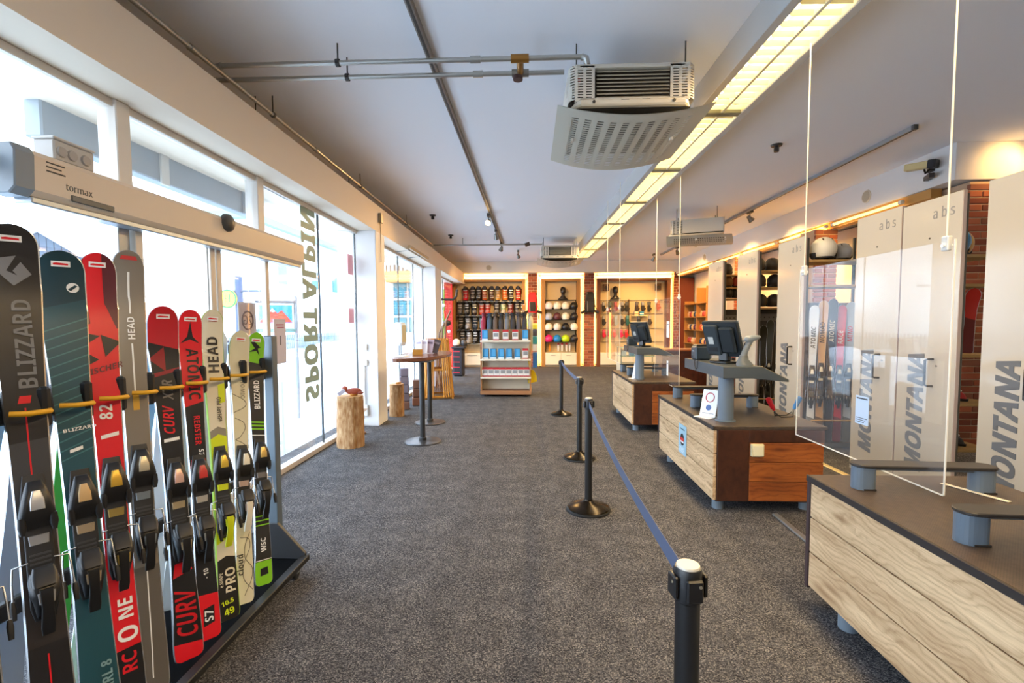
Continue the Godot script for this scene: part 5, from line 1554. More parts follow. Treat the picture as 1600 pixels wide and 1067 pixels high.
	# boots low in the narrow rack
	for i in 4:
		boot(Vector3(3.74 + 0.2 * (i % 2), [0.442, 0.862][i / 2], -4.6), 1.05, [hexc("c32a20"), hexc("2a2422"), hexc("26211f"), hexc("b8261e")][i], hexc("1c1a1a"), ["red boot, left one low in the narrow rack at the right edge", "black boot, right one low in the narrow rack at the right edge", "black boot, left one higher in the narrow rack at the right edge", "red boot, right one higher in the narrow rack at the right edge"][i], "boots in the narrow rack by the right edge", "d8cfc0", 0.55)

# ---- helmet: shell, trim, ear pad, strap
func helmet(at: Vector3, s: float, c: Color, label: String, group: String, rough := 0.35, turn := 0.0) -> Node3D:
	var o := thing("helmet", label, "helmet", at, turn, group)
	var t := Transform3D(Basis().scaled(Vector3(s, s, s)), Vector3(0, 0.103 * s, 0))
	part("shell", mb(t).ball(Vector3(0, 0.02, 0), Vector3(0.125, 0.135, 0.14), 22, 14, 0.28, 1.0), mat(c, rough), o)
	part("rim", mb(t).tube(ring(Vector3(0, -0.075, 0), 1.0, 28, Vector3(0.093, 0, 0), Vector3(0, 0, 0.104)), 0.011, 6, true), mat(hexc("1c1c1e"), 0.6), o)
	part("lining", mb(t).ball(Vector3(0, 0.0, 0), Vector3(0.108, 0.11, 0.12), 16, 8, 0.3, 0.62), mat(hexc("222226"), 0.8), o)
	for sg in [-1.0, 1.0]:
		part("ear_pad", mb(t).loft([ell(Vector3(sg * 0.105, -0.085, 0.0), 0.014, 0.03, 10), ell(Vector3(sg * 0.112, -0.055, -0.002), 0.02, 0.05, 10), ell(Vector3(sg * 0.113, -0.02, -0.004), 0.016, 0.055, 10)]), mat(hexc("26262a"), 0.8), o)
	for j in 3:
		part("vent", mb(t).loft([ell(Vector3((j - 1) * 0.05, 0.105, 0.075), 0.008, 0.018, 8), ell(Vector3((j - 1) * 0.047, 0.13, 0.06), 0.007, 0.016, 8)]), mat(hexc("18181a"), 0.7), o)
	return o

# ---- ski boot: sole, lower shell, cuff, liner, buckles; toe points to +z
func boot(at: Vector3, s: float, c: Color, c2: Color, label: String, group: String, buckle := "b9bcc0", turn := 0.0) -> Node3D:
	var o := thing("ski_boot", label, "ski boot", at, turn, group)
	var t := Transform3D(Basis().scaled(Vector3(s * (1.3 if s > 1.3 else 1.0), s, s)), Vector3.ZERO)
	var dark := mat(hexc("1a1a1c"), 0.5)
	part("sole", mb(t).loft([ell(Vector3(0, 0, 0.02), 0.04, 0.145, 14), ell(Vector3(0, 0.022, 0.02), 0.042, 0.148, 14)]), dark, o)
	part("shell", mb(t).loft([ell(Vector3(0, 0.02, 0.015), 0.044, 0.14, 16), ell(Vector3(0, 0.06, 0.005), 0.052, 0.135, 16), ell(Vector3(0, 0.1, -0.02), 0.05, 0.108, 16), ell(Vector3(0, 0.15, -0.045), 0.047, 0.078, 16), ell(Vector3(0, 0.2, -0.045), 0.046, 0.068, 16)]), mat(c, 0.3), o)
	part("cuff", mb(t).loft([ell(Vector3(0, 0.14, -0.047), 0.053, 0.085, 16), ell(Vector3(0, 0.2, -0.045), 0.053, 0.076, 16), ell(Vector3(0, 0.26, -0.03), 0.056, 0.076, 16), ell(Vector3(0, 0.295, -0.022), 0.057, 0.076, 16)]), mat(c2, 0.32), o)
	part("liner", mb(t).loft([ell(Vector3(0, 0.26, -0.025), 0.05, 0.068, 14), ell(Vector3(0, 0.315, -0.012), 0.05, 0.066, 14), ell(Vector3(0, 0.345, 0.0), 0.04, 0.05, 14)]), mat(hexc("222024"), 0.85), o)
	part("tongue", mb(t).loft([section(0.0, 0.05, -0.008, 0.008), section(0.08, 0.06, -0.008, 0.008), section(0.1, 0.05, -0.006, 0.006)]), mat(hexc("2c2a2e"), 0.8), o, Transform3D(Basis(Vector3.RIGHT, 0.25), Vector3(0, 0.27 * s, 0.045 * s)))
	var bm := mat(hexc(buckle), 0.28, 0.4)
	for q in [[0.085, 0.098, 0.9], [0.125, 0.055, 0.55], [0.205, 0.033, 0.12], [0.262, 0.046, 0.05]]:
		part("buckle", mb(t * Transform3D(Basis(Vector3.RIGHT, -q[2]), Vector3(0, q[0], q[1]))).bx(-0.035, 0.04, -0.009, 0.009, -0.006, 0.008, 0.003), bm, o)
	part("strap", mb(t).tube(ring(Vector3(0, 0.288, -0.022), 1.0, 20, Vector3(0.059, 0, 0), Vector3(0, 0, 0.078)), 0.009, 6, true), dark, o)
	return o

# ======================= ceiling fittings =======================
func build_ceiling_things() -> void:
	var zinc := mat(hexc("b4b3ae"), 0.3, 0.75)
	var dark := mat(hexc("2a2a2b"), 0.5)
	# heating pipes along the window wall, branches to the fan units
	for q in [[-2.65, 3.60, "lower"], [-2.48, 3.64, "upper"]]:
		var o := thing("heating_pipe", "zinc heating pipe running above the window lintel, %s one of the pair" % q[2], "pipe", Vector3.ZERO, 0.0, "pipes along the window wall")
		part("run", mb().cyl(Vector3(q[0], q[1], 3.5), Vector3(q[0], q[1], -12.4), 0.019, 0.019, 12), zinc, o)
		for z in [-0.5, -3.55, -5.6, -9.0]:
			part("coupling", mb().cyl(Vector3(q[0], q[1], z + 0.04), Vector3(q[0], q[1], z - 0.04), 0.027, 0.027, 12), zinc, o)
		for z in [-1.4, -4.65, -7.05, -9.7]:
			part("hanger", mb().cyl(Vector3(q[0], q[1], z), Vector3(q[0], CEIL, z), 0.006, 0.006, 6), dark, o)
			part("pipe_clip", mb().cyl(Vector3(q[0], q[1], z - 0.012), Vector3(q[0], q[1], z + 0.012), 0.028, 0.028, 12), dark, o)
	var near := -3.83
	for q in [[-3.83, 0.44, "upper", -2.48, 3.67], [-4.03, 0.30, "lower", -2.65, 3.66]]:
		var o := thing("branch_pipe", "shiny pipe crossing the ceiling to the nearest fan unit, %s one of the two" % q[2], "pipe", Vector3.ZERO, 0.0, "pipes to the nearest fan unit")
		part("run", mb().cyl(Vector3(q[3], q[4], q[0]), Vector3(q[1], q[4], q[0]), 0.019, 0.019, 12), zinc, o)
		part("elbow", mb().tube([Vector3(q[3] + 0.03, q[4], q[0]), Vector3(q[3], q[4] - 0.005, q[0]), Vector3(q[3], q[4] - 0.03, q[0])], 0.026, 10), zinc, o)
		part("coupling", mb().cyl(Vector3(-0.45, q[4], q[0]), Vector3(-0.37, q[4], q[0]), 0.027, 0.027, 12), zinc, o)
		part("hanger", mb().cyl(Vector3(-1.505, q[4], q[0]), Vector3(-1.505, CEIL, q[0]), 0.006, 0.006, 6), dark, o)
		part("pipe_clip", mb().cyl(Vector3(-1.52, q[4], q[0]), Vector3(-1.49, q[4], q[0]), 0.03, 0.03, 12), dark, o)
		if q[2] == "upper":
			part("elbow", mb().tube([Vector3(0.42, q[4], q[0]), Vector3(0.455, q[4] - 0.01, q[0]), Vector3(0.465, q[4] - 0.05, q[0] - 0.01), Vector3(0.465, 3.6, q[0] - 0.02)], 0.026, 10), zinc, o)
	var vl := thing("pipe_valve", "brass valve joining the two shiny pipes left of the nearest fan unit", "valve", Vector3(-0.06, 3.665, -3.93))
	var brass := mat(hexc("a4763a"), 0.35, 0.7)
	part("body", mb().cyl(Vector3(0, 0.005, 0.1), Vector3(0, -0.005, -0.1), 0.028, 0.028, 12), brass, vl)
	part("tee", mb().cyl(Vector3(-0.07, 0.005, 0.1), Vector3(0.07, 0.005, 0.1), 0.032, 0.032, 12), brass, vl)
	part("tee", mb().cyl(Vector3(-0.07, -0.005, -0.1), Vector3(0.07, -0.005, -0.1), 0.03, 0.03, 12), mat(hexc("8c8880"), 0.35, 0.7), vl)
	part("hand_wheel", mb().cyl(Vector3(-0.02, -0.06, -0.1), Vector3(-0.02, -0.03, -0.1), 0.04, 0.04, 14), mat(hexc("4a3434"), 0.5), vl)
	part("stem", mb().cyl(Vector3(-0.02, -0.03, -0.1), Vector3(-0.02, 0.0, -0.1), 0.012, 0.012, 8), brass, vl)
	var o2 := thing("branch_pipe", "pipe crossing the far ceiling to the fan unit above the back wall", "pipe")
	part("run", mb().cyl(Vector3(-2.5, 3.64, -12.4), Vector3(0.36, 3.64, -12.4), 0.022, 0.022, 12), zinc, o2)
	part("valve", mb().cyl(Vector3(-0.08, 3.62, -12.4), Vector3(0.04, 3.66, -12.4), 0.05, 0.05, 10), mat(hexc("5a4a3c"), 0.5, 0.4), o2)
	part("hanger", mb().cyl(Vector3(-1.7, 3.64, -12.4), Vector3(-1.7, CEIL, -12.4), 0.008, 0.008, 6), dark, o2)
	# fan units
	var f1 := fan_unit(Vector3(0.81, 3.6, -3.8), 0.0, "large ceiling fan unit with slotted deflector, nearest one")
	fan_unit(Vector3(0.82, 3.6, -12.35), 0.0, "small-looking fan unit in the distance over the display stand")
	fan_unit(Vector3(2.95, 3.6, -10.0), -1.9, "fan unit right of the long light row, seen from its side")
	# light tracks and spot heads
	track("left", Vector3(-0.86, 3.79, 2.5), Vector3(-0.72, 3.79, -13.3))
	track("right", Vector3(4.38, 3.79, -5.65), Vector3(4.3, 3.79, -15.6))
	var spots := [[Vector3(-0.79, 3.76, -9.6), Vector3(-0.25, -0.5, 0.8), 5.0, "lit spot lamp on the left track, the brightest one"], [Vector3(-0.75, 3.76, -11.2), Vector3(0.15, -0.8, -0.6), 7.0, "spot lamp on the left track, pointing to the display stand"], [Vector3(-0.73, 3.76, -13.0), Vector3(-0.3, -0.6, -0.8), 7.0, "spot lamp at the far end of the left track"], [Vector3(-0.3, 3.76, -14.4), Vector3(0.2, -0.6, -0.8), 7.0, "spot lamp near the back wall above the boot niche"], [Vector3(4.36, 3.76, -9.6), Vector3(0.7, -0.7, -0.1), 7.0, "spot lamp on the right track, nearest one"], [Vector3(4.34, 3.76, -11.4), Vector3(0.7, -0.7, -0.2), 7.0, "spot lamp on the right track, second one"], [Vector3(4.31, 3.76, -14.0), Vector3(0.5, -0.6, -0.6), 7.0, "spot lamp on the right track, third one"], [Vector3(4.0, 3.76, -15.4), Vector3(-0.1, -0.7, -0.7), 7.0, "spot lamp near the back wall above the glove niche"]]
	for s in spots:
		spot_lamp(s[0], s[1], s[2], s[3])
	spot_lamp(Vector3(6.12, 3.80, -5.7), Vector3(-0.3, -0.25, -0.75), 0.8, "bright spot lamp at the right edge beside the bulkhead end")
	# sprinkler cups and detectors
	for q in [[Vector3(-1.95, CEIL, -9.76), "dark ceiling cup left of the track, nearer one"], [Vector3(-1.94, CEIL, -11.96), "dark ceiling cup left of the track, farther one"], [Vector3(3.12, CEIL, -6.19), "dark ceiling cup on the right half of the ceiling"]]:
		var o := thing("sprinkler", q[1], "sprinkler", q[0], 0.0, "dark cups on the ceiling")
		part("rose", mb().lathe([Vector2(0, -0.02), Vector2(0.06, -0.02), Vector2(0.07, 0.0), Vector2(0.0, 0.0)], 18), mat(hexc("343333"), 0.5), o)
		part("cup", mb().lathe([Vector2(0, -0.09), Vector2(0.03, -0.088), Vector2(0.032, -0.05), Vector2(0.022, -0.02)], 14), dark, o)
	for q in [[Vector3(5.315, 3.56, -7.75), Vector3.LEFT, "round pale loudspeaker grille on the right bulkhead, nearer one"], [Vector3(5.315, 3.56, -14.6), Vector3.LEFT, "round pale loudspeaker grille on the right bulkhead, farther one"], [Vector3(-1.42, 3.6, -17.145), Vector3.BACK, "round pale loudspeaker grille above the boot niche"]]:
		var o := thing("wall_speaker", q[2], "speaker", q[0], 0.0, "round grilles on the bulkheads")
		part("ring", mb().cyl(Vector3.ZERO, q[1] * 0.012, 0.1, 0.095, 24), mat(hexc("c9bca6"), 0.6), o)
		part("grille", mb().cyl(q[1] * 0.012, q[1] * 0.016, 0.08, 0.08, 24), mat(hexc("b3a58e"), 0.8), o)
	# camera on the bulkhead
	var c := thing("wall_camera", "cream and black camera on a bracket at the near end of the right bulkhead", "camera", Vector3(5.3, 3.62, -6.55), 0.0)
	part("bracket", mb().tube([Vector3(0.02, 0.0, 0.0), Vector3(-0.08, -0.08, 0.02), Vector3(-0.12, -0.04, 0.05)], 0.012, 8), dark, c)
	part("plate", mb().bx(-0.005, 0.02, -0.06, 0.06, -0.05, 0.05, 0.004), dark, c)
	part("housing", mb(Transform3D(Basis(UP, 0.5) * Basis(Vector3.RIGHT, 0.1), Vector3(-0.14, 0.02, 0.0))).bx(-0.05, 0.05, -0.045, 0.045, -0.16, 0.12, 0.01), mat(hexc("d9c48c"), 0.4), c)
	part("lens_hood", mb(Transform3D(Basis(UP, 0.5) * Basis(Vector3.RIGHT, 0.1), Vector3(-0.14, 0.02, 0.0))).bx(-0.056, 0.056, -0.052, 0.052, 0.1, 0.19, 0.006), mat(hexc("26262a"), 0.4), c)
	part("base_box", mb(Transform3D(Basis(UP, -0.4), Vector3(-0.04, -0.13, 0.03))).bx(-0.03, 0.03, -0.03, 0.03, -0.1, 0.1, 0.006), mat(hexc("2f2a2c"), 0.4), c)
	# cable box on the lintel and bracket spots over the second bay
	c = thing("cable_box", "small metal cable box on the lintel above the white column", "box", Vector3(-2.35, 3.28, -7.5))
	part("box", mb().bx(0, 0.05, -0.09, 0.06, -0.05, 0.05, 0.006), mat(hexc("8e8674"), 0.4, 0.4), c)
	part("conduit", mb().cyl(Vector3(0.02, -0.09, 0), Vector3(0.02, -0.7, 0), 0.008, 0.008, 8), mat(hexc("cfc2ad"), 0.6), c)
	c = thing("bracket_lamp", "slim lamp bar on two rods in front of the second window bay", "lamp", Vector3(-2.3, 3.06, -9.6))
	part("bar", mb().cyl(Vector3(0.05, 0, 0.6), Vector3(0.05, 0, -1.0), 0.035, 0.035, 12), mat(hexc("b79f78"), 0.35, 0.4), c)
	for z in [0.3, -0.6]:
		part("rod", mb().cyl(Vector3(0.05, 0, z), Vector3(-0.33, -0.04, z - 0.1), 0.008, 0.008, 6), mat(hexc("8a8a86"), 0.4, 0.5), c)
	# sliding door operator over the entrance
	c = thing("door_operator", "long cream sliding door operator with grey end cap over the entrance", "door operator", Vector3(-2.50, 2.26, 0))
	var prof := frame(Vector3.RIGHT, UP, Vector3(0, 0, -5.25))
	part("cover", mb(prof).prism(pv([-0.13, 0.0, -0.03, 0.0, 0.0, 0.03, 0.005, 0.2, -0.01, 0.225, -0.13, 0.225]), 2.9, 0.003), mat(hexc("d8c8b4"), 0.45), c)
	part("under_track", mb().bx(-0.12, -0.02, -0.035, 0.0, -5.23, -2.36, 0.006), mat(hexc("a9b1ba"), 0.3, 0.6), c)
	part("end_cap", mb(frame(Vector3.RIGHT, UP, Vector3(0, 0, -2.36))).prism(pv([-0.135, -0.01, -0.03, -0.01, 0.004, 0.025, 0.012, 0.2, -0.008, 0.235, -0.135, 0.235]), 0.1, 0.006), mat(hexc("7d8790"), 0.45), c)
	part("sensor_slot", mb().bx(-0.004, 0.006, 0.02, 0.055, -2.82, -2.55, 0.004), mat(hexc("41474c"), 0.3), c)
	lettering("tormax", 0.035, frame(Vector3.FORWARD, UP, Vector3(0.002, 0.09, -2.6)), mat(hexc("4b4a48"), 0.5), c)
	for j in 3:
		part("text_line", mb().bx(0.001, 0.006, 0.185 - j * 0.022, 0.192 - j * 0.022, -2.52 + 0.02 * (j % 2), -2.42), mat(hexc("3a3938"), 0.5), c)
	part("motion_sensor", mb(Transform3D(Basis(Vector3.BACK, -PI / 2) , Vector3(-0.005, 0.185, -3.9))).lathe([Vector2(0.075, 0.0), Vector2(0.07, 0.03), Vector2(0.045, 0.05), Vector2(0, 0.055)], 18, 60), mat(hexc("4b4742"), 0.4), c)
	c = thing("junction_box", "grey junction box sitting on the left end of the door operator", "box", Vector3(-2.55, 2.49, -2.6))
	part("box", mb().bx(-0.1, 0.02, 0.0, 0.11, -0.14, 0.1, 0.008), mat(hexc("b9b6b2"), 0.5), c)
	part("lid", mb().bx(-0.105, 0.024, 0.11, 0.125, -0.144, 0.104, 0.004), mat(hexc("c4c2be"), 0.5), c)
	for z in [-0.08, 0.0, 0.06]:
		part("gland", mb().cyl(Vector3(0.02, 0.05, z), Vector3(0.03, 0.05, z), 0.03, 0.026, 12), mat(hexc("a5a09b"), 0.5), c)

func track(side: String, a: Vector3, b: Vector3) -> void:
	var o := thing("light_track", "dark ceiling light track on the %s half of the ceiling" % side, "light track")
	var d := (b - a).normalized()
	var t := frame(d, UP, (a + b) / 2)
	var l := (b - a).length() / 2
	part("rail", mb(t).bx(-l, l, -0.022, 0.03, -0.024, 0.024, 0.003), mat(hexc("86847f"), 0.35, 0.6) if side == "left" else mat(hexc("a3a5a8"), 0.35, 0.5), o)
	part("slot", mb(t).bx(-l + 0.02, l - 0.02, -0.025, -0.021, -0.01, 0.01), mat(hexc("2e2c2a"), 0.5), o)
	for s in [-1.0, 1.0]:
		part("end_piece", mb(t).bx(s * l - 0.02, s * l + 0.02, -0.026, 0.03, -0.028, 0.028, 0.004), mat(hexc("4a4846"), 0.5), o)

func spot_lamp(at: Vector3, dir: Vector3, e: float, label: String) -> void:
	var o := thing("spot_lamp", label, "spot lamp", at, 0.0, "halogen spot lamps under the ceiling")
	dir = dir.normalized()
	var m := mat(hexc("8f8b84"), 0.28, 0.8)
	part("adapter", mb().bx(-0.03, 0.03, -0.03, 0.03, -0.09, 0.09, 0.006), mat(hexc("5b5955"), 0.4, 0.3), o)
	part("arm", mb().cyl(Vector3(0, -0.02, 0), Vector3(0, -0.1, 0), 0.012, 0.012, 8), m, o)
	var c := Vector3(0, -0.13, 0)
	var hd := part("head", mb(frame(dir.cross(UP), dir, c)).lathe([Vector2(0, -0.07), Vector2(0.03, -0.068), Vector2(0.038, -0.03), Vector2(0.06, 0.05), Vector2(0.062, 0.06), Vector2(0.054, 0.058)], 18, 50), m, o)
	part("lens", mb(frame(dir.cross(UP), dir, c)).lathe([Vector2(0.0, 0.052), Vector2(0.053, 0.052), Vector2(0.05, 0.058), Vector2(0, 0.06)], 18), glow(Color(1.0, 0.82, 0.55), 12.0), hd)
	var l := SpotLight3D.new()
	l.name = "spot_light"
	l.light_color = Color(1.0, 0.78, 0.46)
	l.light_energy = e
	l.spot_angle = 42.0
	l.spot_angle_attenuation = 0.8
	l.spot_range = 25.0
	l.light_size = 0.05
	l.shadow_enabled = true
	l.transform = Transform3D(Basis.looking_at(dir, UP), c + dir * 0.075)
	o.add_child(l)

func slotted(m: MB, f: Callable, nu: int, nv: int, open: Callable) -> void:
	# a thin sheet given by f(u, v) in 0..1 with square openings where open(i, j)
	for i in nu:
		for j in nv:
			if open.call(i, j):
				continue
			var a: Vector3 = f.call(float(i) / nu, float(j) / nv)
			var b: Vector3 = f.call(float(i + 1) / nu, float(j) / nv)
			var c: Vector3 = f.call(float(i + 1) / nu, float(j + 1) / nv)
			var d: Vector3 = f.call(float(i) / nu, float(j + 1) / nv)
			m.quad(a, b, c, d)
			var th := (b - a).cross(d - a).normalized() * 0.004
			m.quad(a - th, d - th, c - th, b - th)

func fan_unit(at: Vector3, turn: float, label: String) -> Node3D:
	var o := thing("fan_unit", label, "fan heater", at, turn, "fan units under the ceiling")
	var shell := mat(hexc("d5cdbd"), 0.45)
	var sheet := mat(hexc("c3c2b4"), 0.45)
	var dark := mat(hexc("3a342c"), 0.7)
	# origin: middle of the front face top; body goes back to -z
	part("core", mb().bx(-0.40, 0.40, -0.26, -0.01, -0.95, -0.06), dark, o)
	part("top_frame", mb().bx(-0.44, 0.44, -0.03, 0.0, -0.06, 0.0, 0.004), shell, o)
	part("bottom_frame", mb().bx(-0.44, 0.44, -0.28, -0.255, -0.06, 0.0, 0.004), shell, o)
	part("roof", mb().bx(-0.46, 0.46, -0.01, 0.0, -0.98, -0.02), shell, o)
	part("rear", mb().bx(-0.46, 0.46, -0.28, 0.0, -0.98, -0.96), shell, o)
	for j in 8:
		part("louvre", mb(Transform3D(Basis(Vector3.RIGHT, 0.6), Vector3(0.03, -0.045 - j * 0.028, -0.03))).bx(-0.30, 0.26, -0.003, 0.003, -0.016, 0.016), mat(hexc("b5ab97"), 0.5), o)
	# perforated round-cornered side grilles
	for s in [-1.0, 1.0]:
		var m := mb()
		var f := func(u: float, v: float) -> Vector3:
			var y := lerpf(-0.265, -0.012, v)
			var run := u * 0.42
			var x := 0.0
			var z := 0.0
			if run < 0.13:
				x = 0.29 + run
			elif run < 0.13 + 0.11:
				var a := (run - 0.13) / 0.07
				x = 0.42 + sin(a) * 0.07
				z = -0.07 + cos(a) * 0.07
			else:
				x = 0.49
				z = -0.07 - (run - 0.24)
			return Vector3(x * s, y, z)
		if s > 0:
			slotted(m, f, 19, 25, func(i, j): return j % 2 == 1 and i % 3 != 0 and i < 18)
		else:
			slotted(m, func(u, v): return f.call(u, 1.0 - v), 19, 25, func(i, j): return j % 2 == 1 and i % 3 != 0 and i < 18 and not (i > 7 and j > 13))
		part("side_grille", m, shell, o)
		part("side_panel", mb().bx(s * 0.482, s * 0.49, -0.265, -0.012, -0.96, -0.25), shell, o)
	part("drip_pan", mb(flat(Vector3(0, -0.325, 0))).prism(pv([-0.43, 0.0, -0.40, -0.03, 0.40, -0.03, 0.43, 0.0, 0.47, 0.1, 0.47, 0.9, 0.43, 0.97, -0.43, 0.97, -0.47, 0.9, -0.47, 0.1]), 0.05, 0.012), mat(hexc("ddd2bd"), 0.4), o)
	for x in [-0.30, 0.31]:
		part("knob", mb().cyl(Vector3(x, -0.30, 0.032), Vector3(x, -0.30, 0.04), 0.012, 0.012, 10), mat(hexc("4a463e"), 0.5), o)
	for x in [-0.06, 0.1]:
		part("label_strip", mb().bx(x - 0.03, x + 0.03, -0.288, -0.282, 0.026, 0.031), mat(hexc("6b665c"), 0.5), o)
	# valve seen in the open corner
	part("valve_body", mb().cyl(Vector3(-0.44, -0.22, -0.05), Vector3(-0.42, -0.12, -0.04), 0.022, 0.018, 12), mat(hexc("d9d6cc"), 0.4), o)
	part("valve_cap", mb().cyl(Vector3(-0.42, -0.12, -0.04), Vector3(-0.415, -0.09, -0.04), 0.024, 0.02, 12), mat(hexc("c2402c"), 0.5), o)
	part("fan_opening", mb().bx(-0.43, 0.45, -0.336, -0.326, -1.0, -0.02), mat(hexc("1b1917"), 0.8), o)
	# bowed slotted deflector plate below
	var m2 := mb()
	var g := func(u: float, v: float) -> Vector3:
		var x := lerpf(-0.58, 0.62, u)
		var bow := 1.0 - pow(2.0 * u - 1.0, 2.0)
		return Vector3(x, -0.33 - 0.09 * bow - 0.02 * v, lerpf(0.06 + 0.02 * bow, -1.1 - 0.06 * bow, v))
	slotted(m2, func(u, v): return g.call(u, v), 48, 60, func(i, j): return i > 3 and i < 45 and i % 4 in [1, 2] and j > 6 and j < 54 and j % 2 == 1)
	part("deflector", m2, sheet, o)
	for x in [-0.42, 0.44]:
		part("rod", mb().cyl(Vector3(x, 0, -0.12), Vector3(x, CEIL - at.y, -0.12), 0.006, 0.006, 6), mat(hexc("55524d"), 0.4, 0.5), o)
		part("rod", mb().cyl(Vector3(x, 0, -0.85), Vector3(x, CEIL - at.y, -0.85), 0.006, 0.006, 6), mat(hexc("55524d"), 0.4, 0.5), o)
		part("bracket", mb().bx(x - 0.012, x + 0.012, -0.41, -0.32, -0.5, -0.46), shell, o)
	return o

# ======================= things by the window =======================
func build_left_furniture() -> void:
	var walnut := wood(41, "4a2a1c", "8a5a42", Vector3(1.5, 1.5, 0.7), Vector3.ZERO, 0.22, 10.0)
	var o := thing("bar_table", "tall walnut bar table with two black pedestals beside the window", "table", Vector3(-1.5, 0, -6.9))
	# top outline, polygon y is -z
	var top := PackedVector2Array()
	for q in [[-0.25, -0.92], [0.09, -0.74], [0.2, -0.5], [0.29, -0.1], [0.32, 0.3], [0.27, 0.7], [0.12, 0.98], [-0.1, 1.05], [-0.3, 0.98], [-0.40, 0.6], [-0.42, 0.0], [-0.36, -0.5]]:
		top.append(Vector2(q[0], q[1]))
	part("table_top", mb(flat(Vector3(0, 1.105, 0))).prism(smooth(top), 0.045, 0.005), walnut, o)
	var blk := mat(hexc("26282b"), 0.4)
	for q in [Vector3(0.06, 0, 0.585), Vector3(-0.1, 0, -0.66)]:
		var t := Transform3D(Basis(), q)
		part("pedestal", mb(t).cyl(Vector3(0, 0.02, 0), Vector3(0, 1.105, 0), 0.036, 0.036, 22), blk, o)
		part("collar", mb(t).lathe([Vector2(0.05, 0.024), Vector2(0.05, 0.06), Vector2(0.036, 0.07)], 22), blk, o)
		part("foot_disc", mb(t).lathe([Vector2(0.0, 0.0), Vector2(0.245, 0.0), Vector2(0.25, 0.008), Vector2(0.235, 0.018), Vector2(0.06, 0.026), Vector2(0, 0.026)], 44, 30), mat(hexc("5a5a5c"), 0.28, 0.7), o)
		part("head_plate", mb(t).bx(-0.15, 0.15, 1.09, 1.105, -0.15, 0.15, 0.004), blk, o)
	# hand sanitiser stand
	o = thing("soap_dispenser", "white soap dispenser on a small stand at the near end of the bar table", "dispenser", Vector3(-1.765, 1.151, -6.45), -0.65)
	part("base", mb().lathe([Vector2(0, 0), Vector2(0.115, 0), Vector2(0.11, 0.012), Vector2(0.04, 0.022), Vector2(0, 0.022)], 24), mat(hexc("e4e6ea"), 0.4), o)
	for x in [-0.02, 0.02]:
		part("rod", mb().cyl(Vector3(x, 0.02, 0), Vector3(x, 0.16, 0), 0.008, 0.008, 10), mat(hexc("8f969b"), 0.3, 0.8), o)
	part("case", mb(frame(Vector3.RIGHT, UP, Vector3(0, 0.15, -0.045))).prism(rrect2(0.18, 0.32, 0.05), 0.09, 0.012), mat(hexc("e8eaec"), 0.35), o)
	part("drip_edge", mb().bx(-0.07, 0.07, 0.152, 0.2, 0.043, 0.05, 0.004), mat(hexc("b5bac4"), 0.4), o)
	part("side_shell", mb().bx(0.086, 0.093, 0.2, 0.43, -0.035, 0.035, 0.003), mat(hexc("d9c9a0"), 0.45), o)
	part("mark", mb().bx(-0.0, 0.03, 0.36, 0.375, 0.044, 0.047, 0.001), mat(hexc("5f6a74"), 0.4), o)
	# brochures in a little wooden box
	o = thing("brochure_box", "small light wooden box on the bar table", "box", Vector3(-1.62, 1.151, -6.85), 0.2)
	part("box", mb().bx(-0.07, 0.07, 0, 0.075, -0.045, 0.045, 0.004), mat(hexc("c58f3a"), 0.6), o)
	part("lid_gap", mb().bx(-0.065, 0.065, 0.075, 0.078, -0.04, 0.04), mat(hexc("6b4b1e"), 0.7), o)
	for i in 4:
		o = thing("brochure", ["pale brochure leaning left on the bar table", "white brochure standing in the middle of the bar table", "mauve brochure leaning right on the bar table", "dark-backed brochure at the right of the brochures on the bar table"][i], "brochure", Vector3(-1.66 + i * 0.07, 1.151, -7.1 - 0.03 * i), -0.3 + 0.1 * i, "brochures on the bar table")
		var t := Transform3D(Basis(Vector3.BACK, [0.1, 0.02, -0.12, -0.3][i]) * Basis(Vector3.RIGHT, -0.2), Vector3(0, 0.006, 0))
		part("cover", mb(t).bx(-0.055, 0.055, 0, 0.21, -0.006, 0.006, 0.001), mat(hexc(["e6e2ee", "eceaf0", "b9a6b6", "4c434a"][i]), 0.4), o)
		part("title_bar", mb(t).bx(-0.04, 0.04, 0.14, 0.17, 0.006, 0.0075), mat(hexc(["9b8fb5", "b9b2c9", "6d5a6f", "8a7f86"][i]), 0.5), o)
	# cut logs
	log_stump(Vector3(-2.34, 0, -6.08), 0.165, 0.665, "split log standing on end at the foot of the shop window")
	log_stump(Vector3(-2.3, 0, -8.12), 0.12, 0.56, "second split log half hidden behind the white column")
	o = thing("carved_figure", "reddish carved wooden figure lying on top of the split log", "figure", Vector3(-2.34, 0.672, -6.08), 0.4)
	part("body", mb().ball(Vector3(0.05, 0.05, 0), Vector3(0.1, 0.045, 0.05), 14, 8), mat(hexc("9c4a34"), 0.6), o)
	part("head", mb().ball(Vector3(-0.06, 0.085, 0.0), Vector3(0.035, 0.04, 0.032), 14, 8), mat(hexc("a6513a"), 0.6), o)
	part("foot", mb().ball(Vector3(0.13, 0.03, 0.04), Vector3(0.04, 0.02, 0.025), 10, 6), mat(hexc("8a3f2c"), 0.6), o)
	part("card", mb(Transform3D(Basis(Vector3.BACK, 0.6), Vector3(-0.1, 0.045, 0.05))).bx(-0.05, 0.05, -0.02, 0.03, -0.005, 0.005, 0.002), mat(hexc("b7b9cf"), 0.5), o)
	o = thing("wooden_star", "pale cut-out wooden star leaning by the log at the white column", "ornament", Vector3(-2.46, 0.0, -6.75), 0.3)
	var star := PackedVector2Array()
	for i in 10:
		var a := PI / 2 + TAU * i / 10
		star.append(Vector2(cos(a), sin(a)) * (0.13 if i % 2 == 0 else 0.06))
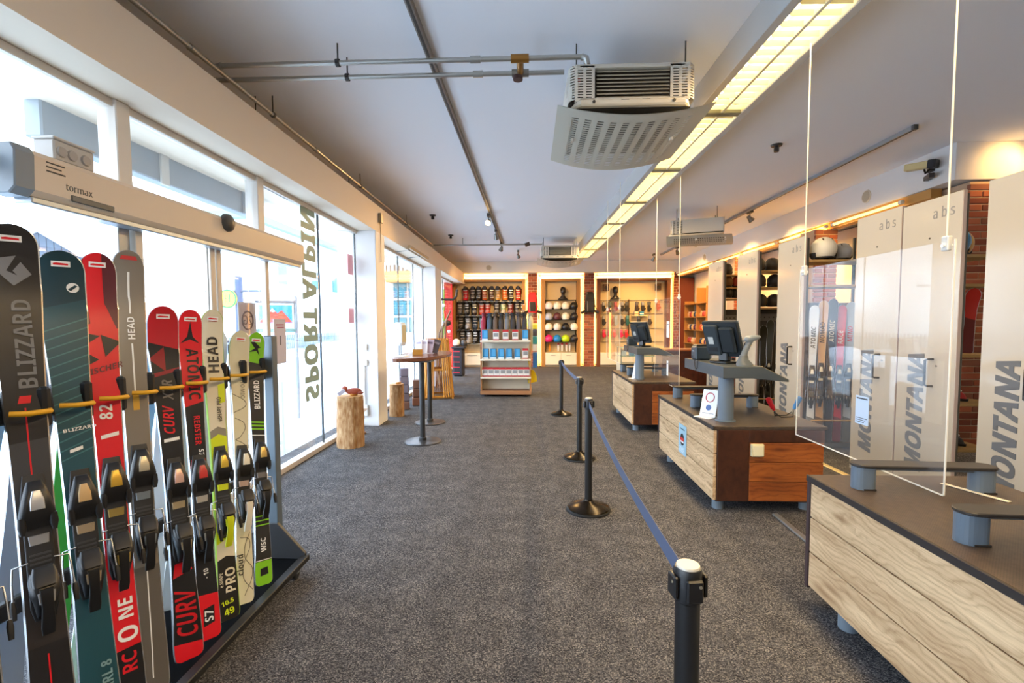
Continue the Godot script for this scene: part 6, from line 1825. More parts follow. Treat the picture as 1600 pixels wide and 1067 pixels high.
	part("board", mb(Transform3D(Basis(Vector3.RIGHT, -0.12), Vector3(0, 0.33, 0))).prism(star, 0.03, 0.004), mat(hexc("c9ab94"), 0.7), o)
	part("stick", mb().bx(-0.02, 0.02, 0.0, 0.28, -0.015, 0.015, 0.004), mat(hexc("9a7350"), 0.7), o)
	part("foot", mb().bx(-0.08, 0.08, 0.0, 0.03, -0.05, 0.05, 0.004), mat(hexc("6b4a34"), 0.7), o)
	# towers of blocks
	block_tower(Vector3(-2.34, 0, -8.75), 5, 0.155, 0.2, "tall tower of five mauve-grey wooden blocks under the bar table top")
	block_tower(Vector3(-2.2, 0, -9.15), 3, 0.17, 0.16, "lower tower of brown wooden blocks beside the tall block tower")
	# slatted pannier
	var can := mat(hexc("c98a2e"), 0.5)
	var can2 := mat(hexc("b87a26"), 0.5)
	o = thing("slatted_basket", "tall yellow slatted wooden basket flaring to the floor behind the bar table", "basket", Vector3(-1.98, 0, -10.2), 0.25)
	var hb := 0.30
	var ht := 0.20
	for sx in [-1.0, 1.0]:
		for sz in [-1.0, 1.0]:
			part("post", mb().cyl(Vector3(sx * hb, 0, sz * hb), Vector3(sx * ht, 1.25, sz * ht), 0.02, 0.018, 10), can, o)
	for y in [0.05, 0.62, 0.95, 1.22]:
		var h := lerpf(hb, ht, y / 1.25)
		for e in 4:
			part("rail", mb(Transform3D(Basis(UP, e * PI / 2), Vector3(0, y, 0))).bx(-h - 0.02, h + 0.02, -0.022, 0.022, h - 0.01, h + 0.014, 0.005), can2, o)
	for e in 4:
		for j in 12:
			var f := -1.0 + 2.0 / 13.0 * (j + 1)
			var t := Transform3D(Basis(UP, e * PI / 2), Vector3.ZERO)
			if e == 0 and j in [4, 5, 6, 7]:
				part("slat", mb(t).cyl(Vector3(f * ht, 0.95, ht + 0.026), Vector3(f * ht, 1.26, ht + 0.02), 0.013, 0.013, 7), can, o)
			else:
				part("slat", mb(t).cyl(Vector3(f * hb, 0.04, hb + 0.02), Vector3(f * ht, 1.28, ht + 0.02), 0.015, 0.014, 7), can if j % 2 == 0 else can2, o)
	part("bottom_board", mb().bx(-hb, hb, 0.0, 0.04, -hb, hb, 0.006), mat(hexc("7a5c34"), 0.7), o)
	# old wooden skis with curled tips
	for i in 3:
		o = thing("wooden_ski", ["old brown wooden ski with curled tip, left of three by the far pier", "old brown wooden ski with curled tip, middle of three by the far pier", "old brown wooden ski with curled tip, right of three by the far pier"][i], "ski", Vector3(-2.28 + i * 0.09, 0, -11.55 + i * 0.05), 0.1 * i, "old wooden skis by the far pier")
		var pts := []
		for j in 22:
			var v := j / 21.0
			pts.append(Vector3(0.16 * v + (0.0 if v < 0.85 else 0.9 * pow(v - 0.85, 1.3)) + 0.05 * sin(v * 6.0) * v, 0.02 + v * (1.58 + 0.16 * i), -0.02 * v))
		part("board", mb().tube(pts, 0.021, 8), mat(hexc(["6a5140", "7a5c44", "8a6a50"][i]), 0.6), o)
		part("toe_strap", mb().bx(0.06, 0.11, 0.78, 0.84, -0.03, 0.03, 0.006), mat(hexc("3a2c22"), 0.7), o)
	# sockets and conduit on the column
	o = thing("wall_socket", "white double switch plate with conduit on the window-side face of the column", "socket", Vector3(-2.56, 0, -7.295))
	for y in [1.0, 1.24]:
		part("plate", mb().bx(-0.05, 0.05, y - 0.05, y + 0.05, 0.0, 0.03, 0.006), mat(hexc("e9e9e6"), 0.4), o)
	part("socket", mb().bx(-0.05, 0.05, 0.16, 0.34, 0.0, 0.05, 0.01), mat(hexc("e4e4e0"), 0.4), o)
	part("conduit", mb().cyl(Vector3(0, 0.34, 0.015), Vector3(0, 0.95, 0.015), 0.012, 0.012, 10), mat(hexc("dedede"), 0.5), o)
	# far bay: ski bike on the pier, bag
	var blk2 := mat(hexc("222327"), 0.45)
	o = thing("kick_scooter", "black upright ski bike with handlebar beside the red wall panel", "ski bike", Vector3(-2.56, 0, -14.2), 0.2)
	part("column", mb().cyl(Vector3(0, 0.5, 0), Vector3(0.03, 2.62, 0), 0.03, 0.025, 10), mat(hexc("7c9a4a"), 0.4), o)
	part("handlebar", mb().tube([Vector3(0.42, 2.62, 0.06), Vector3(0.40, 2.42, 0.04), Vector3(0.3, 2.32, 0.0), Vector3(-0.1, 2.33, 0.0), Vector3(-0.26, 2.32, 0.04)], 0.035, 8), blk2, o)
	part("seat", mb().ball(Vector3(0.1, 1.62, 0.05), Vector3(0.13, 0.09, 0.1), 12, 8), blk2, o)
	part("frame_tube", mb().tube([Vector3(0.0, 1.0, 0), Vector3(0.1, 1.55, 0.02), Vector3(0.03, 2.0, 0)], 0.03, 8), mat(hexc("c93a2a"), 0.4), o)
	part("runner", mb().bx(-0.1, 0.1, 0.0, 0.04, -0.3, 0.35, 0.01), blk2, o)
	part("strut", mb().cyl(Vector3(0, 0.03, 0), Vector3(0, 0.55, 0), 0.035, 0.03, 10), blk2, o)
	part("rear_light", mb().ball(Vector3(0.02, 2.15, 0.05), Vector3(0.05, 0.05, 0.03), 10, 6), mat(hexc("d8d8dc"), 0.3), o)
	o = thing("travel_bag", "dark upright bag with red bands beside the red wall panel", "bag", Vector3(-2.13, 0, -14.4), -0.1)
	part("body", mb().bx(-0.16, 0.16, 0.0, 0.84, -0.14, 0.14, 0.04), mat(hexc("23242e"), 0.7), o)
	for j in 5:
		part("band", mb().bx(-0.163, 0.06, 0.1 + j * 0.16, 0.13 + j * 0.16, 0.1, 0.146, 0.004), mat(hexc("b5243a"), 0.6), o)
	part("lid", mb().bx(-0.2, 0.2, 0.84, 0.9, -0.16, 0.16, 0.02), mat(hexc("2b2c34"), 0.6), o)
	helmet(Vector3(-2.2, 0.905, -14.4), 0.9, hexc("e8e6e2"), "white helmet on top of the dark bag", "helmets on the dark bag")
	helmet(Vector3(-1.97, 0.905, -14.42), 0.75, hexc("3a3c42"), "dark helmet on top of the dark bag", "helmets on the dark bag")
	o = thing("light_switch", "white round light switch on the red wall panel", "switch", Vector3(-2.78, 1.33, -16.52))
	part("plate", mb().cyl(Vector3.ZERO, Vector3(0, 0, 0.02), 0.06, 0.055, 18), mat(hexc("f0efec"), 0.4), o)
	part("rocker", mb().bx(-0.02, 0.02, -0.025, 0.025, 0.02, 0.028, 0.003), mat(hexc("e2e2de"), 0.4), o)
	# lettering and papers on the glass
	o = thing("window_lettering", "grey-green shop lettering running up the window glass, mirrored from inside", "lettering", Vector3(-2.668, 0, -5.72))
	lettering("SPORT ALPIN", 0.35, frame(UP, Vector3.FORWARD, Vector3(0, 1.84, 0)), mat(hexc("93aca2"), 0.6, 0.0, {"backlight_enabled": true, "backlight": Color(0.13, 0.18, 0.165)}), o, "letters", "Droid Sans", 700, 0.001, 0.76, 0.0, 0.010)
	for q in [[-7.14, 2.35, 0.3, "red sticker high on the window glass by the white column"], [-7.14, 1.62, 0.22, "red sticker at eye level on the window glass by the white column"]]:
		o = tag(part("window_sticker", mb(Transform3D(Basis(), Vector3(-2.692, q[1], q[0]))).bx(-0.002, 0.002, 0, q[2], -0.1, 0.1), mat(hexc("d04858"), 0.5, 0.0, {"backlight_enabled": true, "backlight": Color(0.6, 0.2, 0.25)})), q[3], "sticker", "red stickers on the window")
	o = thing("door_notice", "grey notice with 2G in a ring on the right entrance door", "notice", Vector3(-2.645, 1.62, -4.38))
	var gf := frame(Vector3.BACK, UP, Vector3.ZERO)   # faces the street
	part("sheet", mb(frame(Vector3.FORWARD, UP, Vector3.ZERO)).box(Vector3.ZERO, Vector3(0.28, 0.38, 0.004)), mat(hexc("b9bcc6"), 0.6), o)
	part("ring", mb(frame(Vector3.FORWARD, UP, Vector3.ZERO)).tube(ring(Vector3(0, 0.02, 0.004), 0.085, 24, Vector3.RIGHT, UP), 0.008, 6, true), mat(hexc("5b606c"), 0.5), o)
	lettering("2G", 0.08, Transform3D(Basis(Vector3.BACK, UP, Vector3.RIGHT), Vector3(0.003, 0.02, 0)), mat(hexc("5b606c"), 0.5), o)
	o = thing("door_notice", "pale mauve notice on the glass right of the entrance door", "notice", Vector3(-2.668, 1.42, -5.0))
	part("sheet", mb(frame(Vector3.FORWARD, UP, Vector3.ZERO)).box(Vector3.ZERO, Vector3(0.24, 0.48, 0.004)), mat(hexc("c9c6d6"), 0.6), o)
	part("text_line", mb(frame(Vector3.FORWARD, UP, Vector3.ZERO)).bx(-0.08, 0.08, 0.17, 0.185, 0.002, 0.004), mat(hexc("b06a86"), 0.5), o)
	part("text_line", mb(frame(Vector3.FORWARD, UP, Vector3.ZERO)).bx(-0.06, 0.08, 0.14, 0.155, 0.002, 0.004), mat(hexc("b06a86"), 0.5), o)
	part("figure_mark", mb(frame(Vector3.FORWARD, UP, Vector3.ZERO)).bx(-0.012, 0.012, -0.04, 0.06, 0.002, 0.004), mat(hexc("6a6a7a"), 0.5), o)

func rrect2(w: float, h: float, r: float) -> PackedVector2Array:   # stands on y = 0
	var p := PackedVector2Array()
	for q in rrect(w, h, r, 6):
		p.append(q + Vector2(0, h / 2))
	return p

func smooth(poly: PackedVector2Array) -> PackedVector2Array:   # two rounds of corner cutting
	for k in 2:
		var p := PackedVector2Array()
		for i in poly.size():
			var a := poly[i]
			var b := poly[(i + 1) % poly.size()]
			p.append(a.lerp(b, 0.2))
			p.append(a.lerp(b, 0.8))
		poly = p
	return poly

func log_stump(at: Vector3, r: float, h: float, label: String) -> void:
	var o := thing("log", label, "log", at, 0.3, "split logs by the window")
	var bark := StandardMaterial3D.new()
	bark.roughness = 0.9
	triplanar(bark, noise_tex(0.02, hexc("8a5a30"), hexc("d2b48a"), 256, FastNoiseLite.TYPE_SIMPLEX_SMOOTH, 5, 31), Vector3(5, 1.2, 5))
	var f := FastNoiseLite.new()
	f.frequency = 3.0
	var rings := []
	for j in 9:
		var y := h * j / 8.0
		var rg := []
		for i in 40:
			var t := TAU * i / 40
			var rr := r * (1.0 + 0.10 * f.get_noise_3d(cos(t), y * 0.5, sin(t)) + 0.03 * f.get_noise_3d(cos(t) * 5, y * 2.0, sin(t) * 5) + 0.05 * (1.0 - y / h))
			var cut := absf(wrapf(t - 5.2, -PI, PI))
			if cut < 0.12:
				rr *= 0.80 + 0.2 * cut / 0.12
			rg.append(Vector3(cos(t) * rr, y, -sin(t) * rr))
		rings.append(rg)
	part("bark", mb().loft(rings, false), bark, o)
	var top := mb()
	for i in 40:
		top.tri(Vector3(0, h, 0), rings[8][i], rings[8][(i + 1) % 40])
	part("cut_face", top, wood(43, "8a5a2c", "d9a860", Vector3(4, 4, 4)), o)
	part("chip", mb(Transform3D(Basis(UP, 0.7), Vector3(r * 0.3, h, 0))).bx(-0.05, 0.05, 0, 0.03, -0.02, 0.02, 0.006), mat(hexc("c9924a"), 0.8), o)

func block_tower(at: Vector3, n: int, s: float, w: float, label: String) -> void:
	var o := thing("block_tower", label, "ornament", at, 0.25, "towers of wooden blocks")
	for j in n:
		var ww := w * (1.0 - 0.06 * j)
		part("block", mb(Transform3D(Basis(UP, 0.06 * sin(j * 2.3)), Vector3(0.004 * j, j * s, 0))).bx(-ww / 2, ww / 2, 0.002, s - 0.004, -ww / 2, ww / 2, 0.012), mat(hexc(["6b4a3c", "665a62", "6d626a", "716770", "6f6570"][j % 5] if n > 3 else ["7a4c34", "6d4736", "74503e"][j]), 0.65), o)
	part("spindle", mb().cyl(Vector3(0.01, n * s, 0), Vector3(0.01, n * s + 0.12, 0), 0.007, 0.007, 8), mat(hexc("8e8680"), 0.5), o)

# ======================= display stand =======================
func build_display_stand() -> void:
	var cream := mat(hexc("e3dcc8"), 0.5)
	var oak := mat(hexc("a5764e"), 0.55)
	var at := Vector3(-0.5, 0, -10.24)
	var o := thing("display_stand", "free-standing cream shop display with three shelves of boxes", "display stand", at, -0.02)
	var h := 0.535
	part("base_board", mb().bx(-h - 0.02, h + 0.02, 0.05, 0.13, -0.62, 0.02, 0.006), oak, o)
	part("base_floor", mb().bx(-h, h, 0.12, 0.14, -0.6, 0.0), mat(hexc("7a5a44"), 0.6), o)
	for s in [-1.0, 1.0]:
		part("side_panel", mb(frame(Vector3.FORWARD, UP, Vector3(s * h - 0.012, 0, 0))).prism(pv([0.0, 0.13, 0.62, 0.13, 0.62, 1.5, 0.42, 1.5, 0.12, 0.5]), 0.024, 0.003), mat(hexc("c7b58e"), 0.5), o)
		part("front_post", mb().bx(s * h - 0.015, s * h + 0.015, 0.13, 1.25, -0.03, 0.0, 0.003), oak, o)
		for z in [-0.05, -0.55]:
			part("caster", mb().cyl(Vector3(s * 0.45 - 0.012, 0.025, z), Vector3(s * 0.45 + 0.012, 0.025, z), 0.025, 0.025, 14), mat(hexc("3a3c40"), 0.5), o)
	part("back_panel", mb().bx(-h, h, 0.13, 1.2, -0.36, -0.33), cream, o)
	part("back_panel", mb().bx(-h, h, 1.2, 1.47, -0.36, -0.33), mat(hexc("7d654a"), 0.6), o)
	for y in [0.435, 0.825, 1.23]:
		part("shelf", mb().bx(-h - 0.015, h + 0.015, y - 0.035, y, -0.33, 0.015, 0.004), mat(hexc("e9e4d4"), 0.45), o)
	part("rail", mb().cyl(Vector3(-h - 0.05, 1.82, -0.62), Vector3(h + 0.1, 1.82, -0.62), 0.014, 0.014, 10), mat(hexc("9a9a98"), 0.3, 0.8), o)
	for x in [-h, h]:
		part("upright", mb().bx(x - 0.012, x + 0.012, 1.5, 1.83, -0.632, -0.608, 0.002), mat(hexc("9a9a98"), 0.3, 0.8), o)
	var tr := Transform3D(Basis(UP, -0.02), at)
	# goods: blue and red-white boxes
	var rowsd := [[1.232, [[-0.45, 0], [-0.21, 1], [0.0, 1], [0.21, 1], [0.43, 0]], "top shelf"], [0.827, [[-0.44, 0], [-0.275, 0], [-0.10, 0], [0.075, 0], [0.255, 0], [0.43, 1]], "middle shelf"], [0.437, [[-0.455, 1], [-0.325, 1], [-0.195, 1], [-0.065, 1], [0.065, 1], [0.195, 1], [0.325, 1], [0.455, 1]], "bottom shelf"]]
	var ord := ["first", "second", "third", "fourth", "fifth", "sixth", "seventh", "eighth"]
	for r in rowsd:
		var k := 0
		for q in r[1]:
			var red: bool = q[1] == 1
			var bw: float = 0.125
			var bh: float = 0.225 if r[0] > 0.6 else 0.2
			var b := thing("product_box", "%s box, %s on the %s of the display stand" % ["red-topped white" if red else "bright blue", ord[k], r[2]], "box", tr * Vector3(q[0], r[0], -0.1), -0.02, "boxes on the display stand")
			k += 1
			part("carton", mb().bx(-bw / 2, bw / 2, 0, bh, -0.05, 0.05, 0.003), mat(hexc("dfe0e2") if red else hexc("2f86c4"), 0.35), b)
			if red:
				part("top_band", mb().bx(-bw / 2 - 0.001, bw / 2 + 0.001, bh * 0.8, bh + 0.001, -0.051, 0.052, 0.002), mat(hexc("b8252f"), 0.35), b)
				part("picture", mb().bx(-bw * 0.38, bw * 0.42, bh * 0.36, bh * 0.72, 0.05, 0.0515), mat(hexc("8d9298"), 0.4), b)
				part("foot_band", mb().bx(-bw / 2 - 0.001, bw / 2 + 0.001, 0.0, bh * 0.12, -0.051, 0.0515), mat(hexc("a22a35"), 0.35), b)
			else:
				part("picture", mb().bx(-bw * 0.2, bw * 0.45, bh * 0.28, bh * 0.92, 0.05, 0.0515), mat(hexc("4fa6e0"), 0.35), b)
				part("side_strip", mb().bx(bw * 0.5 - 0.002, bw * 0.5 + 0.003, 0.0, bh, -0.05, 0.05, 0.001), mat(hexc("4a3a30"), 0.5), b)
				part("foot_band", mb().bx(-bw / 2 - 0.001, bw / 2 + 0.001, 0.0, bh * 0.16, -0.051, 0.0515), mat(hexc("cfe3f0"), 0.35), b)
	# jackets on the rail behind
	var jc := ["8a1430", "3a5068", "5c4a3e", "2e2c30", "6a7078", "26262c", "4a4448", "2a2a30", "b9b39a"]
	var jn := ["wine red", "slate blue", "brown", "black", "light grey", "blue-black", "plum grey", "charcoal", "pale beige"]
	for i in jc.size():
		var x := -0.53 + i * 0.133
		var b := thing("jacket", "%s jacket hanging on the rail behind the display stand" % jn[i], "jacket", tr * Vector3(x, 1.0, -0.62), 0.0, "jackets on the display stand rail")
		var m := mat(hexc(jc[i]), 0.75)
		var rg := []
		for q in [[0.0, 0.045, 0.17], [0.2, 0.042, 0.165], [0.5, 0.04, 0.17], [0.66, 0.038, 0.18], [0.72, 0.03, 0.15], [0.77, 0.018, 0.07]]:
			rg.append(ell(Vector3(0, q[0], 0), q[1] * 1.6 + 0.006 * sin(i * 1.7 + q[0] * 9.0), q[2], 14))
		part("body", mb().loft(rg), m, b)
		for s in [-1.0, 1.0]:
			part("sleeve", mb().loft([ell(Vector3(0.005, 0.1, s * 0.2), 0.04, 0.035, 10), ell(Vector3(0, 0.4, s * 0.21), 0.052, 0.045, 10), ell(Vector3(0, 0.66, s * 0.17), 0.054, 0.05, 10), ell(Vector3(0, 0.71, s * 0.13), 0.02, 0.03, 10)]), mat(hexc(jc[i]).lightened(0.08), 0.75), b)
		part("collar", mb().loft([ell(Vector3(0, 0.74, 0.01), 0.045, 0.075, 12), ell(Vector3(0, 0.84, 0.015), 0.056, 0.066, 12)]), mat(hexc(jc[i]).darkened(0.25), 0.8), b)
		part("hook", mb().tube([Vector3(0, 0.76, 0), Vector3(0, 0.81, 0), Vector3(0, 0.825, 0.014), Vector3(0, 0.81, 0.026)], 0.003, 5), mat(hexc("a8a8a8"), 0.3, 0.8), b)
	# things hung on its right side
	var b2 := thing("snow_shovel", "yellow snow shovel hanging low at the right side of the display stand", "shovel", tr * Vector3(0.60, 0.30, -0.15), -0.5)
	part("blade", mb(Transform3D(Basis(Vector3.BACK, 0.25), Vector3.ZERO)).loft([section2(0.0, 0.22, 0.0), section2(0.12, 0.24, -0.02), section2(0.24, 0.2, -0.01), section2(0.28, 0.1, 0.0)], true, true), mat(hexc("e8c81c"), 0.4), b2)
	part("shaft", mb(Transform3D(Basis(Vector3.BACK, 0.25), Vector3.ZERO)).cyl(Vector3(0, 0.26, 0), Vector3(0, 0.62, 0), 0.014, 0.014, 10), mat(hexc("d9bb2c"), 0.4), b2)
	for q in [["blue pouch, lowest at the right side of the display stand", 0.62, 0.32, "2767a8"], ["cream card in the middle of the right side of the display stand", 0.98, 0.14, "d9cfc2"], ["teal pouch high at the right side of the display stand", 1.14, 0.16, "2f8f92"], ["small dark item at the top right side of the display stand", 1.32, 0.14, "4a464a"], ["yellow tag beside the boxes at the right side of the display stand", 1.47, 0.1, "d6c420"]]:
		b2 = thing("hanging_pack", q[0], "pack", tr * Vector3(0.64, q[1], -0.2), -0.1, "packs hanging on the display stand")
		part("pack", mb().bx(-0.05, 0.05, 0.0, q[2], -0.025, 0.025, 0.008), mat(hexc(q[3]), 0.5), b2)
		part("header", mb().bx(-0.05, 0.05, q[2], q[2] + 0.03, -0.004, 0.004, 0.001), mat(hexc(q[3]).lightened(0.4), 0.5), b2)

func section2(v: float, w: float, z: float) -> Array:   # thin curved cross-section of a shovel blade
	var p := []
	for i in 7:
		var f := -1.0 + i / 3.0
		p.append(Vector3(-f * w / 2, v, z + 0.03 * f * f + 0.004))
	for i in 7:
		var f := 1.0 - i / 3.0
		p.append(Vector3(-f * w / 2, v, z + 0.03 * f * f - 0.004))
	return p

# ======================= goods on the back wall =======================
func build_back_goods() -> void:
	var zf := -17.45
	var steel := mat(hexc("a9a496"), 0.4, 0.3)
	var o := thing("boot_shelves", "four grey wall shelves carrying ski boots in the left niche", "shelves", Vector3(-1.44, 0, -17.68))
	for y in [2.412, 1.89, 1.375, 0.86]:
		part("shelf", mb().bx(-1.2, 1.2, y - 0.02, y, 0.0, 0.38, 0.003), steel, o)
		for x in [-1.18, 0.0, 1.18]:
			part("bracket", mb().bx(x - 0.012, x + 0.012, y - 0.1, y - 0.02, 0.0, 0.2, 0.003), mat(hexc("55524c"), 0.5), o)
	part("divider", mb().bx(-0.05, -0.02, 0.55, 2.4, 0.0, 0.1, 0.003), mat(hexc("6e5436"), 0.5), o)
	# rows: x in the photograph's back plane, shell and cuff colours
	var rows := [
		[2.414, [[-2.31, "c8202a", "1d1b1c", "red", "first"], [-2.04, "2a2524", "1c1a1b", "black and red", "second"], [-1.82, "2c2624", "1e1c1c", "black with pale buckles", "third"], [-1.61, "b5552a", "23201f", "orange and black", "fourth"], [-1.35, "5c3a22", "2b211c", "brown", "fifth"], [-1.12, "c9a05a", "4a3628", "tan and white", "sixth"], [-0.86, "d8721c", "a83a1c", "bright orange", "seventh"], [-0.64, "2b2824", "3a342c", "black with grey buckles", "eighth"], [-0.37, "c8341e", "8f1c18", "dark red", "ninth"]], "top shelf"],
		[1.892, [[-2.52, "3a3c44", "c9cdd4", "grey and white", "first"], [-2.26, "26282e", "1f2126", "black", "second"], [-1.99, "2a2c32", "22242a", "dark grey", "third"], [-1.72, "cf3a1e", "2b2220", "orange red", "fourth"], [-1.50, "cc3420", "3a2a26", "tomato red", "fifth"], [-1.16, "2a2522", "5a4a3c", "dark brown", "sixth"], [-0.92, "b5a894", "2fae3c", "green cuffed", "seventh"], [-0.66, "8e2a22", "2a2422", "maroon", "eighth"], [-0.42, "3a3836", "24211f", "charcoal", "ninth"], [-0.2, "6a5a4c", "25211e", "taupe and black", "tenth"]], "second shelf"],
		[1.377, [[-2.48, "2c2e34", "22252a", "black with lime tongue", "first"], [-2.24, "b0b4bc", "2a2c32", "silver and black", "second"], [-1.97, "24364a", "1f2a36", "navy", "third"], [-1.70, "c6ccd4", "30343a", "white and grey", "fourth"], [-1.46, "2a2a2e", "222226", "black half-hidden", "fifth"], [-1.2, "33363c", "26282c", "graphite half-hidden", "sixth"]], "third shelf"],
		[0.862, [[-2.44, "3a3d44", "23252b", "black and grey", "first"], [-2.2, "b9bdc4", "3c4046", "silver", "second"], [-1.95, "2b2d33", "22242a", "black", "third"], [-1.72, "4a4c52", "2a2c32", "dark grey", "fourth"], [-1.48, "2a2a2e", "202024", "black half-hidden", "fifth"]], "lowest shelf"]]
	for r in rows:
		for q in r[1]:
			boot(Vector3(q[0], r[0], zf), 1.49, hexc(q[1]), hexc(q[2]).lerp(hexc(q[1]), 0.75), "%s ski boot, %s on the %s of the left niche" % [q[3], q[4], r[2]], "ski boots in the left niche", "c4c2bc", rng.randf_range(-0.2, 0.2))
	# helmets on pegs in the middle niche
	var gx := [0.745, 1.055, 1.36, 1.675]
	var gy := [2.2, 1.81, 1.43, 1.0]
	var hc := [["e6e0e8", "e8e2d4", "e8e2d4", "1d1a1c"], ["aab4c8", "5a2a30", "ece6d6", "221f22"], ["ebe4d6", "d8d4d0", "1c1b1e", "e9e4da"], ["e0186c", "1f7fc8", "b6d81c", "25232a"]]
	var hn := [["white with mauve band", "cream white", "ivory", "black"], ["pale blue-grey", "maroon", "creamy white", "black"], ["white", "white and red patterned", "matt black", "pearl white"], ["hot pink", "bright blue", "lime yellow", "dark grey"]]
	o = thing("peg_frame", "dark peg frame with four rows of helmets in the middle niche", "rack", Vector3(1.19, 0, -17.66))
	for x in [-0.55, 0.55]:
		part("upright", mb().bx(x - 0.015, x + 0.015, 0.53, 2.46, 0, 0.03, 0.003), mat(hexc("26211d"), 0.5), o)
	part("top_bar", mb().bx(-0.565, 0.565, 2.43, 2.46, 0, 0.03, 0.003), mat(hexc("26211d"), 0.5), o)
	for y in gy:
		part("bar", mb().bx(-0.56, 0.56, y - 0.015, y + 0.0, 0.0, 0.02, 0.002), mat(hexc("8d8168"), 0.5), o)
		for x in gx:
			part("peg", mb().cyl(Vector3(x - 1.19, y + 0.02, 0.0), Vector3(x - 1.19, y + 0.05, 0.16), 0.01, 0.01, 8), mat(hexc("8d8168"), 0.4, 0.4), o)
	for i in 4:
		for j in 4:
			var hm := helmet(Vector3(gx[j], gy[i] - 0.13, -17.46), 1.2, hexc(hc[i][j]), "%s helmet, %s row, %s from left in the middle niche" % [hn[i][j], ["top", "second", "third", "lowest"][i], ["first", "second", "third", "fourth"][j]], "helmets in the middle niche", 0.3)
			if i == 2 and j == 1:
				part("dark_patch", mb().ball(Vector3(0.01, 0.125, 0.085), Vector3(0.055, 0.05, 0.055), 12, 8), mat(hexc("2a2022"), 0.4), hm)
				part("red_patch", mb().ball(Vector3(0.05, 0.19, 0.05), Vector3(0.05, 0.035, 0.055), 12, 8), mat(hexc("b3202a"), 0.4), hm)
	for i in 5:
		var sx: float = [0.78, 1.10, 1.24, 1.40, 1.52][i]
		var b := thing("sock_pair", ["orange hanging pack, leftmost under the helmets", "red and white socks, second under the helmets", "white and red socks, third under the helmets", "red and pale socks, fourth under the helmets", "pale socks, rightmost under the helmets"][i], "socks", Vector3(sx, 0.56, -17.52), 0.0, "socks under the helmets")
		part("sock", mb().loft([section(0.0, 0.05, -0.02, 0.02), section(0.1, 0.07, -0.025, 0.025), section(0.24, 0.07, -0.02, 0.02)]), mat(hexc(["d88a2c", "e2d8d2", "ddd4cc", "e0cfc8", "d8d2cc"][i]), 0.8), b)
		part("band", mb().loft([section(0.24, 0.072, -0.021, 0.021), section(0.3, 0.072, -0.021, 0.021)], true, false), mat(hexc(["c97a22", "b8242c", "a82430", "bb2a30", "9a8a86"][i]), 0.8), b)
	bust(Vector3(1.27, 2.46, -17.5), "black mannequin head on top of the helmet frame")
	bust(Vector3(3.18, 2.46, -17.52), "black mannequin head on top of the glove niche rail")
	# backpacks hung on the brick pillars
	backpack(Vector3(0.15, 1.98, -17.36), hexc("c22026"), hexc("241f20"), "red and black backpack hanging on the left brick pillar")
	backpack(Vector3(2.22, 1.98, -17.36), hexc("201d1d"), hexc("2a2726"), "black backpack hanging on the right brick pillar")
	# glove niche
	o = thing("glove_rails", "wall rails with gloves and goggles in the right-hand niche", "rails", Vector3(3.8, 0, -17.685))
	for y in [2.42, 1.93, 1.40, 0.9]:
		part("rail", mb().bx(-1.15, 1.15, y - 0.015, y + 0.015, 0.0, 0.03, 0.003), mat(hexc("8f8676"), 0.4, 0.3), o)
	part("centre_post", mb().bx(-0.13, -0.08, 0.55, 2.46, 0.0, 0.05, 0.003), mat(hexc("4a2a18"), 0.5), o)
	for y in [1.86, 1.28]:
		part("shelf", mb().bx(0.0, 0.55, y - 0.025, y, 0.0, 0.2, 0.003), mat(hexc("e6d3a4"), 0.5), o)
	var gl := [
		["2a2524", "white cuffed black", 2.77, 2.0], ["26302c", "dark green", 3.0, 2.0], ["8f2a30", "maroon", 3.2, 2.0], ["2b2526", "dark", 3.45, 2.0], ["1e1b1c", "black", 3.62, 2.0], ["3a2a22", "dark brown", 3.98, 2.0], ["2a2220", "brown-black", 4.2, 2.0], ["1d1b1b", "jet black", 4.42, 2.0], ["b85a22", "orange", 4.75, 2.05],
		["24211f", "black", 2.77, 1.5], ["7a2c30", "brick red", 3.05, 1.5], ["9fb0b8", "pale blue", 3.22, 1.5], ["2b2724", "charcoal", 3.45, 1.5], ["1f5a58", "teal", 3.64, 1.5], ["33302e", "grey", 4.05, 1.5], ["3a3433", "dark grey", 4.45, 1.5],
		["d81c4a", "pink red", 2.78, 1.06], ["c0205a", "magenta", 2.98, 1.06], ["d02030", "red", 3.16, 1.06], ["e0285a", "bright pink", 3.42, 1.06], ["c8242c", "crimson", 3.6, 1.06]]
	for i in gl.size():
		var q: Array = gl[i]
		var row := "top" if q[3] > 1.9 else ("middle" if q[3] > 1.3 else "lower")
		var b := thing("glove", "%s glove hanging in the %s row of the right-hand niche" % [q[1], row], "glove", Vector3(q[2], q[3], -17.58), 0.0, "gloves in the right-hand niche")
		var m := mat(hexc(q[0]), 0.7)
		var tall := 0.36 if row != "lower" else 0.28
		part("palm", mb().loft([section(0.0, 0.05, -0.02, 0.02), section(tall * 0.15, 0.11, -0.035, 0.035), section(tall * 0.5, 0.12, -0.04, 0.04), section(tall * 0.68, 0.09, -0.035, 0.035)]), m, b)
		part("cuff", mb().loft([section(tall * 0.66, 0.1, -0.038, 0.038), section(tall, 0.13, -0.045, 0.045)]), mat(hexc(q[0]).lightened(0.25 if i % 3 else 0.55), 0.75), b)
		part("thumb", mb().loft([section(tall * 0.15, 0.03, -0.018, 0.018), section(tall * 0.4, 0.042, -0.02, 0.02)]), m, b, Transform3D(Basis(Vector3.BACK, -0.35), Vector3(0.035, 0.0, 0.01)))
		part("loop", mb().tube([Vector3(-0.02, tall - 0.01, 0), Vector3(0, tall + 0.05, 0), Vector3(0.02, tall - 0.01, 0)], 0.005, 5), m, b)
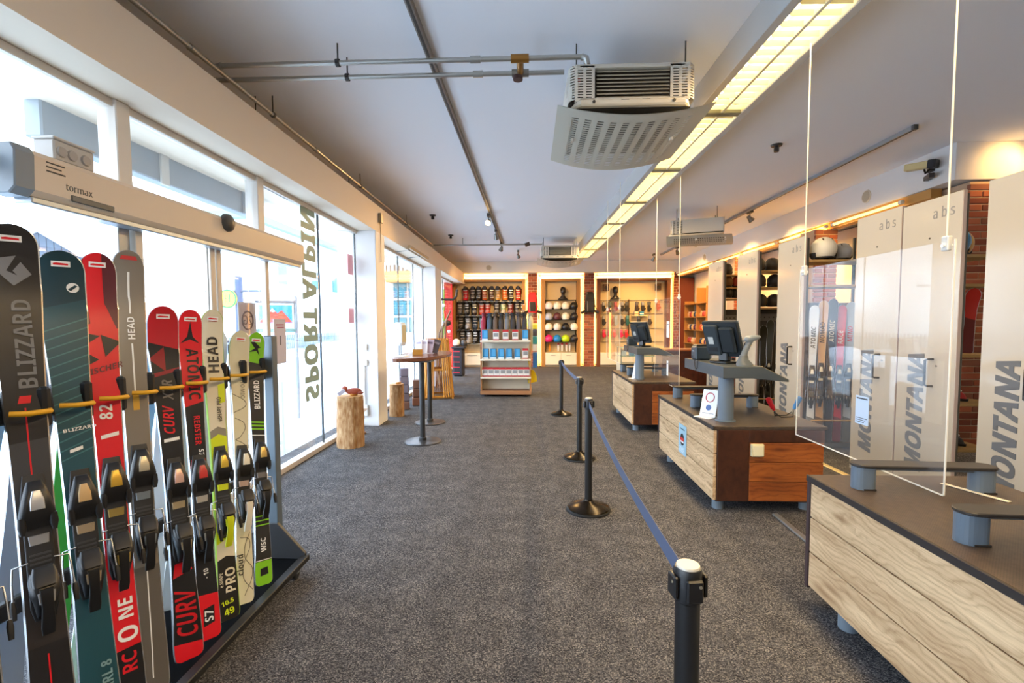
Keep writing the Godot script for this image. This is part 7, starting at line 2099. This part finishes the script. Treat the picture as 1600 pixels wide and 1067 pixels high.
	for i in 5:
		var b := thing("goggle_box", ["blue and white goggle box on the upper little shelf of the glove niche", "cream goggle box on the upper little shelf of the glove niche", "purple tin on the lower little shelf of the glove niche", "pale tin on the lower little shelf of the glove niche", "white tin on the lower little shelf of the glove niche"][i], "box", [Vector3(4.15, 1.862, -17.58), Vector3(3.95, 1.862, -17.58), Vector3(3.95, 1.282, -17.58), Vector3(4.13, 1.282, -17.58), Vector3(4.28, 1.282, -17.58)][i], 0.0, "boxes on the little shelves of the glove niche")
		part("carton", mb().bx(-0.07, 0.07, 0, 0.15, -0.06, 0.06, 0.006), mat(hexc(["3f8fb8", "e6d9b4", "5a4a80", "d9c98e", "e9e2d2"][i]), 0.45), b)
		part("band", mb().bx(-0.071, 0.071, 0.05, 0.08, -0.061, 0.061, 0.001), mat(hexc(["e8eef0", "c9923a", "a89ac0", "8a6a3a", "b9a88a"][i]), 0.5), b)
	for q in [[2.85, "small dark speaker box on the wall, left in the glove niche"], [4.75, "small brown speaker box on the wall, right in the glove niche"]]:
		var b := thing("speaker_box", q[1], "speaker", Vector3(q[0], 2.78, -17.69), 0.0, "speaker boxes in the glove niche")
		part("cabinet", mb().bx(-0.1, 0.1, 0, 0.24, 0, 0.14, 0.01), mat(hexc("5a3a26"), 0.6), b)
		part("cone", mb().cyl(Vector3(0, 0.1, 0.14), Vector3(0, 0.1, 0.144), 0.07, 0.07, 18), mat(hexc("2a2220"), 0.7), b)

func bust(at: Vector3, label: String) -> void:
	var o := thing("mannequin_head", label, "mannequin head", at, 0.3, "mannequin heads above the niches")
	var m := mat(hexc("1d1715"), 0.35)
	var rg := []
	for q in [[0.0, 0.16, 0.09, 0.0], [0.04, 0.17, 0.1, 0.0], [0.09, 0.1, 0.075, 0.0], [0.14, 0.062, 0.06, 0.005], [0.2, 0.062, 0.068, 0.01], [0.24, 0.082, 0.095, 0.018], [0.3, 0.095, 0.115, 0.012], [0.37, 0.098, 0.12, 0.0], [0.43, 0.08, 0.1, -0.008], [0.465, 0.04, 0.05, -0.012], [0.472, 0.01, 0.012, -0.012]]:
		rg.append(ell(Vector3(0, q[0], q[3]), q[1], q[2], 20))
	part("head", mb().loft(rg), m, o)
	part("nose", mb().loft([section(0.275, 0.03, 0.0, 0.02), section(0.295, 0.026, 0.0, 0.03), section(0.335, 0.012, 0.0, 0.008)]), m, o, Transform3D(Basis(), Vector3(0, 0, 0.118)))
	part("stand", mb().bx(-0.17, 0.17, -0.0, 0.02, -0.1, 0.1, 0.006), mat(hexc("15110f"), 0.4), o)

func backpack(at: Vector3, c: Color, c2: Color, label: String) -> void:
	var o := thing("backpack", label, "backpack", at, 0.0, "backpacks on the brick pillars")
	var m := mat(c, 0.7)
	var d := mat(c2, 0.7)
	part("body", mb().loft([section(0.0, 0.3, 0.0, 0.16), section(0.12, 0.36, 0.0, 0.2), section(0.42, 0.34, 0.0, 0.19), section(0.62, 0.3, 0.0, 0.15), section(0.72, 0.2, 0.0, 0.09)]), m, o)
	part("pocket", mb().loft([section(0.06, 0.2, 0.17, 0.22), section(0.2, 0.24, 0.18, 0.245), section(0.38, 0.2, 0.17, 0.22)]), d, o)
	part("lid", mb().loft([section(0.54, 0.26, 0.12, 0.19), section(0.64, 0.28, 0.06, 0.19), section(0.74, 0.22, 0.0, 0.12)]), d if c.r < 0.3 else m, o)
	part("hip_belt", mb().tube([Vector3(-0.3, -0.02, 0.12), Vector3(-0.18, 0.05, 0.05), Vector3(0.0, 0.06, 0.02), Vector3(0.18, 0.05, 0.05), Vector3(0.32, -0.0, 0.12)], 0.05, 8), d, o)
	part("strap", mb().tube([Vector3(0.16, 0.3, 0.1), Vector3(0.24, 0.1, 0.12), Vector3(0.22, -0.22, 0.08)], 0.014, 6), d, o)
	part("strap", mb().tube([Vector3(-0.1, 0.4, 0.2), Vector3(-0.1, 0.2, 0.245), Vector3(-0.09, 0.05, 0.22)], 0.012, 6), mat(hexc("9a9690"), 0.5), o)

func build_back_corner() -> void:
	# wooden shelf with round goods at the far end of the right wall
	var wood_m := mat(hexc("a8743a"), 0.6)
	var o := thing("corner_shelf", "open wooden shelf with small round goods in the far right corner", "shelving", Vector3(5.96, 0, -16.3))
	for z in [-1.0, 0.2, 1.05]:
		part("upright", mb().bx(-0.34, 0.0, 0.4, 2.75 if z > 0 else 2.35, z - 0.02, z + 0.02, 0.003), wood_m, o)
	for y in [2.25, 1.79, 1.35, 0.89, 0.42]:
		part("shelf", mb().bx(-0.36, 0.0, y - 0.03, y, -1.02, 1.07, 0.003), wood_m, o)
	part("back_board", mb().bx(-0.02, 0.0, 0.4, 2.25, -1.02, 1.07), mat(hexc("8a7358"), 0.7), o)
	part("side_board", mb().bx(-0.5, 0.0, 0.0, 3.2, -1.12, -1.06, 0.003), mat(hexc("6a2a14"), 0.6), o)
	var cs := ["b3301e", "c8461e", "5a2a5a", "d8a860", "e0c088", "c9945a", "1f3a5a", "d0a070", "a83226", "e2b26a"]
	var cn := ["red", "orange", "purple", "amber", "cream", "tan", "navy", "sand", "brick red", "gold"]
	var k := 0
	for y in [1.79, 1.35, 0.89]:
		for j in 10:
			var c := (k * 3 + int(y * 10.0)) % 10
			var z := -0.88 + j * 0.2
			if absf(z - 0.2) < 0.07:
				continue
			var b := thing("wax_pot", "%s round pot, %s along the %s shelf in the far right corner" % [cn[c], ["first", "second", "third", "fourth", "fifth", "sixth", "seventh", "eighth", "ninth", "tenth"][j], {1.79: "upper", 1.35: "middle", 0.89: "lower"}[y]], "pot", Vector3(5.78, y, -16.3 + z), 0.0, "round pots on the corner shelf")
			part("pot", mb().lathe([Vector2(0, 0), Vector2(0.065, 0.0), Vector2(0.085, 0.03), Vector2(0.088, 0.11), Vector2(0.07, 0.15), Vector2(0.0, 0.155)], 16, 70), mat(hexc(cs[c]), 0.4), b)
			part("lid", mb().lathe([Vector2(0, 0.15), Vector2(0.06, 0.15), Vector2(0.06, 0.185), Vector2(0.0, 0.19)], 14), mat(hexc(cs[c]).lightened(0.35), 0.4), b)
			k += 1
	# brown counter with a glass case
	o = thing("cash_counter", "dark brown counter behind the middle and far desks", "counter", Vector3(3.0, 0, -10.0))
	var br := wood(47, "2e120a", "5a2818", Vector3(2, 0.8, 2), Vector3.ZERO, 0.45, 11.0)
	part("front", mb().bx(-0.2, 0.9, 0.0, 1.0, -0.5, 0.0, 0.004), br, o)
	part("top", mb().bx(-0.24, 0.94, 1.0, 1.035, -0.54, 0.04, 0.004), mat(hexc("8a4a2c"), 0.35), o)
	for x in [0.15, 0.55]:
		part("groove", mb().bx(x - 0.004, x + 0.004, 0.02, 0.98, -0.002, 0.002), mat(hexc("1e0c08"), 0.6), o)
	part("kick_board", mb().bx(-0.18, 0.88, 0.0, 0.08, 0.0, 0.01), mat(hexc("1e1210"), 0.6), o)
	var gc := thing("glass_case", "pale green glass showcase in front of the glove niche", "showcase", Vector3(2.6, 0, -11.4))
	part("base", mb().bx(-0.4, 0.5, 0.0, 0.62, -0.5, 0.0, 0.004), mat(hexc("d6cdb4"), 0.5), gc)
	part("shelf", mb().bx(-0.39, 0.49, 0.78, 0.795, -0.48, -0.02, 0.002), mat(hexc("bcd6c0"), 0.2), gc)
	part("top_plate", mb().bx(-0.4, 0.5, 1.0, 1.015, -0.5, 0.0, 0.002), mat(hexc("a8d4c4"), 0.12), gc)
	for x in [-0.39, 0.47]:
		for z in [-0.48, -0.02]:
			part("corner_bar", mb().bx(x, x + 0.02, 0.62, 1.0, z - 0.01, z + 0.01, 0.002), mat(hexc("8f9a94"), 0.3, 0.6), gc)
	part("front_pane", mb().bx(-0.37, 0.47, 0.62, 1.0, -0.006, 0.0), glass(Color(0.9, 0.98, 0.95, 0.06)), gc)
	for i in 4:
		var b := thing("case_item", ["white carton, first inside the glass showcase", "blue carton, second inside the glass showcase", "green carton, third inside the glass showcase", "cream carton, fourth inside the glass showcase"][i], "box", Vector3(2.32 + i * 0.2, 0.797, -11.65), 0.1 * i, "cartons in the showcase")
		part("carton", mb().bx(-0.06, 0.06, 0, 0.12, -0.05, 0.05, 0.006), mat(hexc(["e6e8e4", "6fa8c8", "9cc8a4", "dcd2ac"][i]), 0.45), b)
		part("lid", mb().bx(-0.064, 0.064, 0.12, 0.14, -0.054, 0.054, 0.004), mat(hexc(["c9ccc8", "4f88a8", "7ca884", "bcae84"][i]), 0.45), b)
	for q in [[Vector3(2.043, 1.5, -7.02), 0.13, 0.24, "white paper high on the guard beyond the middle desk"], [Vector3(2.043, 0.93, -7.02), 0.08, 0.22, "white paper low on the guard beyond the middle desk"]]:
		var n := thing("guard_notice", q[3], "notice", q[0], 0.0, "papers on the far guard")
		part("sheet", mb(frame(Vector3.BACK, UP, Vector3.ZERO)).box(Vector3.ZERO, Vector3(q[1], q[2], 0.003)), mat(hexc("eef0f0"), 0.6), n)
		part("text_line", mb(frame(Vector3.BACK, UP, Vector3.ZERO)).bx(-q[1] * 0.35, q[1] * 0.35, q[2] * 0.3, q[2] * 0.34, 0.0015, 0.0025), mat(hexc("7a808a"), 0.6), n)
